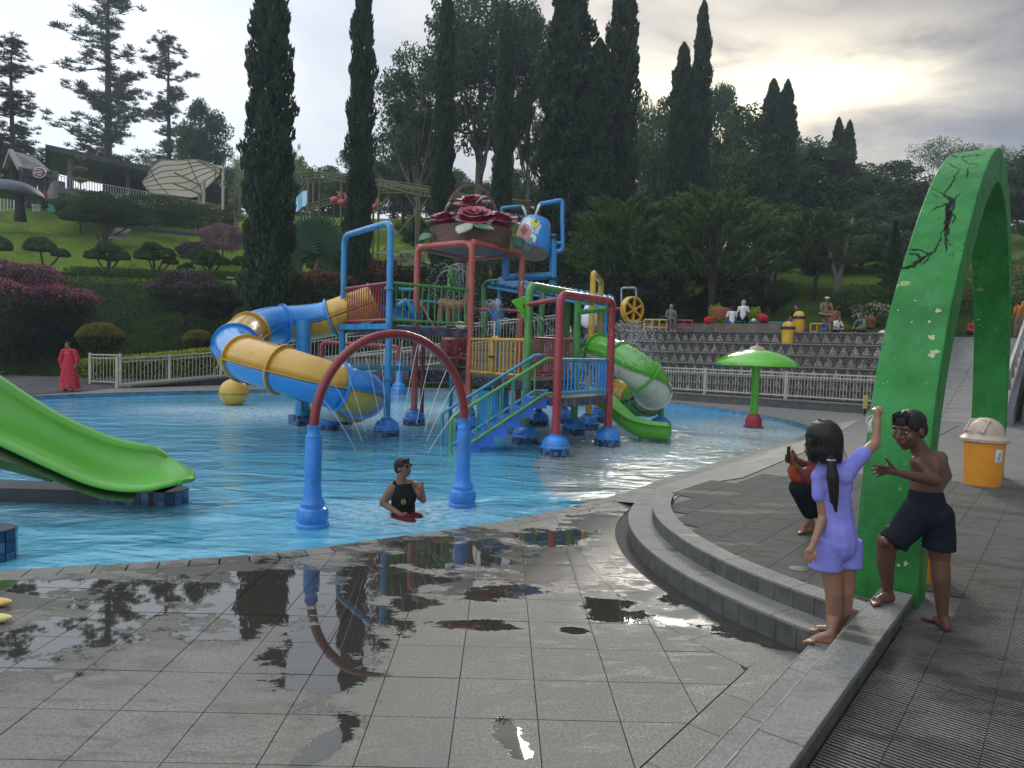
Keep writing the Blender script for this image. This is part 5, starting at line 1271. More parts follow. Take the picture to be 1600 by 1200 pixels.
for r_ in range(3):
    for k in range(9):
        a = -pi*.62+k*(.094/.214); cx_ = q0.x-.09; share('tile', tme2, gs, (cx_+.214*cos(a), 8.15+.214*sin(a), -.02-.094*r_), a+pi/2)
    for k in range(6): share('tile', tme2, gs, (q0.x-.26-.094*k, 8.15-.214, -.02-.094*r_), 0)
pr_ = thing('tile_pier', 'short round pier clad in dark blue tiles at the left edge of the pool', 'pier', (at(-26, 880, WZ).x, at(-26, 880, WZ).y, -.6)); pc = ORG[pr_.name]
pcx = V((pc.x, pc.y+.12, 0)); MB().lathe([(.155, -.6), (.155, .135), (0, .14)], pcx, 20).build('core', m_dark, pr_)
for r_ in range(4):
    for k in range(10): a = -pi*.8+k*(.094/.16); share('tile', tme2, pr_, (pcx.x+.16*cos(a), pcx.y+.16*sin(a), .085-.094*r_), a+pi/2)
# toy floats peeping in at the left
for (x, y, c_, lab) in ((-10, 941, (.75, .48, .16), 'orange plastic sandal tip lying on the wet tiles'), (-12, 966, (.70, .66, .25), 'pale yellow plastic sandal tip lying on the wet tiles')):
    q = at(x, y, .03); o = MB().ell(q, (.115, .05, .028), Matrix.Rotation(.1, 3, 'Z'), 20, 10).build('sandal', M('sandal_plastic', c_, rough=.4), loc=q, smooth=True); tag(o, lab, 'sandal')
# ---------------------------------------------------------------- café, awning, shelters, coaster
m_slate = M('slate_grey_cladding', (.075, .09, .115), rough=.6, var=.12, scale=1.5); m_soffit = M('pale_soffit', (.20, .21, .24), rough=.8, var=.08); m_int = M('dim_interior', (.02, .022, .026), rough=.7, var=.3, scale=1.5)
m_gcol = M('grey_column', (.24, .25, .27), rough=.7, var=.12); m_wfence = M('white_fence', (.62, .63, .65), rough=.5, var=.06); m_thatch = M('weathered_shingle', (.17, .165, .155), rough=.9, var=.4, scale=2, grime=.5)
m_membrane, t = new_mat('cream_membrane'); d_ = t.n('ShaderNodeBsdfDiffuse', Color=(.44, .43, .39, 1)); tl = t.n('ShaderNodeBsdfTranslucent', Color=(.55, .53, .46, 1)); mm = t.n('ShaderNodeMixShader', i0=.35, i1=d_.outputs[0], i2=tl.outputs[0]); t.link(mm.outputs[0], t.n('ShaderNodeOutputMaterial').inputs[0])
cf = thing('cafe_building', 'modern grey café on the hillside with flat slate roof and white balcony', 'building', tuple(pt(160, 340, 66)))
RA, RB, RC_, RD = pt(71, 226, 62), pt(300, 272, 71.5), pt(262, 268, 88), pt(50, 247, 67.5)
RZ = RA.z; 
for q in (RB, RC_, RD): q.z = RZ
RB.x, RB.y = pt(300, 600, 72).x, 72; RC_ = V((RB.x-4, 86, RZ)); RD = V((pt(50, 600, 68).x, 70, RZ))
MB().prism([(p.x, p.y) for p in (RA, RB, RC_, RD)], RZ-.45, RZ+.05).build('roof', m_slate, cf, recalc=True)
MB().prism([(p.x, p.y) for p in (RA.lerp(RC_, .03), RB.lerp(RD, .03), RC_.lerp(RA, .03), RD.lerp(RB, .03))], RZ-.50, RZ-.452).build('soffit', m_soffit, cf, recalc=True)
FZ = pt(89, 292, 63.5).z; fa, fb = pt(89, 600, 63.5), pt(345, 600, 75); fa.z = fb.z = FZ
fc, fd = fb+V((-3, 12, 0)), fa+V((1, 12, 0))
MB().prism([(p.x, p.y) for p in (fa, fb, fc, fd)], FZ-.5, FZ).build('balcony_slab', m_gcol, cf, recalc=True)
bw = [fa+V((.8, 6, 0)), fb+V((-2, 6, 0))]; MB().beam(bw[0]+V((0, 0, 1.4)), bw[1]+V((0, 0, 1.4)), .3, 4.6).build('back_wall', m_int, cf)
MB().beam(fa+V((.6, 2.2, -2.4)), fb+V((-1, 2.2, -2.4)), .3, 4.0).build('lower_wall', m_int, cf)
for u in (.02, .34, .46, .62, .8):
    q = fa.lerp(fb, u)+V((.3, 1.0, 0)); MB().box(q+V((0, 0, (RZ-FZ)/2-.25)), (.38 if u < .1 else .30, .38, RZ-FZ-.4)).build('column', m_gcol if u < .1 else m_slate, cf)
MB().box(fa+V((-1.0, .2, -1.2)), (1.0, .5, 4.6)).build('pier_wall', m_gcol, cf); MB().box(fa+V((-.1, .6, -1.4)), (.7, .6, 4.0)).build('pier_wall', m_slate, cf)
rail_ = fence('balcony_railing', 'white balcony railing along the café terrace', [fa+V((0, -.1, 0)), fa.lerp(fb, .5)+V((0, -.1, 0)), fb+V((0, -.1, 0))], 1.0, .22, m_wfence, double=False, thick=.05, parts=False, base=.05)
f1 = [pt(133, 310, 60), pt(165, 312, 60.5), pt(200, 316, 61.5), pt(242, 322, 63), pt(290, 330, 64.5), pt(342, 336, 66)]
wf = thing('white_fence', 'lower white post and rail fence sloping below the café balcony', 'fence', tuple(f1[0]))
for a, b_ in zip(f1, f1[1:]):
    for z in (.05, .3, .55): MB().beam(a+V((0, 0, z)), b_+V((0, 0, z)), .05, .10).build('rail', m_wfence, wf)
for p in f1: MB().box(p+V((0, 0, .15)), (.14, .14, 1.2)).build('post', m_wfence, wf)
# shingled gable entrance with oval sign
ge = thing('gable_entrance', 'weathered shingle gable roof on slanted grey legs left of the café', 'building', tuple(pt(55, 335, 58)))
g0, g1_, g2_, g3_ = pt(17, 236, 58), pt(52, 243, 61), pt(80, 268, 57.5), pt(31, 262, 56)
b = MB(); th_ = V((0, .3, -.15)); Q = [g0, g1_, g2_, g3_]; b.add(Q+[q+th_ for q in Q], [(0, 1, 2, 3), (4, 5, 6, 7), (0, 1, 5, 4), (1, 2, 6, 5), (2, 3, 7, 6), (3, 0, 4, 7)]); b.build('roof_slope', m_thatch, ge, recalc=True)
b = MB(); Q = [g0, g1_, pt(36, 262, 64), pt(8, 258, 61)]; b.add(Q+[q+th_ for q in Q], [(0, 1, 2, 3), (4, 5, 6, 7), (0, 1, 5, 4), (1, 2, 6, 5), (2, 3, 7, 6), (3, 0, 4, 7)]); b.build('roof_slope', m_thatch, ge, recalc=True)
MB().beam(g0, pt(32, 264, 56), .3, .35).build('barge_board', m_gcol, ge); MB().beam(g0, pt(8, 262, 60), .3, .3).build('barge_board', m_gcol, ge)
MB().beam(pt(31, 267, 57), pt(90, 275, 58), .35, .75).build('lintel', m_slate, ge)
for x in (34, 43, 53, 64, 72): MB().beam(pt(x, 276, 57.6), pt(x, 325, 57.6), .30, .3, up=(0, 1, 0)).build('slat_post', m_int, ge)
b = MB(); Q = [pt(73, 300, 56.5), pt(83, 282, 56.5), pt(83, 332, 56.5), pt(79, 332, 56.5)]; b.add(Q+[q+V((0, .6, 0)) for q in Q], [(0, 1, 2, 3), (4, 5, 6, 7), (0, 1, 5, 4), (1, 2, 6, 5), (2, 3, 7, 6), (3, 0, 4, 7)]); b.build('slanted_leg', m_gcol, ge, recalc=True)
b = MB(); Q = [pt(42, 300, 58.5), pt(50, 300, 58.5), pt(50, 324, 58.5)]; b.add(Q+[q+V((0, .3, 0)) for q in Q], [(0, 1, 2), (3, 4, 5), (0, 1, 4, 3), (1, 2, 5, 4), (2, 0, 3, 5)]); b.build('slanted_leg', m_gcol, ge, recalc=True)
sc_ = pt(61.5, 269.5, 55.8); sg_ = thing('oval_sign', 'small oval red sign with white border on the gable entrance', 'sign', tuple(sc_))
dn = V((0, -1, 0)); SM = Matrix.Rotation(-.18, 3, 'Y')
def oval(r0, r1, d, mat, nm):
    b = MB(); n_ = 28; F_ = [sc_+SM @ V((r0*cos(2*pi*k/n_), -d, r1*sin(2*pi*k/n_))) for k in range(n_)]; b.add(F_+[p+V((0, .06, 0)) for p in F_], [tuple(range(n_)), tuple(range(2*n_-1, n_-1, -1))]+[(k, (k+1) % n_, n_+(k+1) % n_, n_+k) for k in range(n_)]); return b.build(nm, mat, sg_, recalc=True)
oval(.52, .42, .0, m_wht, 'border'); oval(.46, .365, .03, M('dark_red_sign', (.20, .02, .03), rough=.5, var=.2), 'face')
b = MB()                                                     # illegible white lettering: an arched line, a broad word, a tail
for k in range(7): b.box(sc_+SM @ V((-.26+.075*k, -.07, .20+.03*sin(k*.5+.3))), (.045, .02, .07 if k % 2 else .055), M=SM)
for k in range(9): b.box(sc_+SM @ V((-.34+.082*k, -.07, .0+.012*(k % 2))), (.028, .02, .17 if k in (0, 4, 6) else .13), M=SM)
for k in range(8): b.box(sc_+SM @ V((-.30+.085*k, -.07, -.055 if k % 2 else .06)), (.05, .02, .022), M=SM)
b.box(sc_+SM @ V((.02, -.07, -.19)), (.42, .02, .035), M=SM); b.box(sc_+SM @ V((.04, -.07, -.245)), (.28, .02, .025), M=SM); b.build('lettering', m_wht, sg_)
# mushroom shelter
ms_c = pt(30, 337, 52); msh = thing('mushroom_shelter', 'dark mushroom-shaped shelter on a trunk-like pillar at the left edge', 'shelter', tuple(ms_c)); zt_ = pt(20, 283, 52).z; q = pt(22, 300, 52)
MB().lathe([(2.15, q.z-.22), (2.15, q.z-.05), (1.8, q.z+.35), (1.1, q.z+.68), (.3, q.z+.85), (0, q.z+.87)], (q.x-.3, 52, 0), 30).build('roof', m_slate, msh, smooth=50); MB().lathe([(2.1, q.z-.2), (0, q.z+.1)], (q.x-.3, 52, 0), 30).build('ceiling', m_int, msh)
MB().tube([(q.x+.45, 52, ms_c.z-.4), (q.x+.42, 52, ms_c.z+.8), (q.x+.4, 52, q.z)], [.42, .28, .30], 10).build('pillar', m_bark, msh, smooth=True)
fence('railing', 'short white railing behind the mushroom shelter', [pt(-25, 336, 56), pt(22, 328, 57)], 1.15, .22, m_wfence, double=False, thick=.05, parts=False)
bx = pt(84, 330, 55); o = MB().box(bx+V((0, 0, .2)), (.55, .4, .6)).build('green_box', M('mint_box', (.08, .38, .30), rough=.5), loc=bx); tag(o, 'small mint green box standing by the café pillar', 'box')
st_ = pt(57, 326, 55); t2 = thing('stool', 'small white stool under the gable entrance', 'stool', tuple(st_)); MB().box(st_+V((0, 0, .25)), (.55, .4, .06)).build('seat', m_wht, t2)
for dx in (-.22, .0, .22): MB().box(st_+V((dx, 0, .0)), (.09, .09, .46)).build('leg', m_wht, t2)
# tensile awning
aw = thing('tensile_awning', 'large cream tensile membrane canopy with curved ribs beside the café', 'canopy', tuple(pt(300, 325, 60)))
topc = [(228, 278, 60), (236, 262, 59), (252, 251, 58.5), (280, 250.5, 58), (308, 249.5, 57.5), (330, 256, 57.5), (353, 266, 57.5)]
botc = [(233, 300, 66), (243, 303, 66), (262, 304, 66), (283, 307, 65.5), (306, 308, 65), (318, 298, 63), (342, 274, 60)]
T_ = resample(spline([pt(*p) for p in topc], 8), 49); B_ = resample(spline([pt(*p) for p in botc], 8), 49); P = []
for i in range(49):
    row = []
    for j in range(13): v = j/12; q = T_[i].lerp(B_[i], v); q = q+V((-.5*sin(pi*v)*(1-i/48), 0, 0.55*sin(pi*v)*(.3+.7*i/48))); row.append(q)
    P.append(row)
for j in range(13):
    for i in (0, 48): P[i][j] = P[i][j]+V(((.12 if i == 0 else -.1)*abs(sin(j*pi/2)), 0, 0))
o = MB().grid(P).build('membrane', m_membrane, aw, smooth=True)
m_rope = M('tan_rib', (.28, .24, .17), rough=.6)
for j in (0, 2, 4, 6, 8, 10, 12): MB().tube([P[i][j]+V((0, -.03, -.03)) for i in range(0, 49, 3)], .04, 5).build('rib', m_rope, aw)
for i in (8, 30, 44): MB().tube([P[i][j]+V((0, -.04, -.05)) for j in range(13)], .045, 5).build('cross_rib', m_rope, aw)
for px, y0, y1_, D in ((319, 281, 322, 60), (349, 266, 318, 57.6), (311, 298, 316, 64)): a, b_ = pt(px, y0, D), pt(px, y1_, D); MB().tube([a, V((a.x, a.y, b_.z-.5))], .12, 8).build('post', m_membrane if False else m_fence, aw)
for a, b_ in (((308, 250, 57.6), (345, 272, 57.7)), ((272, 270, 59), (315, 291, 60.5)), ((271, 287, 61), (312, 303, 63))): MB().tube([pt(*a), pt(*b_)], .07, 5).build('strut', m_rope, aw)
# roller coaster
rc = thing('roller_coaster', 'olive steel roller coaster track on braced posts behind the tower', 'roller coaster', tuple(pt(560, 370, 50)))
def track(pts, off=.35, r=.055):
    C_ = resample(spline([pt(*p) for p in pts], 8), 60)
    for s_ in (-1, 1): MB().tube([C_[i]+V((0, s_*off, 0)) for i in range(60)], r, 6).build('rail', m_truss, rc)
    MB().tube([C_[i]+V((0, 0, -.35)) for i in range(60)], r*1.3, 6).build('spine', m_truss, rc); b = MB()
    for i in range(0, 60): b.beam(C_[i]+V((0, -off, 0)), C_[i]+V((0, 0, -.35)), .04, .04); b.beam(C_[i]+V((0, off, 0)), C_[i]+V((0, 0, -.35)), .04, .04)
    tag(b.build('track_ties', m_truss, rc), None, None, kind='stuff')
track([(470, 273, 50), (500, 271, 50), (535, 276, 50), (590, 282, 50), (655, 297, 49), (720, 305, 49), (800, 315, 50), (880, 322, 52), (960, 300, 54), (1010, 292, 54)]); track([(480, 322, 52), (520, 311, 52), (560, 299, 52), (620, 294, 52), (700, 305, 53), (830, 316, 53)]); track([(590, 283, 54), (650, 290, 54), (720, 303, 54)])
for px, y0, y1_, D in ((482, 270, 352, 50), (500, 277, 350, 51), (490, 284, 345, 53), (534, 278, 340, 50), (592, 300, 365, 50), (584, 300, 350, 53), (652, 300, 392, 49), (656, 300, 372, 51), (747, 310, 400, 49), (990, 296, 330, 54), (960, 300, 330, 54), (457, 285, 345, 50)):
    a, b_ = pt(px, y0, D), pt(px, y1_, D); MB().tube([a, V((a.x, a.y, gz(a.x, a.y)-.3))], .09, 8).build('post', m_truss, rc)
for a, b_ in (((634, 303, 49), (652, 330, 49)), ((672, 305, 49), (655, 330, 49)), ((652, 330, 49), (600, 390, 49)), ((575, 300, 50), (592, 325, 50)), ((610, 302, 50), (594, 325, 50)), ((652, 330, 49), (668, 352, 49)), ((500, 285, 51), (534, 283, 51)), ((730, 312, 49), (747, 335, 49)), ((765, 314, 49), (748, 338, 49))): MB().tube([pt(*a), pt(*b_)], .06, 6).build('brace', m_truss, rc)
o = MB().grid([[pt(450+i*7.5, 303+6*sin(i*1.3)+8*j, 55-j) for j in range(4)] for i in range(5)]).build('blue_tarpaulin', m_teal, loc=pt(465, 325, 54)); tag(o, 'bright blue tarpaulin roof glimpsed left of the roller coaster', 'tarpaulin')
for k, (px, py) in enumerate(((522, 312), (533, 316), (583, 324))):
    q = pt(px, py, 49); f_ = thing('flamingo_figure', ('coral pink figure left above the fan palm', 'coral pink figure right above the fan palm', 'small coral pink figure right of the second cypress')[k], 'decoration', tuple(q)); b = MB().ell(q, (.28, .2, .22)); b.tube([q+V((.2, 0, .05)), q+V((.38, 0, .3)), q+V((.3, 0, .55)), q+V((.16, 0, .5))], .06, 6); b.build('body', M('coral_plastic', (.6, .10, .09), rough=.5), f_, smooth=True); MB().tube([q-V((0, 0, .1)), q-V((0, 0, 2.4))], .04, 5).build('leg', m_truss, f_)
# white strips of path and shelter edges on the lawn
b = MB()
for a, c in (((60, 432, 41.3), (135, 433, 41.5)), ((355, 434, 41.5), (385, 436, 41.6)), ((455, 432, 41.5), (520, 434, 41.8)), ((590, 395, 46), (640, 400, 46)), ((640, 404, 46), (735, 425, 44))):
    b.beam(pt(*a), pt(*c), .35, .10)
o = b.build('garden_kerb', m_par, loc=pt(455, 432, 41.5)); tag(o, 'pale garden path edge crossing the lawn behind the cypresses', 'kerb'); o['kind'] = 'structure'
b = MB(); Q = [pt(168, 372, 51), pt(182, 356, 54.5), pt(205, 358, 54.5), pt(190, 376, 51)]; b.add(Q, [(0, 1, 2, 3)]); o = b.build('stone_patch', m_block); struct(o)
o = MB().beam(pt(205, 355, 56.5), pt(318, 368, 54.5), .3, .25).build('lawn_kerb', m_grout_rib_shade, loc=pt(205, 355, 56.5)); tag(o, 'thin dark kerb curving across the upper lawn', 'kerb')

# ---------------------------------------------------------------- bins
def bin_(loc, s, rz, label, lidm, bodym, sign=False, flip=True):
    th_ = thing('litter_bin', label, 'litter bin', (0, 0, 0)); ORG[th_.name] = V((0, 0, 0))
    b = MB(); b.lathe([(.215, 0), (.22, .03), (.245, .56), (.25, .60)], seg=36); b.build('body', bodym, th_, smooth=40)
    MB().lathe([(.25, .585), (.285, .60), (.29, .635), (.265, .66), (.235, .685), (.228, .70)], seg=36, cap=False).build('lid_rim', lidm, th_, smooth=40)
    P = []
    for i in range(13):
        v = i/12*pi/2; row = []
        for j in range(37): a = 2*pi*j/36; row.append(V((.23*cos(v)*cos(a), .23*cos(v)*sin(a), .695+.225*sin(v))))
        P.append(row)
    MB().grid(P).build('dome', lidm, th_, smooth=True)
    M_ = Matrix.Rotation(radians(37), 3, 'Y'); f_ = MB(); fc_ = V((-.160, 0, .800)); f_.box(fc_, (.02, .24, .19), M=M_); f_.build('flap', M('bin_flap', (.38, .28, .18), rough=.5), th_)
    fr_ = MB()
    for dy in (-.125, .125): fr_.box(fc_+V((-.004, dy, .0)), (.035, .02, .20), M=M_)
    fr_.box(fc_+M_ @ V((0, 0, .10)), (.035, .27, .02), M=M_); fr_.build('flap_frame', lidm, th_)
    if sign:
        a0 = -pi/2+rz*0; 
        def on(a, z, d=.003): r_ = .22+.025*(z-.03)/.53+d; return V((r_*cos(a), r_*sin(a), z))
        sa = SIGN_A; P = [[on(sa-.20+.4*j/6, .34+.17*i/4) for j in range(7)] for i in range(5)]; MB().grid(P).build('sticker', m_wht, th_)
        def patch(u0, u1, z0, z1, sk=0): Q = [on(sa+u0, z0, .006), on(sa+u1, z0, .006), on(sa+u1+sk, z1, .006), on(sa+u0+sk, z1, .006)]; return Q
        b = MB()
        for q_ in ((-.13, -.02, .375, .385), (-.13, -.115, .375, .425), (-.035, -.02, .375, .425), (-.10, -.09, .388, .42), (-.065, -.055, .388, .42), (.03, .06, .365, .42), (.065, .09, .365, .42), (.03, .09, .42, .465), (-.03, .03, .448, .462), (-.06, -.04, .43, .44), (-.15, .14, .347, .353)): b.add(patch(*q_), [(0, 1, 2, 3)])
        b.add([on(sa+.06+.028*cos(k), .482+.0095*sin(k)*1.0, .006) for k in np.linspace(0, 2*pi, 12)[:-1]], [tuple(range(11))]); b.build('litter_symbol', m_bprint, th_)
    th_.location = loc; th_.rotation_euler = (0, 0, rz); th_.scale = (s,)*3; return th_
SIGN_A = 0
q = at(1534, 757, PZ); camdir = atan2(-q.y, -q.x); SIGN_A = camdir+.42
bin_((q.x, q.y, PZ+.0), .96, 0.35-.0, 'orange litter bin with beige domed lid in front of the far arch leg', m_binlid, m_bin, True); SIGN_A = 0
q = at(1453, 908, PZ); o = MB().lathe([(.115, 0), (.12, .015), (.135, .40), (.142, .405), (.142, .42), (.125, .42), (.115, .05), (0, .05)], (q.x, q.y, PZ+.004), 28).build('plastic_bucket', m_bin, loc=q, smooth=40); tag(o, 'orange plastic bucket mostly hidden between the arch foot and standing leg of the boy', 'bucket')
q = bt(0, 0, 0)
for px, D, z, lab in ((1227, 27.0, 2.34, 'lower yellow litter bin with black band on the terrace steps'), (1243, 27.7, 2.80, 'upper yellow litter bin with black band on the terrace steps')):
    x = pt(px, 600, D).x; t3 = bin_((x, D, z), .95, 1.2, lab, m_binyel, m_binyel); MB().lathe([(.262, .575), (.297, .59), (.297, .68), (.25, .69)], (0, 0, 0), 24).build('black_band', m_black, t3)
# low bench rails on the terrace top
def lowrail(px0, px1, D, mat, label, h=.42):
    a, b_ = pt(px0, 600, D), pt(px1, 600, D-.3); a.z = b_.z = 2.82; t_ = thing('bench_rail', label, 'railing', tuple(a)); up_ = V((0, 0, 1)); MB().tube([a+up_*h, b_+up_*h], .035, 8).build('top_rail', mat, t_)
    for k in range(4): q = a.lerp(b_, k/3); MB().tube([q, q+up_*h], .03, 6).build('post', mat, t_)
    MB().tube([a+up_*.1, b_+up_*.1], .025, 6).build('lower_rail', mat, t_)
lowrail(1137, 1228, 29.2, m_teal, 'low teal rail behind which the two women sit'); lowrail(1040, 1078, 29.6, m_crim, 'low crimson rail behind the spinner wheel'); lowrail(1003, 1038, 29.8, m_yel, 'low yellow rail left of the crimson one'); lowrail(1262, 1292, 29.0, m_yel, 'low yellow post rail under the man in the cap')
m_terr = M('terracotta', (.30, .10, .06), rough=.8, var=.2)
for px, py, r_, lab in ((1125, 484, .5, 'terracotta pipe planter behind the two seated women'), (1358, 497, .3, 'round terracotta pot beside the picnickers'), (1300, 489, .35, 'terracotta animal figure behind the man in the cap')):
    q = pt(px, py+8, 31.5); o = MB().lathe([(r_*.8, -.2), (r_, .15), (r_*.95, .3), (r_*.5, .34), (0, .3)], q, 16).build('planter', m_terr, loc=q, smooth=50); tag(o, lab, 'planter')
# penguin-like statue
q = V((pt(917, 600, 29.6).x, 29.6, 2.8)); pg = thing('bird_statue', 'white penguin-shaped statue standing beyond the green pipes', 'statue', tuple(q)); MB().lathe([(.2, 0), (.34, .15), (.36, .5), (.22, .9), (.17, 1.0), (.2, 1.15), (.14, 1.32), (0, 1.36)], q, 16).build('body', m_wht, pg, smooth=True); MB().ell(q+V((.0, .0, 1.25)), (.18, .2, .14)).build('cap', m_black, pg, smooth=True); MB().ell(q+V((.03, -.17, 1.15)), (.05, .06, .04)).build('face_mask', m_black, pg, smooth=True)
# small yellow notice by the near arch leg
q = pt(1352, 628, 21); o = MB().box(q, (.12, .03, .42)).build('notice', M('yellow_notice', (.6, .5, .12), rough=.5), loc=q); tag(o, 'small yellow notice on a post beside the arch leg', 'notice'); MB().box(q+V((.0, -.0, -.9)), (.04, .04, 1.4)).build('post', m_black, o)
# white bags and cloths of the picnic
for px, py, r_, mat, lab in ((1333, 519, .25, m_cw, 'white plastic bag at the seated woman in grey'), (1392-12, 518, .3, m_cw, 'white bag left of the green arch edge'), (1315, 513, .16, m_cw, 'small white bundle right of the bowed person'), (1287, 508, .2, m_cred, 'red bag left of the bowed person'), (1193, 494, .35, m_cred, 'red backpack on the bench'), (1191, 511, .2, m_cblue, 'blue bag hanging under the teal rail'), (1254, 510, .25, m_cmag, 'magenta bag beside the upper yellow bin'), (1276, 520, .2, m_cw, 'white helmet-like bundle on the terrace edge'), (1107, 497, .3, m_cred, 'red and white bundle by the big conifer trunk'), (1178, 497, .16, m_cw, 'small white ball on the bench')):
    q = pt(px, py, 28.6); o = MB().ell(q-V((0, 0, .1)), (r_*.7, r_*.5, r_*.55), None, 10, 7).build('bag', mat, loc=q, smooth=True); tag(o, lab, 'bag')
    for v in o.data.vertices: v.co *= 1+random.uniform(-.14, .14)
# ---------------------------------------------------------------- vegetation
def unit(n): v = rng.normal(size=(n, 3)); return v/np.linalg.norm(v, axis=1)[:, None]
def quads(C, U, L, W):
    """leaf diamonds: centre, long axis, half length, half width"""
    n = len(C); r = unit(n); Vv = np.cross(U, r); Vv /= np.maximum(np.linalg.norm(Vv, axis=1)[:, None], 1e-6)
    L = np.broadcast_to(np.asarray(L, float).reshape(-1, 1) if np.ndim(L) else np.full((n, 1), L), (n, 1)); W = np.broadcast_to(np.asarray(W, float).reshape(-1, 1) if np.ndim(W) else np.full((n, 1), W), (n, 1))
    v = np.stack([C-U*L, C+Vv*W, C+U*L, C-Vv*W], 1).reshape(-1, 3); f = np.arange(4*n).reshape(n, 4); return v, f
def leafobj(name, mat, parts, parent=None, loc=None):
    vs, fs, o = [], [], 0
    for v, f in parts: vs.append(v); fs.append(f+o); o += len(v)
    return npmesh(name, np.concatenate(vs), np.concatenate(fs), mat, parent, loc)
def norm(a): return a/np.maximum(np.linalg.norm(a, axis=1)[:, None], 1e-6)
def trunk_mb(pts, rs, seg=8): return MB().tube(pts, rs, seg)
FAR = V((0, 0, 0))
def cypress(seed, tiers=1.0, n=30000, twin=None):
    r_ = np.random.default_rng(seed); H, R = 16.0, 1.0
    root = thing('cypress', 'x', 'cypress tree', (0, 0, 0))
    MB().tube([(0, 0, -1.0), (0, 0, 3), (.05, 0, 9), (0, .05, 15)], [.28, .24, .15, .03], 8).build('trunk', m_bark, root, smooth=True)
    t = r_.random(n)**.9; a = r_.random(n)*2*pi; ph = r_.random(6)*6
    prof = np.interp(t, [0, .05, .2, .5, .75, .9, .97, 1], [.35, .8, .95, 1, .86, .58, .30, .03])
    lump = .80+.13*np.sin(a*3+t*23+ph[0])+.12*np.sin(a*5-t*37+ph[1])+.10*np.sin(a*2+t*61+ph[2])+.06*np.sin(t*140+ph[3])
    q = r_.random(n); rad = R*prof*lump*(1-.62*q**1.8)
    gap = (np.sin(a*4+t*50+ph[4])+np.sin(a*7-t*90+ph[5]) > 1.75-.75*t) & (t > .55); keep = ~gap
    C = np.stack([rad*np.cos(a), rad*np.sin(a), t*H+.2], -1)[keep]; a = a[keep]; m = len(C)
    out = np.stack([np.cos(a), np.sin(a), np.zeros(m)], -1); U = norm(out*.25+np.array([0, 0, 1.])+r_.normal(size=(m, 3))*.22)
    leafobj('crown', m_cyp, [quads(C, U, r_.uniform(.08, .19, m), r_.uniform(.028, .058, m))], root)
    return root, H, R
def broad(seed, H=12, R=4.5, z0=.22, nl=46, per=190, leaf=.16, mat=None, flat=1.0, fork=3, open_=0., name='broadleaf_tree', cat='tree', bark=None):
    r_ = np.random.default_rng(seed); root = thing(name, 'x', cat, (0, 0, 0)); bark = bark or m_bark
    tb_ = MB(); tb_.tube([(0, 0, -1.2), (r_.normal()*.1, 0, H*.2), (r_.normal()*.3, r_.normal()*.3, H*.5), (r_.normal()*.4, r_.normal()*.4, H*.82)], [H*.026, H*.021, H*.014, H*.005], 8)
    cs = []
    for k in range(nl):
        d = unit(1)[0] if False else r_.normal(size=3); d /= np.linalg.norm(d); rr = r_.random()**.38
        zc = H*(z0+(1-z0)*.52); cc = np.array([d[0]*R*rr, d[1]*R*rr, zc+d[2]*rr*H*(1-z0)*.47*flat]); cs.append(cc)
    for k in range(min(nl, 14)):
        c = cs[k]; h0 = H*r_.uniform(.18, .5); a = np.array([0, 0, h0]); m1 = a*.5+c*.5+np.array([0, 0, -.05*H]); tb_.tube([a, m1, c*.92], [H*.010, H*.006, H*.002], 5)
    tb_.build('trunk', bark, root, smooth=True)
    parts = []
    for c in cs:
        n = int(per*r_.uniform(.6, 1.3)); cr = R*r_.uniform(.20, .40)*(1-open_*.45); d = unit(n); rr = r_.random(n)**.5
        C = c+d*(rr*cr)[:, None]*np.array([1.15, 1.15, .72]); C[:, 2] -= .0; U = norm(d*.4+r_.normal(size=(n, 3))*.7+np.array([0, 0, -.1])); parts.append(quads(C, U, r_.uniform(leaf*.6, leaf*1.25, n), r_.uniform(leaf*.28, leaf*.55, n)))
    leafobj('crown', mat or m_broad, parts, root); return root, H, R
def conifer_open(seed, H=20, R=4.2, z0=.16, whorls=30):
    """tall pine with tufted, uneven boughs"""
    r_ = np.random.default_rng(seed); root = thing('pine_tree', 'x', 'pine tree', (0, 0, 0)); tb_ = MB()
    tb_.tube([(0, 0, -1.5), (.05, 0, H*.4), (-.05, .1, H*.75), (0, 0, H)], [.34, .26, .15, .03], 8); parts = []
    for k in range(whorls):
        zc = H*(z0+(1-z0)*(k+r_.uniform(-.5, .5))/whorls); Rk = R*(1.0-.62*(k/whorls)**1.8)*r_.uniform(.45, 1.2)
        for j in range(r_.integers(1, 4)):
            a = r_.random()*2*pi; L = Rk*r_.uniform(.55, 1.1); d = np.array([cos(a), sin(a), 0]); e = np.array([0, 0, zc])+d*L+np.array([0, 0, L*r_.uniform(-.15, .45)]); m1 = np.array([0, 0, zc])*.5+e*.5-np.array([0, 0, .1*L])
            tb_.tube([(0, 0, zc), m1, e], [.075, .05, .015], 4)
            for q in range(int(6+L*3.4)):
                f = r_.uniform(.25, 1.05); c = np.array([0, 0, zc])*(1-f)+e*f+r_.normal(size=3)*np.array([.38, .38, .22]); n = r_.integers(34, 60); dd = unit(n); dd[:, 2] = abs(dd[:, 2])*.8
                parts.append(quads(c+dd*r_.uniform(.05, .42, n)[:, None], norm(dd+r_.normal(size=(n, 3))*.2), r_.uniform(.12, .24, n), .03))
    tb_.build('trunk', m_bark, root, smooth=True); leafobj('crown', m_pine, parts, root); return root, H, R
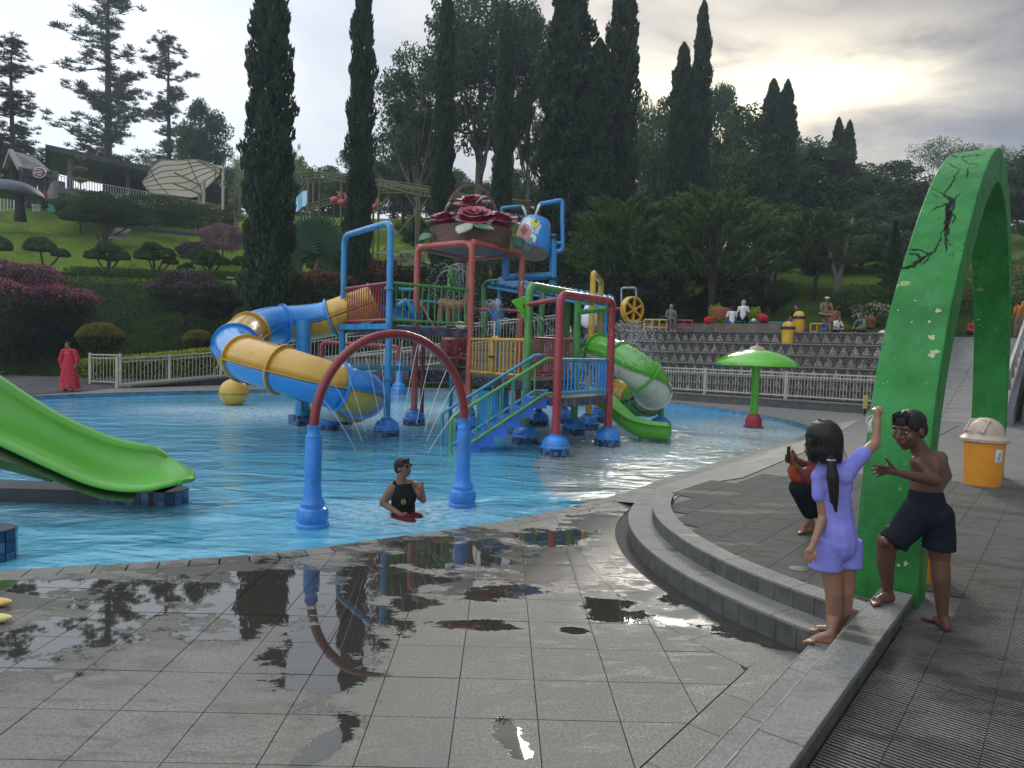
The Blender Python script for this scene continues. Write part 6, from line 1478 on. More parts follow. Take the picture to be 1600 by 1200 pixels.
def cedar(seed, H=8, R=5):
    """broad flat-topped conifer whose boughs end in feathery upswept sprays"""
    r_ = np.random.default_rng(seed); root = thing('spreading_conifer', 'x', 'conifer tree', (0, 0, 0)); tb_ = MB(); parts = []
    for k in range(3):
        a = r_.random()*6.28; tb_.tube([(cos(a)*.15, sin(a)*.15, -1), (cos(a)*.25, sin(a)*.25, H*.25), (cos(a)*1.1, sin(a)*1.1, H*.5), (cos(a)*2, sin(a)*2, H*.8)], [.22, .17, .10, .03], 7)
    for k in range(210):
        a = r_.random()*2*pi; f = r_.random()**.5; zz_ = H*(.36+.64*r_.random()**.8); lim = R*np.interp(zz_/H, [.36, .6, .85, 1.02], [.85, 1.0, .85, .35]); c0 = np.array([cos(a)*lim*f, sin(a)*lim*f, zz_])
        d = norm(np.array([[cos(a), sin(a), .35]]))[0]
        n = 130; s_ = r_.random(n); w_ = r_.normal(size=(n, 3))*np.array([.28, .28, .13]); C = c0+d*(s_*1.25-.4)[:, None]+w_*(1.15-s_)[:, None]; U = norm(d*1.0+r_.normal(size=(n, 3))*.45+np.array([0, 0, .35])); parts.append(quads(C, U, r_.uniform(.10, .25, n), r_.uniform(.035, .075, n)))
        if k % 6 == 0: tb_.tube([(0, 0, H*.3), (c0[0]*.5, c0[1]*.5, c0[2]*.8), tuple(c0)], [.07, .045, .015], 4)
    tb_.build('trunk', m_bark, root, smooth=True); leafobj('crown', m_cedar, parts, root); return root, H, R

# drop onto the ground: px, distance, top row in the photograph, half width in pixels
used = set()
def plant(proto, px, D, top, hw, label, rz=None, group=None, base=None):
    root, H, R = proto; x = pt(px, 600, D).x; zb = gz(x, D) if base is None else base; zt = pt(px, top, D).z; s = max(zt-zb, .5)/H; sx = hw*D/1080/R
    if root.name not in used: used.add(root.name); o = root; o.location = (x, D, zb); o.rotation_euler = (0, 0, rz or 0); o.scale = (sx, sx, s); o['label'] = label
    else: o = dup(root, (x, D, zb), rz if rz is not None else random.uniform(0, 6.28), (sx, sx, s), label)
    if group: o['group'] = group
    return o
CA, CB, CC = cypress(1), cypress(2), cypress(5)
G1 = 'tall dark cypresses behind the pool'
plant(CA, 417, 31, -75, 42, 'leftmost and thickest tall dark cypress, rising behind the blue and yellow slide', 0.3, G1)
plant(CB, 557, 35, -60, 24, 'tall slim dark cypress rising behind the blue hoop of the tower', 1, G1)
plant(CC, 684, 38, -25, 19, 'slender dark cypress rising behind the salmon frame and rose basket', 2, G1)
plant(CA, 776, 42, 8, 18, 'slim pointed dark cypress directly above the tipping bucket', 3, G1)
plant(CB, 872, 46, -45, 52, 'widest dark cypress with its top out of frame, right of the bucket', 4, G1)
plant(CC, 918, 45, 66, 34, 'shorter rounded cypress leaning on the widest one', .5, G1)
plant(CA, 953, 47, -60, 32, 'tall dark cypress beneath the veiled sun', 1.5, G1)
plant(CB, 1047, 50, 72, 25, 'dark cypress with a ragged top, left of a needle-topped twin', 2.5, G1)
plant(CC, 1075, 50, 5, 20, 'dark cypress with a long needle-thin tip', 3.5, G1)
plant(CA, 1186, 55, 127, 22, 'left stem of the blunt-topped cypress pair above the round tree', 4.2, G1)
plant(CB, 1208, 55, 128, 21, 'right stem of the blunt-topped cypress pair above the round tree', .9, G1)
plant(CC, 1289, 60, 186, 15, 'left of two small cypresses standing close together far right', 1.9, G1)
plant(CB, 1306, 60, 190, 14, 'right of two small cypresses standing close together far right', 2.9, G1)
PA, PB = conifer_open(11), conifer_open(12, z0=.2, whorls=24)
plant(PA, 168, 92, -55, 82, 'tallest open pine rising behind the grey café roof', 0)
plant(PB, 262, 92, 58, 52, 'smaller pine with a bushy top between the tall pine and first cypress', 1)
plant(PB, 22, 62, 60, 56, 'ragged pine at the left edge of the view', 2.2); plant(PA, -45, 66, 20, 70, 'pine mostly cut off by the left edge of the view', 3.2)
BA, BB_, BC = broad(21, z0=.06, nl=64, per=300, leaf=.24), broad(22, H=14, R=5, z0=.08, nl=74, per=270, leaf=.26), broad(24, H=12, R=4.5, z0=.08, nl=70, per=290, leaf=.22, mat=m_broad2)
EU = broad(31, H=22, R=7, z0=.30, nl=84, per=250, leaf=.27, open_=.40, name='eucalyptus_tree', bark=m_barkp)
EU2 = broad(32, H=22, R=6.5, z0=.35, nl=64, per=250, leaf=.26, open_=.42, name='eucalyptus_tree', bark=m_barkp)
plant(EU, 740, 64, -25, 95, 'large airy tree with pale trunks filling the gap behind the slim cypresses', .4)
plant(EU2, 645, 60, 78, 66, 'airy tree leaning left between second and third cypress', 1.4)
plant(EU, 815, 66, 20, 55, 'airy tree with bare side limb behind the widest cypress', 2.6)
plant(BA, 316, 78, 163, 36, 'dense dark tree right of the small pine', 0); plant(BB_, 625, 72, 190, 48, 'rounded dark tree lower between second and third cypress', 1)
plant(BC, 1140, 58, 165, 70, 'big round leafy tree with brighter top, right of the needle-topped cypress', .5); plant(BC, 1005, 66, 148, 44, 'pale green tree glimpsed between two cypresses', 2)
plant(BA, 1105, 70, 136, 45, 'tree crown peeping behind the big round tree', 3); plant(BB_, 1222, 68, 196, 26, 'small tree crown right of the blunt-topped pair', 4)
plant(BB_, 1262, 62, 228, 72, 'broad rounded dark tree behind the two small cypresses', 5); plant(BA, 1368, 64, 258, 66, 'dark rounded tree left of the green arch top', 1.2)
plant(BB_, 1590, 50, 232, 62, 'dark tree filling the right edge beyond the arch', 2.2); plant(BA, 1490, 70, 262, 60, 'dark tree seen through and behind the green arch', 3.3)
plant(BA, 1650, 60, 200, 80, 'dark tree mostly outside the right edge', .2); plant(BB_, 1780, 52, 230, 80, 'dark tree wholly outside the right edge', 1.2); plant(BC, 1900, 48, 240, 80, 'green tree wholly outside the right edge', 2.2)
UM = broad(41, H=12, R=6, z0=.62, nl=30, per=150, leaf=.15, flat=.55, open_=.5, name='umbrella_tree'); plant(UM, 1450, 72, 212, 52, 'flat-topped umbrella tree left of the arch summit', 0); plant(UM, 1530, 78, 222, 30, 'small umbrella tree tip peeping over the arch summit', 2)
LB = ['far dark tree %s' % s for s in ('above the fan palm', 'left of the second cypress', 'between roller coaster and cypress', 'behind the roller coaster posts', 'behind the third cypress', 'above the rose basket', 'behind the fourth cypress',
      'behind the tipping bucket', 'below the widest cypress', 'between the cypresses below the sun', 'behind the ragged cypress', 'under the round leafy tree', 'low behind the blunt-topped pair', 'low beneath the two small cypresses', 'low beside the arch', 'behind the café awning', 'left of the first cypress', 'at the far left behind the café')]
for k, (px, D, tp, hw) in enumerate(((500, 92, 262, 44), (455, 96, 238, 30), (545, 88, 236, 44), (610, 90, 250, 40), (690, 86, 262, 46), (735, 80, 285, 42), (790, 84, 270, 44), (835, 78, 282, 44), (890, 72, 300, 50), (985, 74, 252, 50), (1045, 70, 268, 44), (1130, 66, 285, 56), (1200, 70, 268, 50), (1300, 68, 290, 60), (1400, 66, 300, 60), (345, 88, 262, 34), (385, 90, 240, 34), (20, 74, 215, 60))):
    plant((BA, BB_, BC)[k % 3] if k not in (1,) else BC, px, D, tp, hw, LB[k], None, 'distant dark trees behind the hillside')
KA, KB = cedar(51), cedar(52)
plant(KA, 965, 36, 318, 92, 'leftmost broad spreading conifer, right of the tipping bucket', 0); plant(KB, 1105, 35, 305, 105, 'largest spreading conifer with dark forked trunk above the terrace seats', 1)
plant(KA, 1045, 40, 320, 70, 'spreading conifer filling between the two largest ones', 2.5)
plant(KB, 1262, 37, 335, 82, 'spreading conifer with pale forked trunks above the yellow bins', 2); plant(BA, 1300, 44, 345, 46, 'low dark tree crowding behind the picnickers', 3.4); plant(BB_, 1370, 42, 350, 40, 'low dark tree behind the cone-shaped conifer', 4.4); plant(BB_, 1335, 47, 318, 50, 'dark tree behind the pale-trunked conifer', 1.1); plant(BA, 1425, 44, 330, 36, 'dark tree close against the left edge of the arch', 2.1); plant(BB_, 1255, 50, 330, 44, 'dark tree filling the gap above the lawn', .7)
plant(KA, 1200, 41, 322, 60, 'spreading conifer set back between largest and pale-trunked ones', 4)
for k, (px, D, w_) in enumerate(((1192, 36, 20), (1300, 36, 18))):
    x = pt(px, 600, D).x; o = MB()
    for s_ in (-.25, .2): o.tube([(x+s_*.3, D, gz(x, D)-.5), (x+s_*.4, D, gz(x, D)+1.3), (x+s_*2.4, D+.2, gz(x, D)+3.2), (x+s_*4, D+.3, gz(x, D)+4.6)], [.17, .14, .09, .04], 8)
    tag(o.build('tree_trunk', m_barkp, loc=(x, D, gz(x, D)), smooth=True), ('pale forked trunk left of the yellow bins', 'dark multi-stemmed trunk behind the man in the cap')[k], 'tree trunk')
# small cone-shaped conifer by the arch
r_ = np.random.default_rng(61); cn = thing('cone_conifer', 'x', 'conifer tree', (0, 0, 0)); MB().tube([(0, 0, -.5), (0, 0, 5.8)], [.12, .02], 6).build('trunk', m_bark, cn)
n = 9000; t_ = r_.random(n)**.75; a = r_.random(n)*2*pi; rad = (1-t_)*1.5*(.75+.25*np.sin(t_*55+a*2))*r_.random(n)**.35; C = np.stack([rad*np.cos(a), rad*np.sin(a), t_*6+.15*0+.2-.10*rad], -1); U = norm(np.stack([np.cos(a), np.sin(a), .1+0*a], -1)+r_.normal(size=(n, 3))*.3)
leafobj('crown', m_topi, [quads(C, U, r_.uniform(.08, .2, n), .035)], cn); plant((cn, 6.2, 1.5), 1385, 33, 343, 37, 'dark cone-shaped conifer just left of the green arch', 0)
# ochre monkey-puzzle-like conifer by the café
r_ = np.random.default_rng(62); an = thing('tiered_conifer', 'x', 'conifer tree', (0, 0, 0)); tb_ = MB().tube([(0, 0, -.5), (0, 0, 6)], [.12, .02], 6); parts = []
for k in range(6):
    zc = 1.3+.85*k; L = 1.7*(1-.14*k)
    for j in range(7):
        a = j*.9+k+r_.random()*.3; d = np.array([cos(a), sin(a), .18]); tb_.tube([(0, 0, zc), tuple(np.array([0, 0, zc])+d*L)], [.035, .012], 4); n = 150; f = r_.random(n); C = np.array([0, 0, zc])+d*(f*L)[:, None]+r_.normal(size=(n, 3))*np.array([.10, .10, .05])*(1.2-.5*f)[:, None]; parts.append(quads(C, norm(d+r_.normal(size=(n, 3))*.5), .09, .035))
tb_.build('trunk', m_bark, an); leafobj('crown', m_araul, parts, an); plant((an, 6.2, 1.7), 126, 57, 234, 19, 'ochre tiered conifer in front of the café balcony', 0)
# thin bare-ish trees round the awning
TH = broad(45, H=8, R=2.2, z0=.35, nl=22, per=60, leaf=.12, mat=m_pale, open_=.7, name='slender_tree', bark=m_barkp)
plant(TH, 366, 56, 248, 22, 'thin pale tree between awning and first cypress', 0); plant(TH, 236, 80, 228, 20, 'pale green sapling behind the awning', 1); plant(TH, 466, 60, 222, 16, 'thin leafy sapling above the fan palm', 2); plant(TH, 372, 70, 225, 20, 'pale sapling right of the awning posts', 2)
plant(BC, 700, 52, 325, 36, 'mid green shrubby tree under the roller coaster', 2.2); plant(BC, 640, 56, 338, 26, 'small shrubby tree left of the salmon frame', 1.1)

# shrubs
def shrub(name, label, px, D, cy, rx, rz_, mats, n=2600, leaf=.06, cat='shrub', lump=.18, ry=None, below=None, group=None, cz=None):
    """leafy mass: px, distance, centre row, half extents in metres; mats = [(material, share, only_top)]"""
    c = pt(px, cy, D) if cz is None else V((pt(px, 600, D).x, D, cz)); ry = ry or rx; root = thing(name, label, cat, (c.x, c.y, min(c.z-rz_, gz(c.x, c.y))), group); s_ = random.random()*9
    MB().tube([(c.x, c.y, c.z-rz_-.6), (c.x, c.y, c.z)], [.07, .03], 6).build('stem', m_bark, root)
    for mat, share_, toponly in mats:
        m = int(n*share_); d = unit(m)
        if toponly: d[:, 2] = np.abs(d[:, 2])*1.0+toponly*.2; d = norm(d)
        lm = 1+lump*(np.sin(d[:, 0]*5+s_)*np.sin(d[:, 1]*6+s_*2)+np.sin(d[:, 2]*7+s_*3)*.6); q = rng.random(m); rr = lm*(1-.32*q**2) if not toponly else lm*(1.02-.05*q)
        C = np.array([c.x, c.y, c.z])+d*rr[:, None]*np.array([rx, ry, rz_]); U = norm(d*.6+rng.normal(size=(m, 3))*.6)
        leafobj('blossom' if toponly else 'foliage', mat, [quads(C, U, rng.uniform(leaf*.7, leaf*1.5, m), rng.uniform(leaf*.35, leaf*.7, m))], root)
    return root
shrub('hedge_ball', 'larger clipped golden-topped bush left of the sloping railing', 157, 27.5, 527, .84, .55, [(m_bushd, .6, 0), (m_bronze, .35, 0), (m_bronze, .75, .15)], 9000, .035, lump=.03, cz=1.78)
shrub('hedge_ball', 'smaller clipped golden-topped bush above the sloping railing', 310, 30.5, 531, .62, .42, [(m_bushd, .6, 0), (m_bronze, .3, 0), (m_bronze, .7, .15)], 6000, .035, lump=.03)
shrub('bougainvillea', 'large purple and coral bougainvillea mound at the left edge', 20, 33, 480, 3.0, 2.0, [(m_bushd, 1, 0), (m_boug, .15, 1.2), (m_coral, .05, .2)], 26000, .06)
shrub('bougainvillea', 'purple bougainvillea slope spilling right of the large mound', 90, 33.5, 487, 1.7, 1.3, [(m_bushd, 1, 0), (m_boug, .17, 1.2), (m_coral, .05, .2)], 12000, .055)
shrub('bougainvillea', 'faded purple shrub halfway up the bank right of centre-left', 290, 35, 458, 1.75, .95, [(m_bushd, 1, 0), (m_boug, .08, .6)], 10000, .055)
shrub('bougainvillea', 'dull purple low shrub under the last clipped trees', 335, 34, 470, 1.2, .8, [(m_bushd, 1, 0), (m_boug, .04, .5)], 7000, .055)
shrub('bougainvillea', 'bright purple flowering tree above the clipped trees beside the cypress', 348, 48, 371, 1.45, .95, [(m_boug, .8, 0), (m_pale, .35, 0)], 5200, .06)
shrub('flowering_shrub', 'small pinkish shrub on the lawn behind the clipped trees', 300, 47, 392, 1.0, .55, [(m_bushd, 1, 0), (m_boug, .12, 1)], 4000, .05)
shrub('flowering_shrub', 'cream white flowering bush behind the blue hoop', 640, 36, 422, 1.0, .85, [(m_hedge, .7, 0), (m_whiteb, .5, .6)], 6000, .05)
shrub('flowering_shrub', 'dull red flowering bush left of the cream white one', 598, 35.5, 436, 1.1, .85, [(m_bushd, .9, 0), (m_pinkb, .34, .6)], 7000, .05)
shrub('flowering_shrub', 'dull red flowering bush right of the first cypress', 505, 34.5, 448, 1.5, .8, [(m_bushd, .9, 0), (m_pinkb, .28, .6)], 8000, .05)
shrub('shrub', 'green and brown bush at the foot of the first cypress', 450, 33, 462, 1.0, 1.4, [(m_hedge, .9, 0), (m_pinkb, .05, .4)], 8000, .05)
shrub('shrub', 'dark bush behind the tube slide bend', 470, 34, 490, 2.6, 1.1, [(m_bushd, 1, 0)], 9000, .06)
for k, (px, D, cy, rx, rz_, lab) in enumerate(((60, 55, 313, 1.0, .5, 'under the mushroom shelter'), )): pass
shrub('dark_hedge', 'dark rounded hedge under the left part of the café balcony', 122, 56, 323, 2.0, .75, [(m_hedge, 1, 0)], 9000, .06)
shrub('dark_hedge', 'long dark clipped hedge below the white balcony fence', 225, 58, 330, 5.0, 1.2, [(m_hedge, 1, 0)], 24000, .06, ry=1.5)
shrub('dark_hedge', 'dark hedge end sloping down below the awning', 310, 58, 338, 3.6, .9, [(m_hedge, 1, 0)], 14000, .06, ry=1.2)
shrub('shrub', 'dark foliage mass in shade below the spreading conifers', 935, 36, 470, 3.2, 1.4, [(m_bushd, 1, 0)], 14000, .07); shrub('shrub', 'brownish shaded shrub behind the terrace rails', 1150, 37, 470, 2.2, 1.2, [(m_bushd, 1, 0), (m_pinkb, .05, .5)], 9000, .07)
shrub('round_tree', 'small ball-topped dark tree behind the teal bench rail', 1221, 34, 457, .72, .62, [(m_topi, 1, 0)], 5000, .04, lump=.08); shrub('shrub', 'white-flowered shrub at right of the seated picnickers', 1362, 32, 497, .9, .7, [(m_hedge, .8, 0), (m_whiteb, .12, .3)], 5000, .045)
shrub('shrub', 'yellow-leaved plant beside the big dark conifer trunk', 1120, 31.5, 498, .38, .65, [(m_yhedge, 1, 0)], 1800, .05); shrub('shrub', 'yellow-leaved tuft between the two seated women and red bag', 1180, 31.6, 492, .3, .3, [(m_yhedge, 1, 0)], 900, .05)
shrub('shrub', 'low green shrub under the cone-shaped conifer', 1345, 33, 470, 1.3, .8, [(m_hedge, 1, 0)], 5000, .06); shrub('shrub', 'dark planted border beyond the ramp top', 1540, 33, 455, 3.0, 1.0, [(m_hedge, 1, 0), (m_pinkb, .06, .5)], 9000, .06)
shrub('shrub', 'round shrub seen through the green arch left of its far leg', 1500, 36, 470, .9, .6, [(m_hedge, 1, 0), (m_coral, .1, .6)], 4000, .05); shrub('shrub', 'rounded bush on the lawn right of the far arch leg', 1592, 40, 430, 1.2, .9, [(m_hedge, 1, 0)], 4000, .06)
for px, D, cy, lab in ((880, 38, 455, 'dark shrubs behind the blue roof'), (835, 38, 440, 'dark shrubs below the tipping bucket'), (760, 37, 450, 'dark shrubs between the salmon posts'), (700, 36, 465, 'dark shrubs behind the plant sprinkler'), (1010, 37, 450, 'dark shrubs behind the sago palm')):
    shrub('shrub', lab, px, D, cy, 2.4, 1.8, [(m_bushd, 1, 0)], 10000, .07)
# long yellow-green hedge behind the sloping railing
hd = thing('flowering_hedge', 'low yellow-green hedge growing behind the cream sloping railing', 'hedge', (-14, 27, 0)); n = 16000; u = rng.random(n)
hx = np.interp(u, [0, .3, 1], [pt(135, 600, 27.4).x, pt(230, 600, 27.8).x, pt(425, 600, 31.2).x]); hy = np.interp(u, [0, .3, 1], [27.4, 28.0, 31.0])
zt_ = np.interp(u, [0, .3, 1], [.85, 1.15, 1.75]); C = np.stack([hx+rng.normal(0, .12, n), hy+rng.uniform(-.5, .35, n), zt_*rng.random(n)**.35+.06*np.sin(u*90)], -1); leafobj('foliage', m_yhedge, [quads(C[:10500], norm(rng.normal(size=(10500, 3))+[0, 0, .5]), .06, .03)], hd); leafobj('lower_foliage', m_hedge, [quads(C[10500:]*[1, 1, .8], unit(5500), .06, .03)], hd)
# clipped cloud trees
def cloud_tree(seed, pads, R=1.0):
    r_ = np.random.default_rng(seed); root = thing('topiary_tree', 'x', 'topiary tree', (0, 0, 0)); tb_ = MB(); parts = []
    for (x, z, rx, rz_) in pads:
        tb_.tube([(0, 0, -.3), (x*.3, 0, z*.35), (x, 0, z)], [.09, .07, .04], 6); n = int(2600*rx*rx/.35)+600; d = unit(n); d[:, 2] = np.where(d[:, 2] < -.25, -.25, d[:, 2]); q = r_.random(n); rr = (1-.2*q**2)*(1+.05*np.sin(d[:, 0]*9+x*5)); C = np.array([x, 0, z])+d*rr[:, None]*np.array([rx, rx*.9, rz_]); parts.append(quads(C, norm(d*.5+r_.normal(size=(n, 3))*.6), .045, .022))
    tb_.build('trunk', m_bark, root, smooth=True); leafobj('crown', m_topi, parts, root); return root
TA = cloud_tree(71, [(-.25, 1.5, .85, .62), (.95, 1.15, .50, .34)]); TB = cloud_tree(72, [(-.7, 1.15, .6, .42), (.05, 1.55, .7, .42), (.75, 1.15, .55, .42), (.2, 1.0, .35, .25)]); TC = cloud_tree(73, [(-.45, 1.25, .72, .55), (.55, 1.3, .62, .5), (-.2, 1.75, .55, .35), (.9, .95, .4, .3)])
G2 = 'clipped cloud trees along the top of the bank'
def put(root, px, D, s, label, rz=0, first=[]):
    x = pt(px, 600, D).x; loc = (x, D, gz(x, D)-.03)
    if root.name not in used: used.add(root.name); root.location = loc; root.scale = (s,)*3; root['label'] = label; root['group'] = G2
    else: dup(root, loc, rz, s, label, G2)
put(TA, 70, 42.5, 1.05, 'clipped cloud tree furthest left of those fully in view'); put(TB, 168, 42.5, 1.05, 'wide clipped cloud tree above the larger golden bush', .2); put(TC, 242, 42.5, 1.05, 'clipped cloud tree with two fat round heads')
put(TB, 328, 42, .9, 'clipped cloud tree with purple flowers at its left, beside the first cypress', 3); put(TA, -8, 42.5, 1.0, 'clipped cloud tree cut by the left edge of the view', 2.9); put(TC, 290, 46, .55, 'small clipped tree set behind on the lawn', 3)
put(TA, 470, 41, .85, 'clipped cloud tree between first cypress and fan palm', 1); put(TC, 520, 43, .75, 'clipped cloud tree between fan palm and second cypress', 3); put(TA, 612, 44, .6, 'small clipped tree seen inside the blue hoop', .5); put(TA, 380, 43, .7, 'clipped cloud tree tucked left of the first cypress', .5)
bt_ = cloud_tree(74, [(-1.9, 1.9, 1.2, .75), (-.3, 2.6, 1.5, 1.25), (1.4, 2.3, 1.4, 1.0), (.4, 1.9, 1.3, .7), (2.4, 1.7, 1.0, .7)]); put(bt_, 162, 52, 1.0, 'large clipped pine with leaning trunk in the middle of the lawn'); bt_['group'] = 'lawn topiary'
# border plants on the bank top
n = 9000; bx = rng.uniform(-26, -3, n); by = rng.uniform(41.2, 43.0, n); bz = hgt(bx, by); C = np.stack([bx, by, bz+rng.uniform(0, .5, n)], -1)
bo = leafobj('border_plants', m_hedge, [quads(C, norm(rng.normal(size=(n, 3))*.4+[0, 0, 1]), .14, .03)]); tag(bo, 'strip of dark leafy border plants along the top of the bank', 'border plants', kind='stuff')
n = 500; bx = np.concatenate([rng.normal(c, .45, n//6) for c in (-24, -22.3, -19.3, -17.2, -16.5, -21)]); by = rng.uniform(42, 44, len(bx)); C = np.stack([bx, by, hgt(bx, by)+rng.uniform(.25, .6, len(bx))], -1)
fo_ = leafobj('lily_flowers', m_yflow, [quads(C, unit(len(bx)), .05, .03)]); tag(fo_, 'orange and yellow flowers scattered between the clipped trees', 'flowers', kind='stuff')
# grass on the bank, lawns and bits at the edges
n = 90000; gx = rng.uniform(-34, 5, n); gy = rng.uniform(30.3, 46, n); C = np.stack([gx, gy, hgt(gx, gy)+.03], -1)
gr = leafobj('bank_grass', m_grass, [quads(C, norm(rng.normal(size=(n, 3))*.45+[0, -.3, 1]), rng.uniform(.06, .16, n), .022)]); tag(gr, None, None, kind='stuff')
# fan palm
fp = thing('fan_palm', 'fan palm with big round grey-green fans left of the second cypress', 'palm tree', (0, 0, 0)); x0 = pt(493, 600, 40).x; zb = gz(x0, 40); ORG[fp.name] = V((x0, 40, zb)); fp.location = (x0, 40, zb)
MB().tube([(x0, 40, zb-.3), (x0, 40, zb+1.0), (x0+.05, 40, zb+1.5)], [.2, .17, .12], 10).build('trunk', m_barkp, fp, smooth=True)
topy = pt(493, 322, 40).z
for k, (dx, dz, R_, tilt, yaw_) in enumerate(((-1.15, 2.3, 1.25, .1, -.5), (.0, 2.75, 1.30, .0, 0), (1.05, 2.35, 1.2, .1, .5), (-.6, 2.7, 1.2, -.2, .3), (.6, 2.8, 1.15, -.2, -.3), (-1.5, 1.6, .95, .5, -.9), (1.5, 1.5, .85, .5, .9), (.1, 1.9, .9, .6, 0))):
    hub = V((x0+dx*.62, 40-.3+random.uniform(-.3, .3), zb+dz*.72)); MB().tube([(x0, 40, zb+1.2), hub.lerp(V((x0, 40, zb+2)), .4), hub], [.03, .025, .02], 5).build('leaf_stalk', m_fanp, fp)
    lb = MB(); NS_ = 34; ang0 = atan2(dz-1.2, dx)
    for j in range(NS_):
        a = ang0+(j/(NS_-1)-.5)*5.0; a2 = a+5.0/(NS_-1)*.5; a1 = a-5.0/(NS_-1)*.5; L = R_*(1-.1*abs(j/(NS_-1)-.5)*2)*random.uniform(.95, 1.03)
        dirv = lambda q, r__, o=0: hub+V((cos(q)*r__, sin(yaw_)*cos(q)*r__*.6+tilt*sin(q)*r__*.3+o-.0, sin(q)*r__-.12*r__*r__*(1-sin(q))*.5))
        lb.add([hub, dirv(a1, L*.62), dirv(a, L*.6, .05), dirv(a2, L*.62), dirv(a, L)], [(0, 1, 2), (0, 2, 3), (1, 4, 2), (2, 4, 3)])
    lb.build('fan_leaf', m_fanp, fp)
fp.scale = (1.25, 1, 1.42)
# sago palm
sg = thing('sago_palm', 'dark sago palm with arching fronds behind the spinner wheel', 'cycad', tuple(pt(1040, 505, 31.5))); c = pt(1040, 500, 31.5)
for k in range(34):
    a = random.uniform(0, 2*pi); L = random.uniform(.9, 1.35); e = random.uniform(.15, 1.0); b = MB(); prev = None; pts = []
    for j in range(9):
        f = j/8; pts.append(c+V((cos(a)*L*f, sin(a)*L*f, e*L*f-.9*f*f*L*.7)))
    for p, q in zip(pts, pts[1:]):
        s_ = (q-p).cross(V((0, 0, 1))).normalized()*.15; m_ = (p+q)/2; b.add([p, m_+s_, q], [(0, 1, 2)]); b.add([p, q, m_-s_], [(0, 1, 2)])
    b.build('frond', m_bushd, sg)
# ---------------------------------------------------------------- people
def L_(*a): return pt(*a)
def hand(pr, wrist, palm, tips, thumb, r=.0078, pr_=.02, knuck=None):
    """palm and five separate, unequal, bent fingers"""
    wrist, palm = V(wrist), V(palm); pr.append(('c', wrist, pr_*.85, palm, pr_)); n = len(tips); ax = (palm-wrist).normalized()
    side = (V(tips[-1])-V(tips[0])); side = (side-ax*side.dot(ax)); side = side.normalized() if side.length > 1e-4 else ax.orthogonal()
    for i, tp in enumerate(tips):
        root = palm+side*((i/(n-1))-.5)*pr_*1.9+ax*pr_*.35; tp = V(tp); mid = root.lerp(tp, .52)+ (ax*.004)
        pr.append(('c', root, r*1.12, mid, r)); pr.append(('c', mid, r, tp, r*.82))
    tp = V(thumb); root = palm-ax*pr_*.6-side*pr_*.9*(1 if (tp-palm).dot(side) < 0 else -1); mid = root.lerp(tp, .5)+(tp-root).cross(ax)*.05
    pr.append(('c', root, r*1.35, mid, r*1.2)); pr.append(('c', mid, r*1.2, tp, r))
def head(pr, c, face, s=1.0):
    """skull, jaw, nose, lips, ears; returns eye spots"""
    c, f = V(c), V(face).normalized(); u = V((0, 0, 1)); u = (u-f*u.dot(f)).normalized(); r_ = f.cross(u); R_ = Matrix((r_, f, u)).transposed(); g = lambda x, y, z: c+R_ @ V((x, y, z))*s
    pr += [('e', g(0, -.005, .025), (.076*s, .094*s, .088*s), R_), ('e', g(0, .022, -.035), (.060*s, .066*s, .070*s), R_), ('c', g(0, .045, -.085), .026*s, g(0, .030, -.07), .034*s),
           ('c', g(0, .088, .012), .009*s, g(0, .103, -.022), .0125*s), ('c', g(-.013, .094, -.026), .009*s, g(.013, .094, -.026), .009*s), ('c', g(-.020, .083, -.052), .0075*s, g(.020, .083, -.052), .0075*s), ('c', g(-.016, .082, -.060), .0075*s, g(.016, .082, -.060), .0075*s),
           ('e', g(.077, -.004, -.008), (.010*s, .020*s, .030*s), R_), ('e', g(-.077, -.004, -.008), (.010*s, .020*s, .030*s), R_), ('c', g(-.042, .075, .030), .012*s, g(.042, .075, .030), .012*s), ('e', g(-.04, .055, -.022), (.025*s,)*3, R_), ('e', g(.04, .055, -.022), (.025*s,)*3, R_)]
    return g, R_
m_eye = M('eye_white', (.5, .48, .45), rough=.2, var=.02); m_iris = M('dark_iris', (.02, .012, .01), rough=.15, var=0); m_lip = M('lip_skin', (.20, .07, .06), rough=.45); m_brow = m_hair
def eyes(g, R_, s, parent, lipm=None):
    b = MB(); b.ell(g(-.033, .0755, .010), (.012*s, .009*s, .0055*s), R_, 10, 7); b.ell(g(.033, .0755, .010), (.012*s, .009*s, .0055*s), R_, 10, 7); b.build('eyes', m_eye, parent, smooth=True)
    b = MB(); b.ell(g(-.033, .082, .010), (.0062*s, .004*s, .0055*s), R_, 8, 6); b.ell(g(.033, .082, .010), (.0062*s, .004*s, .0055*s), R_, 8, 6); b.build('irises', m_iris, parent, smooth=True)
    b = MB(); b.rc(g(-.048, .081, .033), .0035*s, g(-.020, .089, .037), .004*s, 6); b.rc(g(.048, .081, .033), .0035*s, g(.020, .089, .037), .004*s, 6); b.build('eyebrows', m_hair, parent, smooth=True)
    b = MB(); b.rc(g(-.018, .0895, -.056), .0045*s, g(.018, .0895, -.056), .0045*s, 8); b.build('lips', lipm or m_lip, parent, smooth=True)
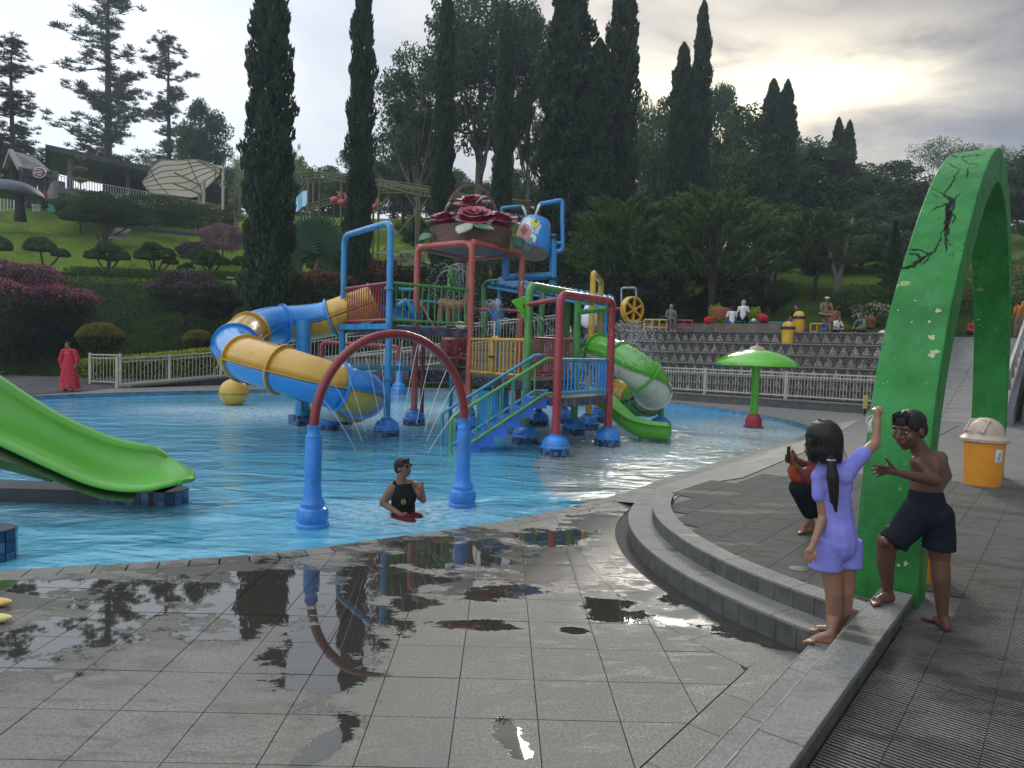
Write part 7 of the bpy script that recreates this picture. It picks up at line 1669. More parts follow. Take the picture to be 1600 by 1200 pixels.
def foot(pr, ankle, heel, toe, r=.026, toes=True):
    ankle, heel, toe = V(ankle), V(heel), V(toe); d = (toe-heel); L = d.length; d.normalize(); sd = d.cross(V((0, 0, 1))).normalized(); z = V((0, 0, 1))
    pr += [('c', ankle, r, heel+z*.004, r*1.02), ('c', heel+z*.002, r*.95, heel+d*L*.62, r*.78), ('c', ankle+z*(-.01), r*.95, heel+d*L*.66+z*.002, r*.62), ('c', heel+d*L*.62+sd*r*.5, r*.62, heel+d*L*.62-sd*r*.5, r*.62)]
    for k in range(5): q = heel+d*L*(.66)+sd*r*(-1.05+.52*k)-z*r*.25; e = heel+d*L*(1.0-.055*k)+sd*r*(-1.15+.56*k)-z*r*.42; pr.append(('c', q, r*.34, e, r*(.38 if k == 0 else .27)))

# girl in periwinkle
D = 3.88; gp = thing('person', 'girl seen from behind in periwinkle top and shorts, ponytail, one arm raised to the arch', 'person', tuple(at(1290, 1004, .155)))
pr = []; fdir = V((-.50, .84, -.1)); g, R_ = head(pr, L_(1286, 688, D), fdir, 1.0)
pr += [('c', L_(1291, 708, D), .040, L_(1299, 738, D), .047), ('c', L_(1301, 748, D), .075, L_(1307, 820, D), .078), ('c', L_(1308, 820, D), .08, L_(1309, 858, D), .085), ('c', L_(1285, 741, D), .040, L_(1328, 732, D), .040),
       ('c', L_(1281, 746, D), .036, L_(1287, 806, D-.02), .030), ('c', L_(1287, 806, D-.02), .029, L_(1273, 846, D-.08), .0205), ('c', L_(1330, 729, D), .037, L_(1367, 693, D+.06), .031), ('c', L_(1367, 693, D+.06), .030, L_(1371, 656, D+.10), .021)]
hand(pr, L_(1273, 846, D-.08), L_(1266, 860, D-.09), [L_(1258, 874, D-.09), L_(1262, 880, D-.09), L_(1268, 880, D-.10), L_(1274, 876, D-.11)], L_(1276, 869, D-.12), .0072, .0200)
hand(pr, L_(1371, 654, D+.10), L_(1370, 643, D+.11), [L_(1362, 641, D+.15), L_(1367, 636, D+.15), L_(1374, 635, D+.15), L_(1379, 638, D+.14)], L_(1379, 643, D+.10), .0075, .021)
pr += [('c', L_(1297, 862, D), .066, L_(1302, 925, D-.01), .047), ('c', L_(1302, 925, D-.01), .045, L_(1303, 958, D+.02), .044), ('c', L_(1303, 958, D+.02), .043, L_(1299, 991, D-.02), .026), ('c', L_(1321, 862, D+.03), .066, L_(1321, 925, D+.03), .047), ('c', L_(1321, 925, D+.03), .045, L_(1319, 955, D+.07), .043), ('c', L_(1319, 955, D+.07), .042, L_(1305, 985, D+.12), .026)]
foot(pr, L_(1299, 988, D-.02), V((L_(1300, 1003, D-.02).x, D-.02, .182)), V((L_(1258, 1001, D+.01).x, D+.03, .178)), .026); foot(pr, L_(1304, 980, D+.12), V((L_(1303, 988, D+.14).x, D+.14, .182)), V((L_(1264, 986, D+.18).x, D+.19, .178)), .025)
body = blob('body', pr, m_skin_g, gp, .0055, 3); eyes(g, R_, 1.0, gp)
pr = [('e', L_(1303, 758, D), (.108, .078, .085)), ('c', L_(1303, 770, D), .088, L_(1307, 815, D), .093), ('c', L_(1307, 815, D), .095, L_(1308, 842, D), .110), ('c', L_(1286, 740, D), .046, L_(1326, 733, D), .046), ('c', L_(1282, 744, D), .048, L_(1281, 774, D-.01), .044), ('e', L_(1281, 745, D), (.05, .048, .048)), ('c', L_(1328, 731, D), .047, L_(1349, 709, D+.03), .045), ('c', L_(1298, 738, D-.02), .045, L_(1303, 760, D-.02), .06)]
pr += [('c', L_(1291, 737, D-.01), .062, L_(1322, 735, D-.01), .062), ('e', L_(1313, 744, D-.03), (.07, .065, .06))]
blob('shirt', pr, m_peri, gp, .007, 3)
pr = [('c', L_(1307, 826, D), .104, L_(1307, 848, D), .112), ('l', [(.080, .06), (.086, 0), (.093, -.115)], tuple(L_(1291, 857, D-.005)), 26), ('l', [(.076, .06), (.082, 0), (.086, -.10)], tuple(L_(1324, 857, D+.02)), 26), ('e', L_(1307, 850, D-.03), (.10, .075, .06))]
blob('shorts', pr, m_peri, gp, .006, 3)
pr = [('e', L_(1288, 683, D-.01), (.098, .108, .104)), ('e', L_(1289, 700, D-.02), (.097, .100, .085)), ('c', L_(1270, 690, D-.02), .036, L_(1270, 714, D-.02), .028), ('c', L_(1307, 690, D-.03), .034, L_(1308, 716, D-.03), .025), ('c', L_(1294, 708, D-.06), .045, L_(1299, 720, D-.11), .022)]
hair = blob('hair', pr, m_hair, gp, .006, 9)
pr = [('c', L_(1299, 720, D-.12), .018, L_(1301, 745, D-.13), .034), ('c', L_(1301, 745, D-.13), .034, L_(1303, 772, D-.13), .026), ('c', L_(1303, 772, D-.13), .026, L_(1306, 799, D-.12), .008), ('c', L_(1299, 750, D-.13), .02, L_(1298, 785, D-.12), .006)]
blob('ponytail', pr, m_hair, gp, .005, 2)
MB().tube([L_(1299, 719, D-.12)+V((.02*cos(a), .012*sin(a), 0)) for a in np.linspace(0, 2*pi, 14)[:-1]], .006, 6, closed=True).build('hair_tie', m_cpink, gp, smooth=True)
b = MB()
for k in range(240):
    a = random.uniform(0, 2*pi); c0 = L_(1288, 668, D-.01)+V((cos(a)*.03, sin(a)*.03, .045)); m_ = L_(1288, 683, D-.01)+V((cos(a)*.094, sin(a)*.104, .01)); e = L_(1289, 716, D-.02)+V((cos(a)*.085, sin(a)*.085, random.uniform(-.03, .01))); b.tube(spline([c0, m_, e], 3), .0018, 3)
for k in range(9): b.tube(spline([L_(1312, 690+k, D), L_(1318, 700+3*k, D-.02), L_(1322+k, 712+1.5*k, D-.03)], 3), .0010, 3)
b.build('loose_strands', m_hair, gp)
b = MB(); w0 = L_(1368, 648, D+.07); 
for pts_ in ([(1364, 648), (1357, 652), (1354, 658), (1357, 664), (1361, 655)], [(1364, 650), (1361, 660), (1357, 668), (1358, 676)], [(1362, 655), (1360, 668), (1363, 676)]):
    C_ = spline([L_(x, y, D+.06+.01*k) for k, (x, y) in enumerate(pts_)], 5)
    for p, q in zip(C_, C_[1:]): b.add([p+V((-.005, 0, 0)), p+V((.005, 0, .002)), q+V((.005, 0, .002)), q+V((-.005, 0, 0))], [(0, 1, 2, 3)])
ob = b.build('wrist_ribbon', m_cw, None, loc=w0, smooth=True); tag(ob, 'white ribbon dangling from the raised fist of the girl', 'ribbon'); sm = ob.modifiers.new('s', 'SOLIDIFY'); sm.thickness = .002

# boy leaning on the kerb
D = 4.02; bp_ = thing('person', 'shirtless boy in black shorts leaning left, one foot up on the kerb, hand open', 'person', tuple(at(1470, 988, PZ)))
pr = []; fdir = V((-.86, -.40, -.22)); s_ = 1.0; hc = L_(1420, 672, D); g, R_ = head(pr, hc, fdir, s_)
pr += [('c', L_(1430, 690, D), .045, L_(1444, 714, D), .055), ('c', L_(1436, 721, D-.03), .045, L_(1468, 716, D+.06), .045), ('e', L_(1451, 732, D), (.105, .09, .10), Matrix.Rotation(-.3, 3, 'Y')), ('c', L_(1451, 728, D), .095, L_(1447, 772, D), .085), ('c', L_(1461, 722, D), .06, L_(1465, 750, D), .055), ('c', L_(1447, 772, D), .088, L_(1447, 800, D), .10),
       ('c', L_(1449, 726, D-.01), .085, L_(1437, 723, D-.04), .050), ('c', L_(1434, 722, D-.05), .042, L_(1460, 750, D-.10), .034), ('c', L_(1460, 750, D-.10), .034, L_(1430, 745, D-.15), .030), ('c', L_(1430, 745, D-.15), .029, L_(1402, 738, D-.16), .0205),
       ('c', L_(1468, 718, D+.06), .04, L_(1478, 744, D+.05), .033), ('c', L_(1478, 744, D+.05), .03, L_(1466, 768, D+.02), .022)]
hand(pr, L_(1402, 738, D-.16), L_(1390, 735, D-.16), [L_(1364, 727, D-.17), L_(1361, 733, D-.15), L_(1363, 740, D-.14), L_(1370, 745, D-.13)], L_(1384, 716, D-.18), .0085, .0235)
pr += [('c', L_(1428, 812, D+.02), .080, L_(1386, 846, D+.03), .060), ('c', L_(1386, 846, D+.03), .056, L_(1384, 882, D+.06), .050), ('c', L_(1384, 882, D+.06), .048, L_(1387, 925, D+.10), .029), ('c', L_(1464, 812, D), .085, L_(1468, 868, D-.01), .060), ('c', L_(1468, 868, D-.01), .054, L_(1470, 905, D-.03), .052), ('c', L_(1470, 905, D-.03), .050, L_(1473, 965, D-.03), .028), ('e', L_(1382, 847, D-.01), (.03, .03, .035))]
foot(pr, L_(1388, 926, D+.10), V((L_(1391, 935, D+.10).x, D+.10, .350)), V((L_(1352, 935, D+.10).x, D+.05, .345)), .029)
pr += [('c', L_(1473, 960, D-.03), .030, V((L_(1477, 983, D-.04).x, D-.05, .238)), .030), ('c', V((L_(1477, 983, D-.04).x, D-.05, .236)), .028, V((L_(1461, 972, D+.1).x, D+.09, .228)), .024)]
for k in range(5): q = V((L_(1461, 972, D+.1).x-.03+.018*k, D+.09, .224)); pr.append(('c', q, .011, q+V((-.03, .045-.004*k, -.003)), .009))
blob('body', pr, m_skin_b, bp_, .0055, 3); eyes(g, R_, s_, bp_, M('dark_lip', (.09, .035, .03), rough=.4))
pr = [('e', g(0, -.014, .045), (.087, .101, .078), R_), ('e', g(0, -.05, .0), (.078, .062, .075), R_), ('c', g(-.06, .03, .03), .022, g(-.06, .02, .015), .018), ('c', g(.06, .03, .03), .022, g(.06, .02, .015), .018), ('c', g(0, -.07, -.04), .04, g(0, -.06, -.06), .03)]
blob('hair', pr, m_hair, bp_, .006, 2)
b = MB()
for k in range(60):
    a = random.uniform(-1.0, 1.0); t_ = random.uniform(-.4, 1); c0 = g(.05*a, .0+.03*t_, .122-.012*abs(a)); e = g(.066*a, .085-.022*a*a+random.uniform(-.003, .002), .060+random.uniform(-.016, .010)); m_ = g(.058*a, .056, .103); b.tube([c0, m_, e], [.0022, .002, .0007], 3)
b.build('fringe', m_hair, bp_)
pr = [('c', L_(1447, 776, D), .097, L_(1447, 800, D), .115), ('e', L_(1462, 806, D-.03), (.085, .09, .09)), ('c', L_(1436, 800, D+.01), .100, L_(1408, 832, D+.02), .080), ('c', L_(1432, 810, D+.01), .09, L_(1404, 838, D+.01), .080), ('c', L_(1462, 806, D-.01), .100, L_(1468, 838, D-.01), .086), ('l', [(.086, 0), (.090, -.085)], tuple(L_(1468, 836, D-.01)), 24), ('l', [(.080, 0), (.086, -.06)], tuple(L_(1404, 836, D+.01)), 24, (.55, 0, .83))]
sh = blob('shorts', pr, m_navy, bp_, .0065, 4)
# crouching phone user behind the girl
D = 6.25; cp = thing('person', 'crouching person in maroon top holding up a phone, mostly hidden behind the girl', 'person', tuple(at(1262, 822, PZ)))
pr = []; g, R_ = head(pr, L_(1275, 700, D), V((-.9, -.1, -.1)), 1.05)
pr += [('c', L_(1275, 715, D), .05, L_(1278, 735, D), .06), ('c', L_(1278, 735, D), .06, L_(1252, 738, D-.1), .036), ('c', L_(1278, 735, D), .06, L_(1262, 728, D+.1), .036), ('c', L_(1278, 735, D), .09, L_(1288, 785, D), .10), ('c', L_(1288, 785, D), .09, L_(1264, 790, D-.1), .05), ('c', L_(1252, 738, D-.1), .035, L_(1236, 722, D-.12), .026), ('c', L_(1262, 728, D+.1), .035, L_(1240, 716, D+.02), .026)]
hand(pr, L_(1238, 724, D-.12), L_(1233, 716, D-.12), [L_(1227, 711, D-.16), L_(1227, 715, D-.16), L_(1228, 719, D-.15), L_(1229, 723, D-.14)], L_(1233, 706, D-.10), .0105, .030)
hand(pr, L_(1244, 720, D+.0), L_(1240, 712, D-.03), [L_(1234, 707, D-.08), L_(1234, 711, D-.08), L_(1235, 715, D-.08), L_(1236, 719, D-.07)], L_(1238, 703, D-.06), .0105, .030)
pr += [('c', L_(1264, 790, D-.1), .05, L_(1266, 806, D-.1), .035)]; foot(pr, L_(1266, 808, D-.1), V((L_(1268, 816, D-.1).x, D-.1, PZ+.036)), V((L_(1243, 818, D-.1).x, D-.12, PZ+.03)), .034)
blob('body', pr, m_skin_m, cp, .009, 3); eyes(g, R_, 1.05, cp)
blob('hair', [('e', g(0, -.02, .04), (.09, .105, .09), R_), ('e', g(0, -.05, -.02), (.085, .07, .10), R_)], m_hair, cp, .012, 3)
blob('shirt', [('c', L_(1282, 738, D), .14, L_(1288, 785, D), .16), ('c', L_(1268, 738, D-.1), .065, L_(1250, 750, D-.14), .05), ('c', L_(1270, 730, D+.1), .06, L_(1252, 727, D+.05), .045)], m_mar, cp, .012, 3)
blob('forearm_sleeve', [('c', L_(1262, 752, D-.14), .05, L_(1246, 747, D-.16), .046)], m_mar, cp, .010, 2)
blob('sleeve_cuff', [('c', L_(1247, 748, D-.16), .046, L_(1241, 744, D-.16), .044), ('c', L_(1240, 744, D-.16), .042, L_(1238, 734, D-.15), .044)], m_rust, cp, .010, 2)
blob('trousers', [('c', L_(1290, 790, D), .15, L_(1250, 762, D-.12), .095), ('c', L_(1248, 762, D-.12), .088, L_(1264, 800, D-.1), .066), ('c', L_(1290, 792, D+.2), .13, L_(1262, 766, D+.15), .09), ('c', L_(1262, 766, D+.15), .08, L_(1275, 800, D+.2), .06)], m_tank, cp, .012, 3)
c = L_(1232, 710, D-.17); ph = MB().box(c, (.075, .011, .145), M=Matrix.Rotation(.9, 3, 'Z')).build('phone', m_black, loc=c); tag(ph, 'black phone held upright by the crouching person', 'phone'); MB().box(c+V((.003, .006, 0)), (.065, .002, .13), M=Matrix.Rotation(.9, 3, 'Z')).build('screen', m_dark, ph)

# man seated in the pool
D = 7.85; mp = thing('person', 'man in black tank top and sunglasses sitting in the shallow water', 'person', tuple(at(624, 808, WZ)))
pr = []; g, R_ = head(pr, L_(630, 731, D), V((.80, -.42, .22)), .98)
pr += [('c', L_(627, 742, D), .056, L_(628, 762, D), .062), ('c', L_(613, 763, D-.03), .066, L_(646, 760, D+.06), .064), ('c', L_(620, 757, D-.01), .05, L_(640, 755, D+.03), .05), ('c', L_(628, 772, D), .125, L_(630, 800, D), .115), ('c', L_(630, 800, D), .12, L_(632, 816, D), .13), ('e', L_(632, 772, D-.02), (.10, .085, .09)),
       ('c', L_(610, 768, D-.05), .058, L_(598, 786, D-.06), .044), ('c', L_(598, 786, D-.06), .042, L_(626, 804, D-.18), .028), ('c', L_(650, 765, D+.05), .054, L_(661, 781, D-.02), .042), ('c', L_(661, 781, D-.02), .040, L_(660, 768, D-.14), .027)]
hand(pr, L_(626, 804, D-.18), L_(633, 805, D-.19), [L_(640, 805, D-.2), L_(640, 806, D-.17), L_(639, 808, D-.15), L_(637, 809, D-.14)], L_(636, 801, D-.22), .010, .028)
hand(pr, L_(660, 768, D-.14), L_(658, 761, D-.15), [L_(653, 757, D-.15), L_(655, 754, D-.15), L_(658, 752.5, D-.15), L_(661, 753, D-.15)], L_(651, 762, D-.16), .010, .027)
blob('body', pr, m_skin_m, mp, .009, 3); eyes(g, R_, .98, mp)
blob('hair', [('e', g(0, -.012, .042), (.084, .100, .080), R_), ('e', g(0, -.05, .0), (.076, .060, .07), R_), ('c', g(-.045, .055, .085), .022, g(.045, .055, .085), .022)], m_hair, mp, .009, 2)
gl_ = MB(); gl_.ell(g(-.034, .088, .012), (.028, .010, .020), R_, 12, 8); gl_.ell(g(.034, .088, .012), (.028, .010, .020), R_, 12, 8); gl_.rc(g(-.012, .097, .018), .004, g(.012, .097, .018), .004, 6); gl_.rc(g(-.06, .08, .02), .004, g(-.08, .0, .012), .003, 6); gl_.rc(g(.06, .08, .02), .004, g(.08, .0, .012), .003, 6)
o = gl_.build('sunglasses', M('mirror_black', (.01, .01, .012), rough=.06, var=0), None, loc=g(0, .09, .01), smooth=True); tag(o, 'black sunglasses worn by the man in the pool', 'sunglasses')
blob('tank_top', [('e', L_(634, 778, D-.03), (.125, .118, .10)), ('c', L_(629, 772, D), .139, L_(631, 803, D), .134), ('c', L_(617, 756, D-.03), .036, L_(620, 770, D-.05), .05), ('c', L_(640, 755, D+.02), .036, L_(638, 769, D-.03), .05)], m_tank, mp, .009, 3)
q = L_(630.5, 784, D-.16); b = MB(); r0 = .034
for rr, n_ in ((.027, 20),): b.tube([q+V((rr*cos(a)*.9, -.0, rr*sin(a))) for a in np.linspace(0, 2*pi, n_)[:-1]], .0045, 5, closed=True)
for dx in (-.012, .0, .012): b.box(q+V((dx, -.002, 0)), (.005, .006, .026))
b.box(q+V((0, -.004, 0)), (.036, .004, .005)); b.build('chest_emblem', M('emblem_yellow', (.35, .30, .05), rough=.6), mp)
blob('red_shorts', [('c', L_(622, 812, D), .115, L_(652, 811, D-.10), .075), ('c', L_(618, 818, D-.12), .10, L_(642, 817, D-.30), .065)], m_wine, mp, .014, 3)

def person(label, loc, rz=0, h=1.6, pose='stand', top=None, bot=None, sk=None, hair=None, scarf=None, cap=None, vox=.022, arms=(0.15, .15), shoes=True):
    """smaller figure: x right, y forward (the way it faces), feet at the origin (or seat at the origin when seated)"""
    top = top or m_cw; bot = bot or m_navy; sk = sk or m_skin_f; k = h/1.65; loc = V(loc); R_ = Matrix.Rotation(rz, 3, 'Z')
    T = lambda x, y, z: loc+R_ @ (V((x, y, z))*k)
    th_ = thing('person', label, 'person', tuple(loc)); f = R_ @ V((0, 1, 0)); pr = []; sh = []; bo = []
    if pose == 'stand':
        hip = .88; sh += [('c', T(0, 0, 1.34), .125*k, T(0, 0, 1.0), .115*k), ('c', T(-.15, 0, 1.38), .055*k, T(.15, 0, 1.38), .055*k)]; hd = T(0, .02, 1.55)
        for s_ in (-1, 1): bo.append(('c', T(.08*s_, 0, .90), .10*k, T(.09*s_, 0, .12), .06*k)); pr.append(('c', T(.09*s_, 0, .12), .04*k, T(.09*s_, .12, .04), .04*k)); pr += [('c', T(.19*s_, 0, 1.36), .045*k, T(.24*s_, .0, 1.08), .036*k), ('c', T(.24*s_, 0, 1.08), .034*k, T(.23*s_, arms[0], .84), .03*k), ('e', T(.23*s_, arms[0]+.02, .78), .04*k)]; sh.append(('c', T(.18*s_, 0, 1.37), .058*k, T(.22*s_, 0, 1.18), .052*k))
    elif pose == 'sit':
        sh += [('c', T(0, 0, .48), .125*k, T(0, 0, .12), .13*k), ('c', T(-.15, 0, .52), .055*k, T(.15, 0, .52), .055*k)]; hd = T(0, .03, .70)
        for s_ in (-1, 1): bo += [('c', T(.09*s_, 0, .08), .10*k, T(.10*s_, .40, .10), .075*k), ('c', T(.10*s_, .40, .10), .07*k, T(.10*s_, .42, -.34), .05*k)]; pr += [('c', T(.19*s_, 0, .50), .045*k, T(.23*s_, .06, .24), .036*k), ('c', T(.23*s_, .06, .24), .034*k, T(.10*s_, .28, .20), .03*k), ('e', T(.09*s_, .31, .19), .04*k), ('c', T(.1*s_, .42, -.36), .04*k, T(.1*s_, .53, -.41), .04*k)]; sh.append(('c', T(.18*s_, 0, .51), .058*k, T(.22*s_, .04, .34), .052*k))
    else:
        sh += [('c', T(0, .06, .50), .125*k, T(0, -.02, .14), .135*k), ('c', T(-.15, .07, .54), .055*k, T(.15, .07, .54), .055*k)]; hd = T(0, .14, .70)
        for s_ in (-1, 1): bo += [('c', T(.10*s_, 0, .09), .10*k, T(.30*s_, .24, .12), .075*k), ('c', T(.30*s_, .24, .12), .07*k, T(-.02*s_, .36, .07), .05*k)]; pr += [('c', T(.19*s_, .08, .52), .045*k, T(.25*s_, .16, .28), .036*k), ('c', T(.25*s_, .16, .28), .034*k, T(.10*s_, .34, .22), .03*k), ('e', T(.09*s_, .36, .2), .04*k), ('c', T(-.05*s_, .37, .05), .038*k, T(-.15*s_, .42, .04), .034*k)]; sh.append(('c', T(.18*s_, .08, .53), .058*k, T(.23*s_, .14, .36), .052*k))
    pr.append(('c', hd-V((0, 0, .02*k)), .05*k, hd-V((0, 0, .16*k)), .055*k)); g, RR = head(pr, hd, f, k*1.0)
    c0 = sh[0]; pr.append(('c', c0[1], c0[2]*.8, c0[3], c0[4]*.8)); 
    for q in bo: pr.append(('c', q[1], q[2]*.7, q[3], q[4]*.7))
    blob('body', pr, sk, th_, vox, 2); blob('top', sh, top, th_, vox, 2); blob('trousers', bo, bot, th_, vox, 2)
    if scarf: blob('headscarf', [('e', g(0, -.012, .02), (.098*k, .104*k, .118*k), RR), ('c', g(0, -.02, -.10), .085*k, g(0, -.02, -.20), .12*k)], scarf, th_, vox*.8, 2); MB().ell(g(0, .072, -.008), (.052*k, .034*k, .066*k), RR, 12, 8).build('face', sk, th_, smooth=True)
    else: blob('hair', [('e', g(0, -.018, .038), (.088*k, .100*k, .086*k), RR), ('e', g(0, -.055, -.03 if hair == 'long' else 0), (.08*k, .06*k, (.14 if hair == 'long' else .07)*k), RR)], m_hair, th_, vox*.8, 2)
    if cap: MB().ell(g(0, 0, .08), (.095*k, .10*k, .05*k), RR).ell(g(0, .09, .062), (.07*k, .07*k, .012*k), RR).build('cap', cap, th_, smooth=True)
    return th_
# woman in the long red dress
q = at(108, 611, 0); D = q.y; wp = thing('person', 'woman in a long coral red dress standing at the far pool edge', 'person', tuple(q)); k = 1.0; T = lambda x, y, z: q+V((x, y, z))
pr = []; g, R_ = head(pr, T(-.04, 0, 1.48), V((.15, -1, 0)), 1.0); pr += [('c', T(-.03, .02, 1.46), .045, T(-.02, .02, 1.34), .055), ('c', T(-.0, .02, 1.3), .10, T(0, .02, .9), .10), ('c', T(-.10, .02, .5), .05, T(-.10, 0, .09), .035), ('c', T(.10, .02, .5), .05, T(.12, 0, .09), .035), ('c', T(-.23, -.02, .86), .028, T(-.24, -.03, .76), .035), ('c', T(.25, -.05, .90), .028, T(.23, -.08, .80), .035)]
foot(pr, T(-.10, 0, .09), T(-.10, .02, .035), T(-.10, -.19, .03), .033); foot(pr, T(.12, 0, .09), T(.12, .02, .035), T(.27, -.14, .03), .033)
blob('body', pr, m_skin_f, wp, .012, 3); eyes(g, R_, 1.0, wp); blob('hair', [('e', g(0, -.02, .035), (.092, .104, .09), R_), ('e', g(.02, -.05, -.03), (.09, .07, .11), R_), ('c', g(-.06, .02, .05), .03, g(-.075, .0, -.02), .02), ('c', g(.06, .02, .05), .03, g(.075, .0, -.02), .02)], m_hair, wp, .014, 3)
blob('dress', [('c', T(-.16, .02, 1.32), .065, T(.13, .02, 1.32), .065), ('c', T(-.01, .02, 1.26), .135, T(0, .02, 1.0), .14), ('c', T(-.20, .02, 1.30), .07, T(-.27, .0, 1.02), .075), ('c', T(-.27, .0, 1.02), .075, T(-.24, -.03, .88), .05), ('c', T(.17, .02, 1.30), .07, T(.27, .0, 1.05), .075), ('c', T(.27, .0, 1.05), .075, T(.27, -.05, .93), .05)], m_redd, wp, .014, 3)
P = []
for i in range(16):
    f_ = i/15; z = 1.15-f_*1.07; rx = .15+.17*f_**.8; ry = .13+.13*f_; row = []
    for j in range(49): a = 2*pi*j/48; w_ = 1+.075*f_*sin(a*9)+.03*f_*sin(a*17); row.append(T(rx*w_*cos(a), .02+ry*w_*sin(a), z))
    P.append(row)
sk_ = MB().grid(P).build('skirt', m_redd, wp, smooth=True); b = MB()
for k_ in range(70): a = random.uniform(-2.4, -.7); z = .12+abs(random.gauss(0, .22)); f_ = (1.15-z)/1.07; b.ell(T((.155+.17*f_**.8)*cos(a)*1.06, .02+(.135+.13*f_)*sin(a)*1.06, z), .009, None, 5, 4)
b.build('embroidery', m_cpink, wp); b = MB(); [b.ell(T(-.08+.03*i, -.125, 1.22+.01*abs(i-3)), .009, None, 5, 4) for i in range(7)]; b.build('neck_embroidery', m_cw, wp)
# man bending over on the upper deck
D = 16.6; kp = thing('person', 'shirtless figure in dark shorts bending over behind the green railing', 'person', tuple(pt(705, 512, D)))
pr = []; g, R_ = head(pr, L_(716, 472, D), V((.5, .5, -.9)), 1.0)
pr += [('c', L_(705, 478, D), .15, L_(722, 476, D), .14), ('c', L_(692, 474, D), .13, L_(710, 478, D), .15), ('c', L_(689, 478, D), .065, L_(686, 500, D), .05), ('c', L_(686, 500, D), .045, L_(685, 512, D), .035), ('c', L_(726, 480, D+.1), .06, L_(729, 500, D), .045), ('c', L_(701, 485, D), .09, L_(700, 510, D), .06), ('c', L_(715, 488, D+.1), .09, L_(716, 511, D+.1), .06)]
blob('body', pr, m_skin_f, kp, .018, 3); blob('shorts', [('c', L_(712, 484, D+.02), .14, L_(714, 498, D+.02), .12)], m_slate, kp, .02, 2); blob('hair', [('e', g(0, -.02, .03), (.10, .11, .10), R_)], m_hair, kp, .02, 2)
D = 16.2; kq = thing('person', 'child in white lying over the front edge of the upper deck', 'person', tuple(pt(728, 520, D)))
blob('top', [('c', L_(718, 508, D), .10, L_(733, 514, D), .12)], m_cw, kq, .02, 2); blob('body', [('c', L_(733, 516, D), .09, L_(736, 530, D-.1), .08), ('c', L_(733, 516, D), .06, L_(720, 510, D), .05), ('c', L_(720, 510, D), .05, L_(700, 509, D), .035), ('c', L_(728, 512, D-.1), .04, L_(724, 526, D-.2), .03)], m_skin_m, kq, .02, 2)
def tz(px, py, D): return pt(px, py, D)
fz = lambda px, D, z: V((pt(px, 600, D).x, D, z))
person('long-haired woman in a white top sitting with her back turned behind the teal rail', fz(1139, 28.9, 3.12), .1, 1.55, 'sit', m_cw, m_cblue, hair='long'); person('woman in a pale pink headscarf and white top sitting behind the teal rail', fz(1156, 28.8, 3.32), -.5, 1.6, 'sit', m_cw, m_navy, scarf=m_cpink)
person('woman in a grey headscarf and orange bib seated below the sago palm', fz(1044, 29.3, 3.15), pi, 1.5, 'sit', m_cgrey, m_slate, scarf=m_cbrn); person('dark-clothed person sitting at the right end of the teal rail', fz(1239, 29.4, 3.25), 2.2, 1.6, 'sit', m_tank, m_cblue)
person('man in a white cap and brown vest sitting cross-legged high above the picnic', fz(1283, 29.3, 3.55), pi, 1.7, 'cross', m_cbrn, m_cbrn, cap=m_cw, sk=m_skin_m); person('child in a white shirt bowing over the picnic cloth', fz(1302, 28.3, 2.84), pi+.3, 1.45, 'cross', m_cw, m_navy)
person('person lying in blue jeans beside the bowing child', fz(1287, 28.2, 2.80), 1.7, 1.3, 'cross', m_cblue, m_cblue); person('woman in a slate headscarf and grey coat sitting at the picnic', fz(1342, 28.4, 2.84), pi*.6, 1.75, 'cross', m_cgrey, m_tank, scarf=m_slate)
person('person in an orange shirt with a black backpack at the top of the ramp', fz(1584, 30.5, 2.95), .2, 1.65, 'stand', m_corg, m_cbrn); person('person in an orange shirt at the right edge atop the ramp', fz(1598, 29.5, 3.0), -.2, 1.75, 'stand', m_corg, m_cbrn); person('person in red seated at the top of the ramp seen through the arch', fz(1512, 31.2, 3.05), pi, 1.5, 'cross', m_cred, m_navy)
person('child with a yellow cap behind the red railing of the tower', fz(881, 25.5, 1.5), pi*.9, 1.4, 'stand', m_cw, m_navy, cap=m_yel); person('person in a dark red shirt standing by the café pillar', tuple(pt(69, 331, 56)), pi, 1.7, 'stand', m_cred, m_navy, vox=.03)
person('person in black with white cap sitting on the terrace behind the crimson hoop', fz(952, 28.4, 2.35), pi, 1.5, 'sit', m_tank, m_tank, cap=m_cw)

# ---------------------------------------------------------------- jets and spray
mt, t = new_mat('spray_water'); d_ = t.n('ShaderNodeBsdfDiffuse', Color=(.85, .9, .95, 1)); tr = t.n('ShaderNodeBsdfTransparent'); gl = t.n('ShaderNodeBsdfGlossy', Roughness=.15); m1 = t.n('ShaderNodeMixShader', i0=.35, i1=d_.outputs[0], i2=gl.outputs[0]); m2 = t.n('ShaderNodeMixShader', i0=.62, i1=tr.outputs[0], i2=m1.outputs[0]); t.link(m2.outputs[0], t.n('ShaderNodeOutputMaterial').inputs[0]); m_jet = mt
OCT = [(1, 0, 0), (-1, 0, 0), (0, 1, 0), (0, -1, 0), (0, 0, 1.3), (0, 0, -1.3)]; OF = [(0, 2, 4), (2, 1, 4), (1, 3, 4), (3, 0, 4), (2, 0, 5), (1, 2, 5), (3, 1, 5), (0, 3, 5)]
def drops(b, p, r): b.add([V(p)+V(o)*r for o in OCT], OF)
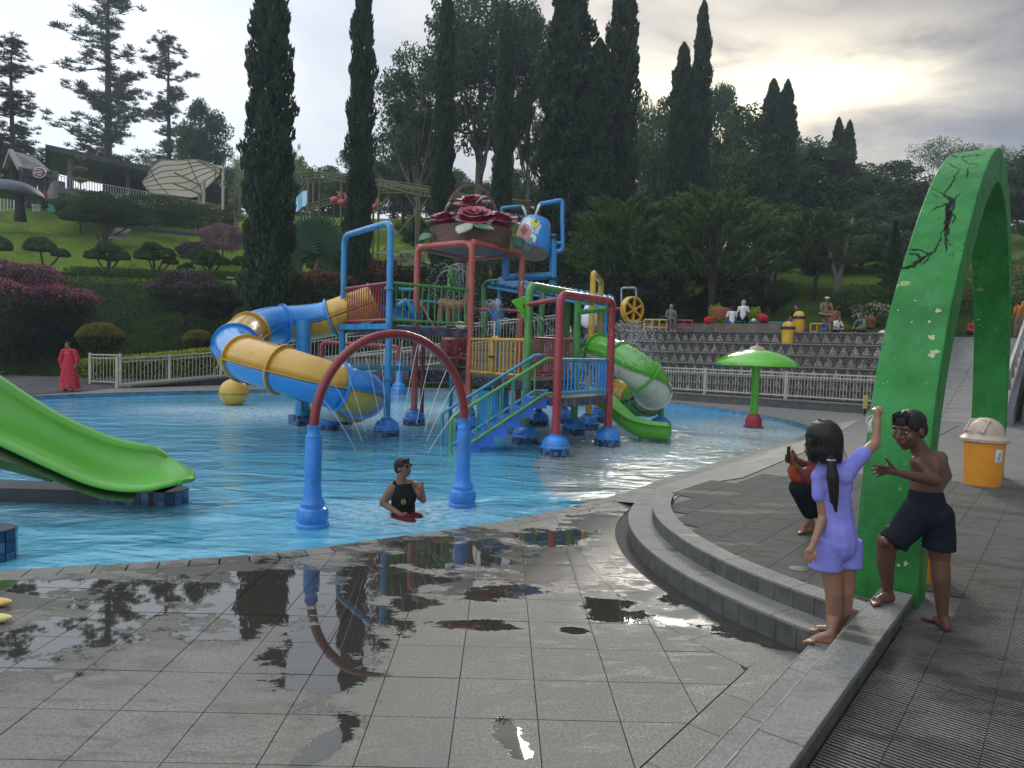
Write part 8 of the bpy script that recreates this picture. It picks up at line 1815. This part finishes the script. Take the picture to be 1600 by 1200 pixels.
def jet(b, p, v, T_, r=.004, brk=.5, spread=.015):
    p, v = V(p), V(v); g_ = V((0, 0, -9.81)); n_ = 26; pts = [p+v*(T_*i/n_)+g_*(.5*(T_*i/n_)**2) for i in range(n_+1)]; k0 = int(n_*brk)
    if k0 > 1: b.tube(pts[:k0+1], [r*(1-.3*i/k0) for i in range(k0+1)], 5)
    for i in range(k0, n_):
        for q in range(4):
            if random.random() < .8: c = pts[i].lerp(pts[i+1], random.random())+V((random.gauss(0, spread*(i/n_)), random.gauss(0, spread*(i/n_)), random.gauss(0, .01))); drops(b, c, r*random.uniform(.5, 1.1))
spA = MB()
for k in range(11):
    i = 4+int(k*3.4)+1; p = ap[min(i, len(ap)-2)]; p = p+(V((mid_.x, mid_.y, .9))-p).normalized()*.06
    tg = V((mid_.x, mid_.y, WZ))+(p-V((mid_.x, mid_.y, WZ)))*(.12)+V((random.uniform(-.06, .06), random.uniform(-.1, .1), 0)); tg.z = WZ; T_ = .30+.10*(p.z-.8); v = (tg-p)/T_+V((0, 0, 9.81*T_/2)); jet(spA, p, v, T_, .0042, .55, .022)
o = spA.build('arch_jets', m_jet, None, loc=mid_); tag(o, 'thin water jets falling inside the dark red spray arch', 'water jet', kind='stuff')
b = MB(); c = ORG[yb.name]+V((0, 0, 1.0)); cc = V((bq.x, bq.y+.35, .68))
for k in range(6): a = k*2*pi/6+.4; jet(b, cc, (cos(a)*1.0, sin(a)*.9, 2.6+random.uniform(-.5, .8)), .62, .011, .45, .03)
o = b.build('ball_jets', m_jet, None, loc=cc); tag(o, 'water jets leaping from the yellow ball', 'water jet', kind='stuff')
b = MB(); cc = pt(709, 428, 18.2)
for k in range(22): a = random.uniform(0, 6.28); jet(b, cc, (cos(a)*1.3, sin(a)*1.3, random.uniform(1.2, 2.4)), .62, .008, .3, .06)
cc2 = pt(776, 476, 16.1)
for k in range(16): a = random.uniform(0, 6.28); jet(b, cc2, (cos(a)*.9, sin(a)*.9, random.uniform(.8, 1.6)), .5, .007, .3, .05)
for a0, a1_ in (((745, 545, 15.5), (800, 500, 15.5)), ((760, 548, 15.5), (812, 500, 15.2)), ((870, 540, 15), (820, 490, 14.5)), ((880, 548, 15), (825, 492, 14.5)), ((860, 545, 15), (818, 492, 14.5)), ((845, 540, 15), (815, 495, 14.5))):
    p0, p1 = pt(*a1_), pt(*a0); T_ = .45; v = (p1-p0)/T_-V((0, 0, -9.81))*T_/2; jet(b, p0, v, T_, .007, .6, .03)
def veil(b, p, spread, h_, n_, r=.008):
    for k in range(n_): drops(b, V(p)+V((random.gauss(0, spread), random.gauss(0, spread), -random.random()**1.2*h_)), r*random.uniform(.5, 1.3))
veil(b, pt(990, 500, 14.0), .22, .9, 700, .008); veil(b, pt(1010, 515, 14.0), .3, .8, 400, .007); veil(b, pt(960, 560, 14.6), .25, 1.0, 200, .006); veil(b, pt(735, 470, 15.7), .10, 3.2, 200, .007); veil(b, pt(700, 440, 18), .5, .9, 260, .008); veil(b, pt(780, 470, 16), .45, .7, 260, .007); veil(b, pt(740, 500, 15), .9, 2.2, 420, .008); veil(b, pt(850, 500, 14), .6, 2.0, 300, .007)
veil(b, pt(650, 590, 16.9), .08, 1.2, 90, .008); veil(b, pt(880, 600, 13.5), .9, 1.6, 300, .006); veil(b, pt(1010, 620, 15), .35, 1.0, 240, .006); veil(b, pt(870, 470, 14), .8, 1.2, 200, .006)
o = b.build('tower_spray', m_jet, None, loc=cc); tag(o, 'fountain spray and falling drops over the play tower', 'water spray', kind='stuff')
b = MB()
for px, py in ((1177, 690), (1100, 680), (640, 800), (980, 705), (430, 650), (1020, 700)):
    for k in range(60): q = at(px+random.gauss(0, 40), py+random.gauss(0, 5), WZ); drops(b, q+V((0, 0, abs(random.gauss(0, .05)))), .007)
o = b.build('splash_drops', m_jet, None, loc=at(1177, 690, WZ)); tag(o, 'splashing drops scattered low over the pool surface', 'water spray', kind='stuff')
print('tris', sum(len(o.data.polygons) for o in bpy.data.objects if o.type == 'MESH'), 'objs', len(bpy.data.objects))

# ---------------------------------------------------------------- thin damp air
mt, t = new_mat('haze_air'); pv = t.n('ShaderNodeVolumePrincipled', Density=.0008, Anisotropy=.2); pv.inputs['Color'].default_value = (.72, .86, 1.0, 1)
t.link(pv.outputs[0], t.n('ShaderNodeOutputMaterial').inputs['Volume'])
o = MB().box((0, 190, 22), (524, 466, 50)).build('haze', mt); o['kind'] = 'stuff'
sc.cycles.volume_bounces = 0
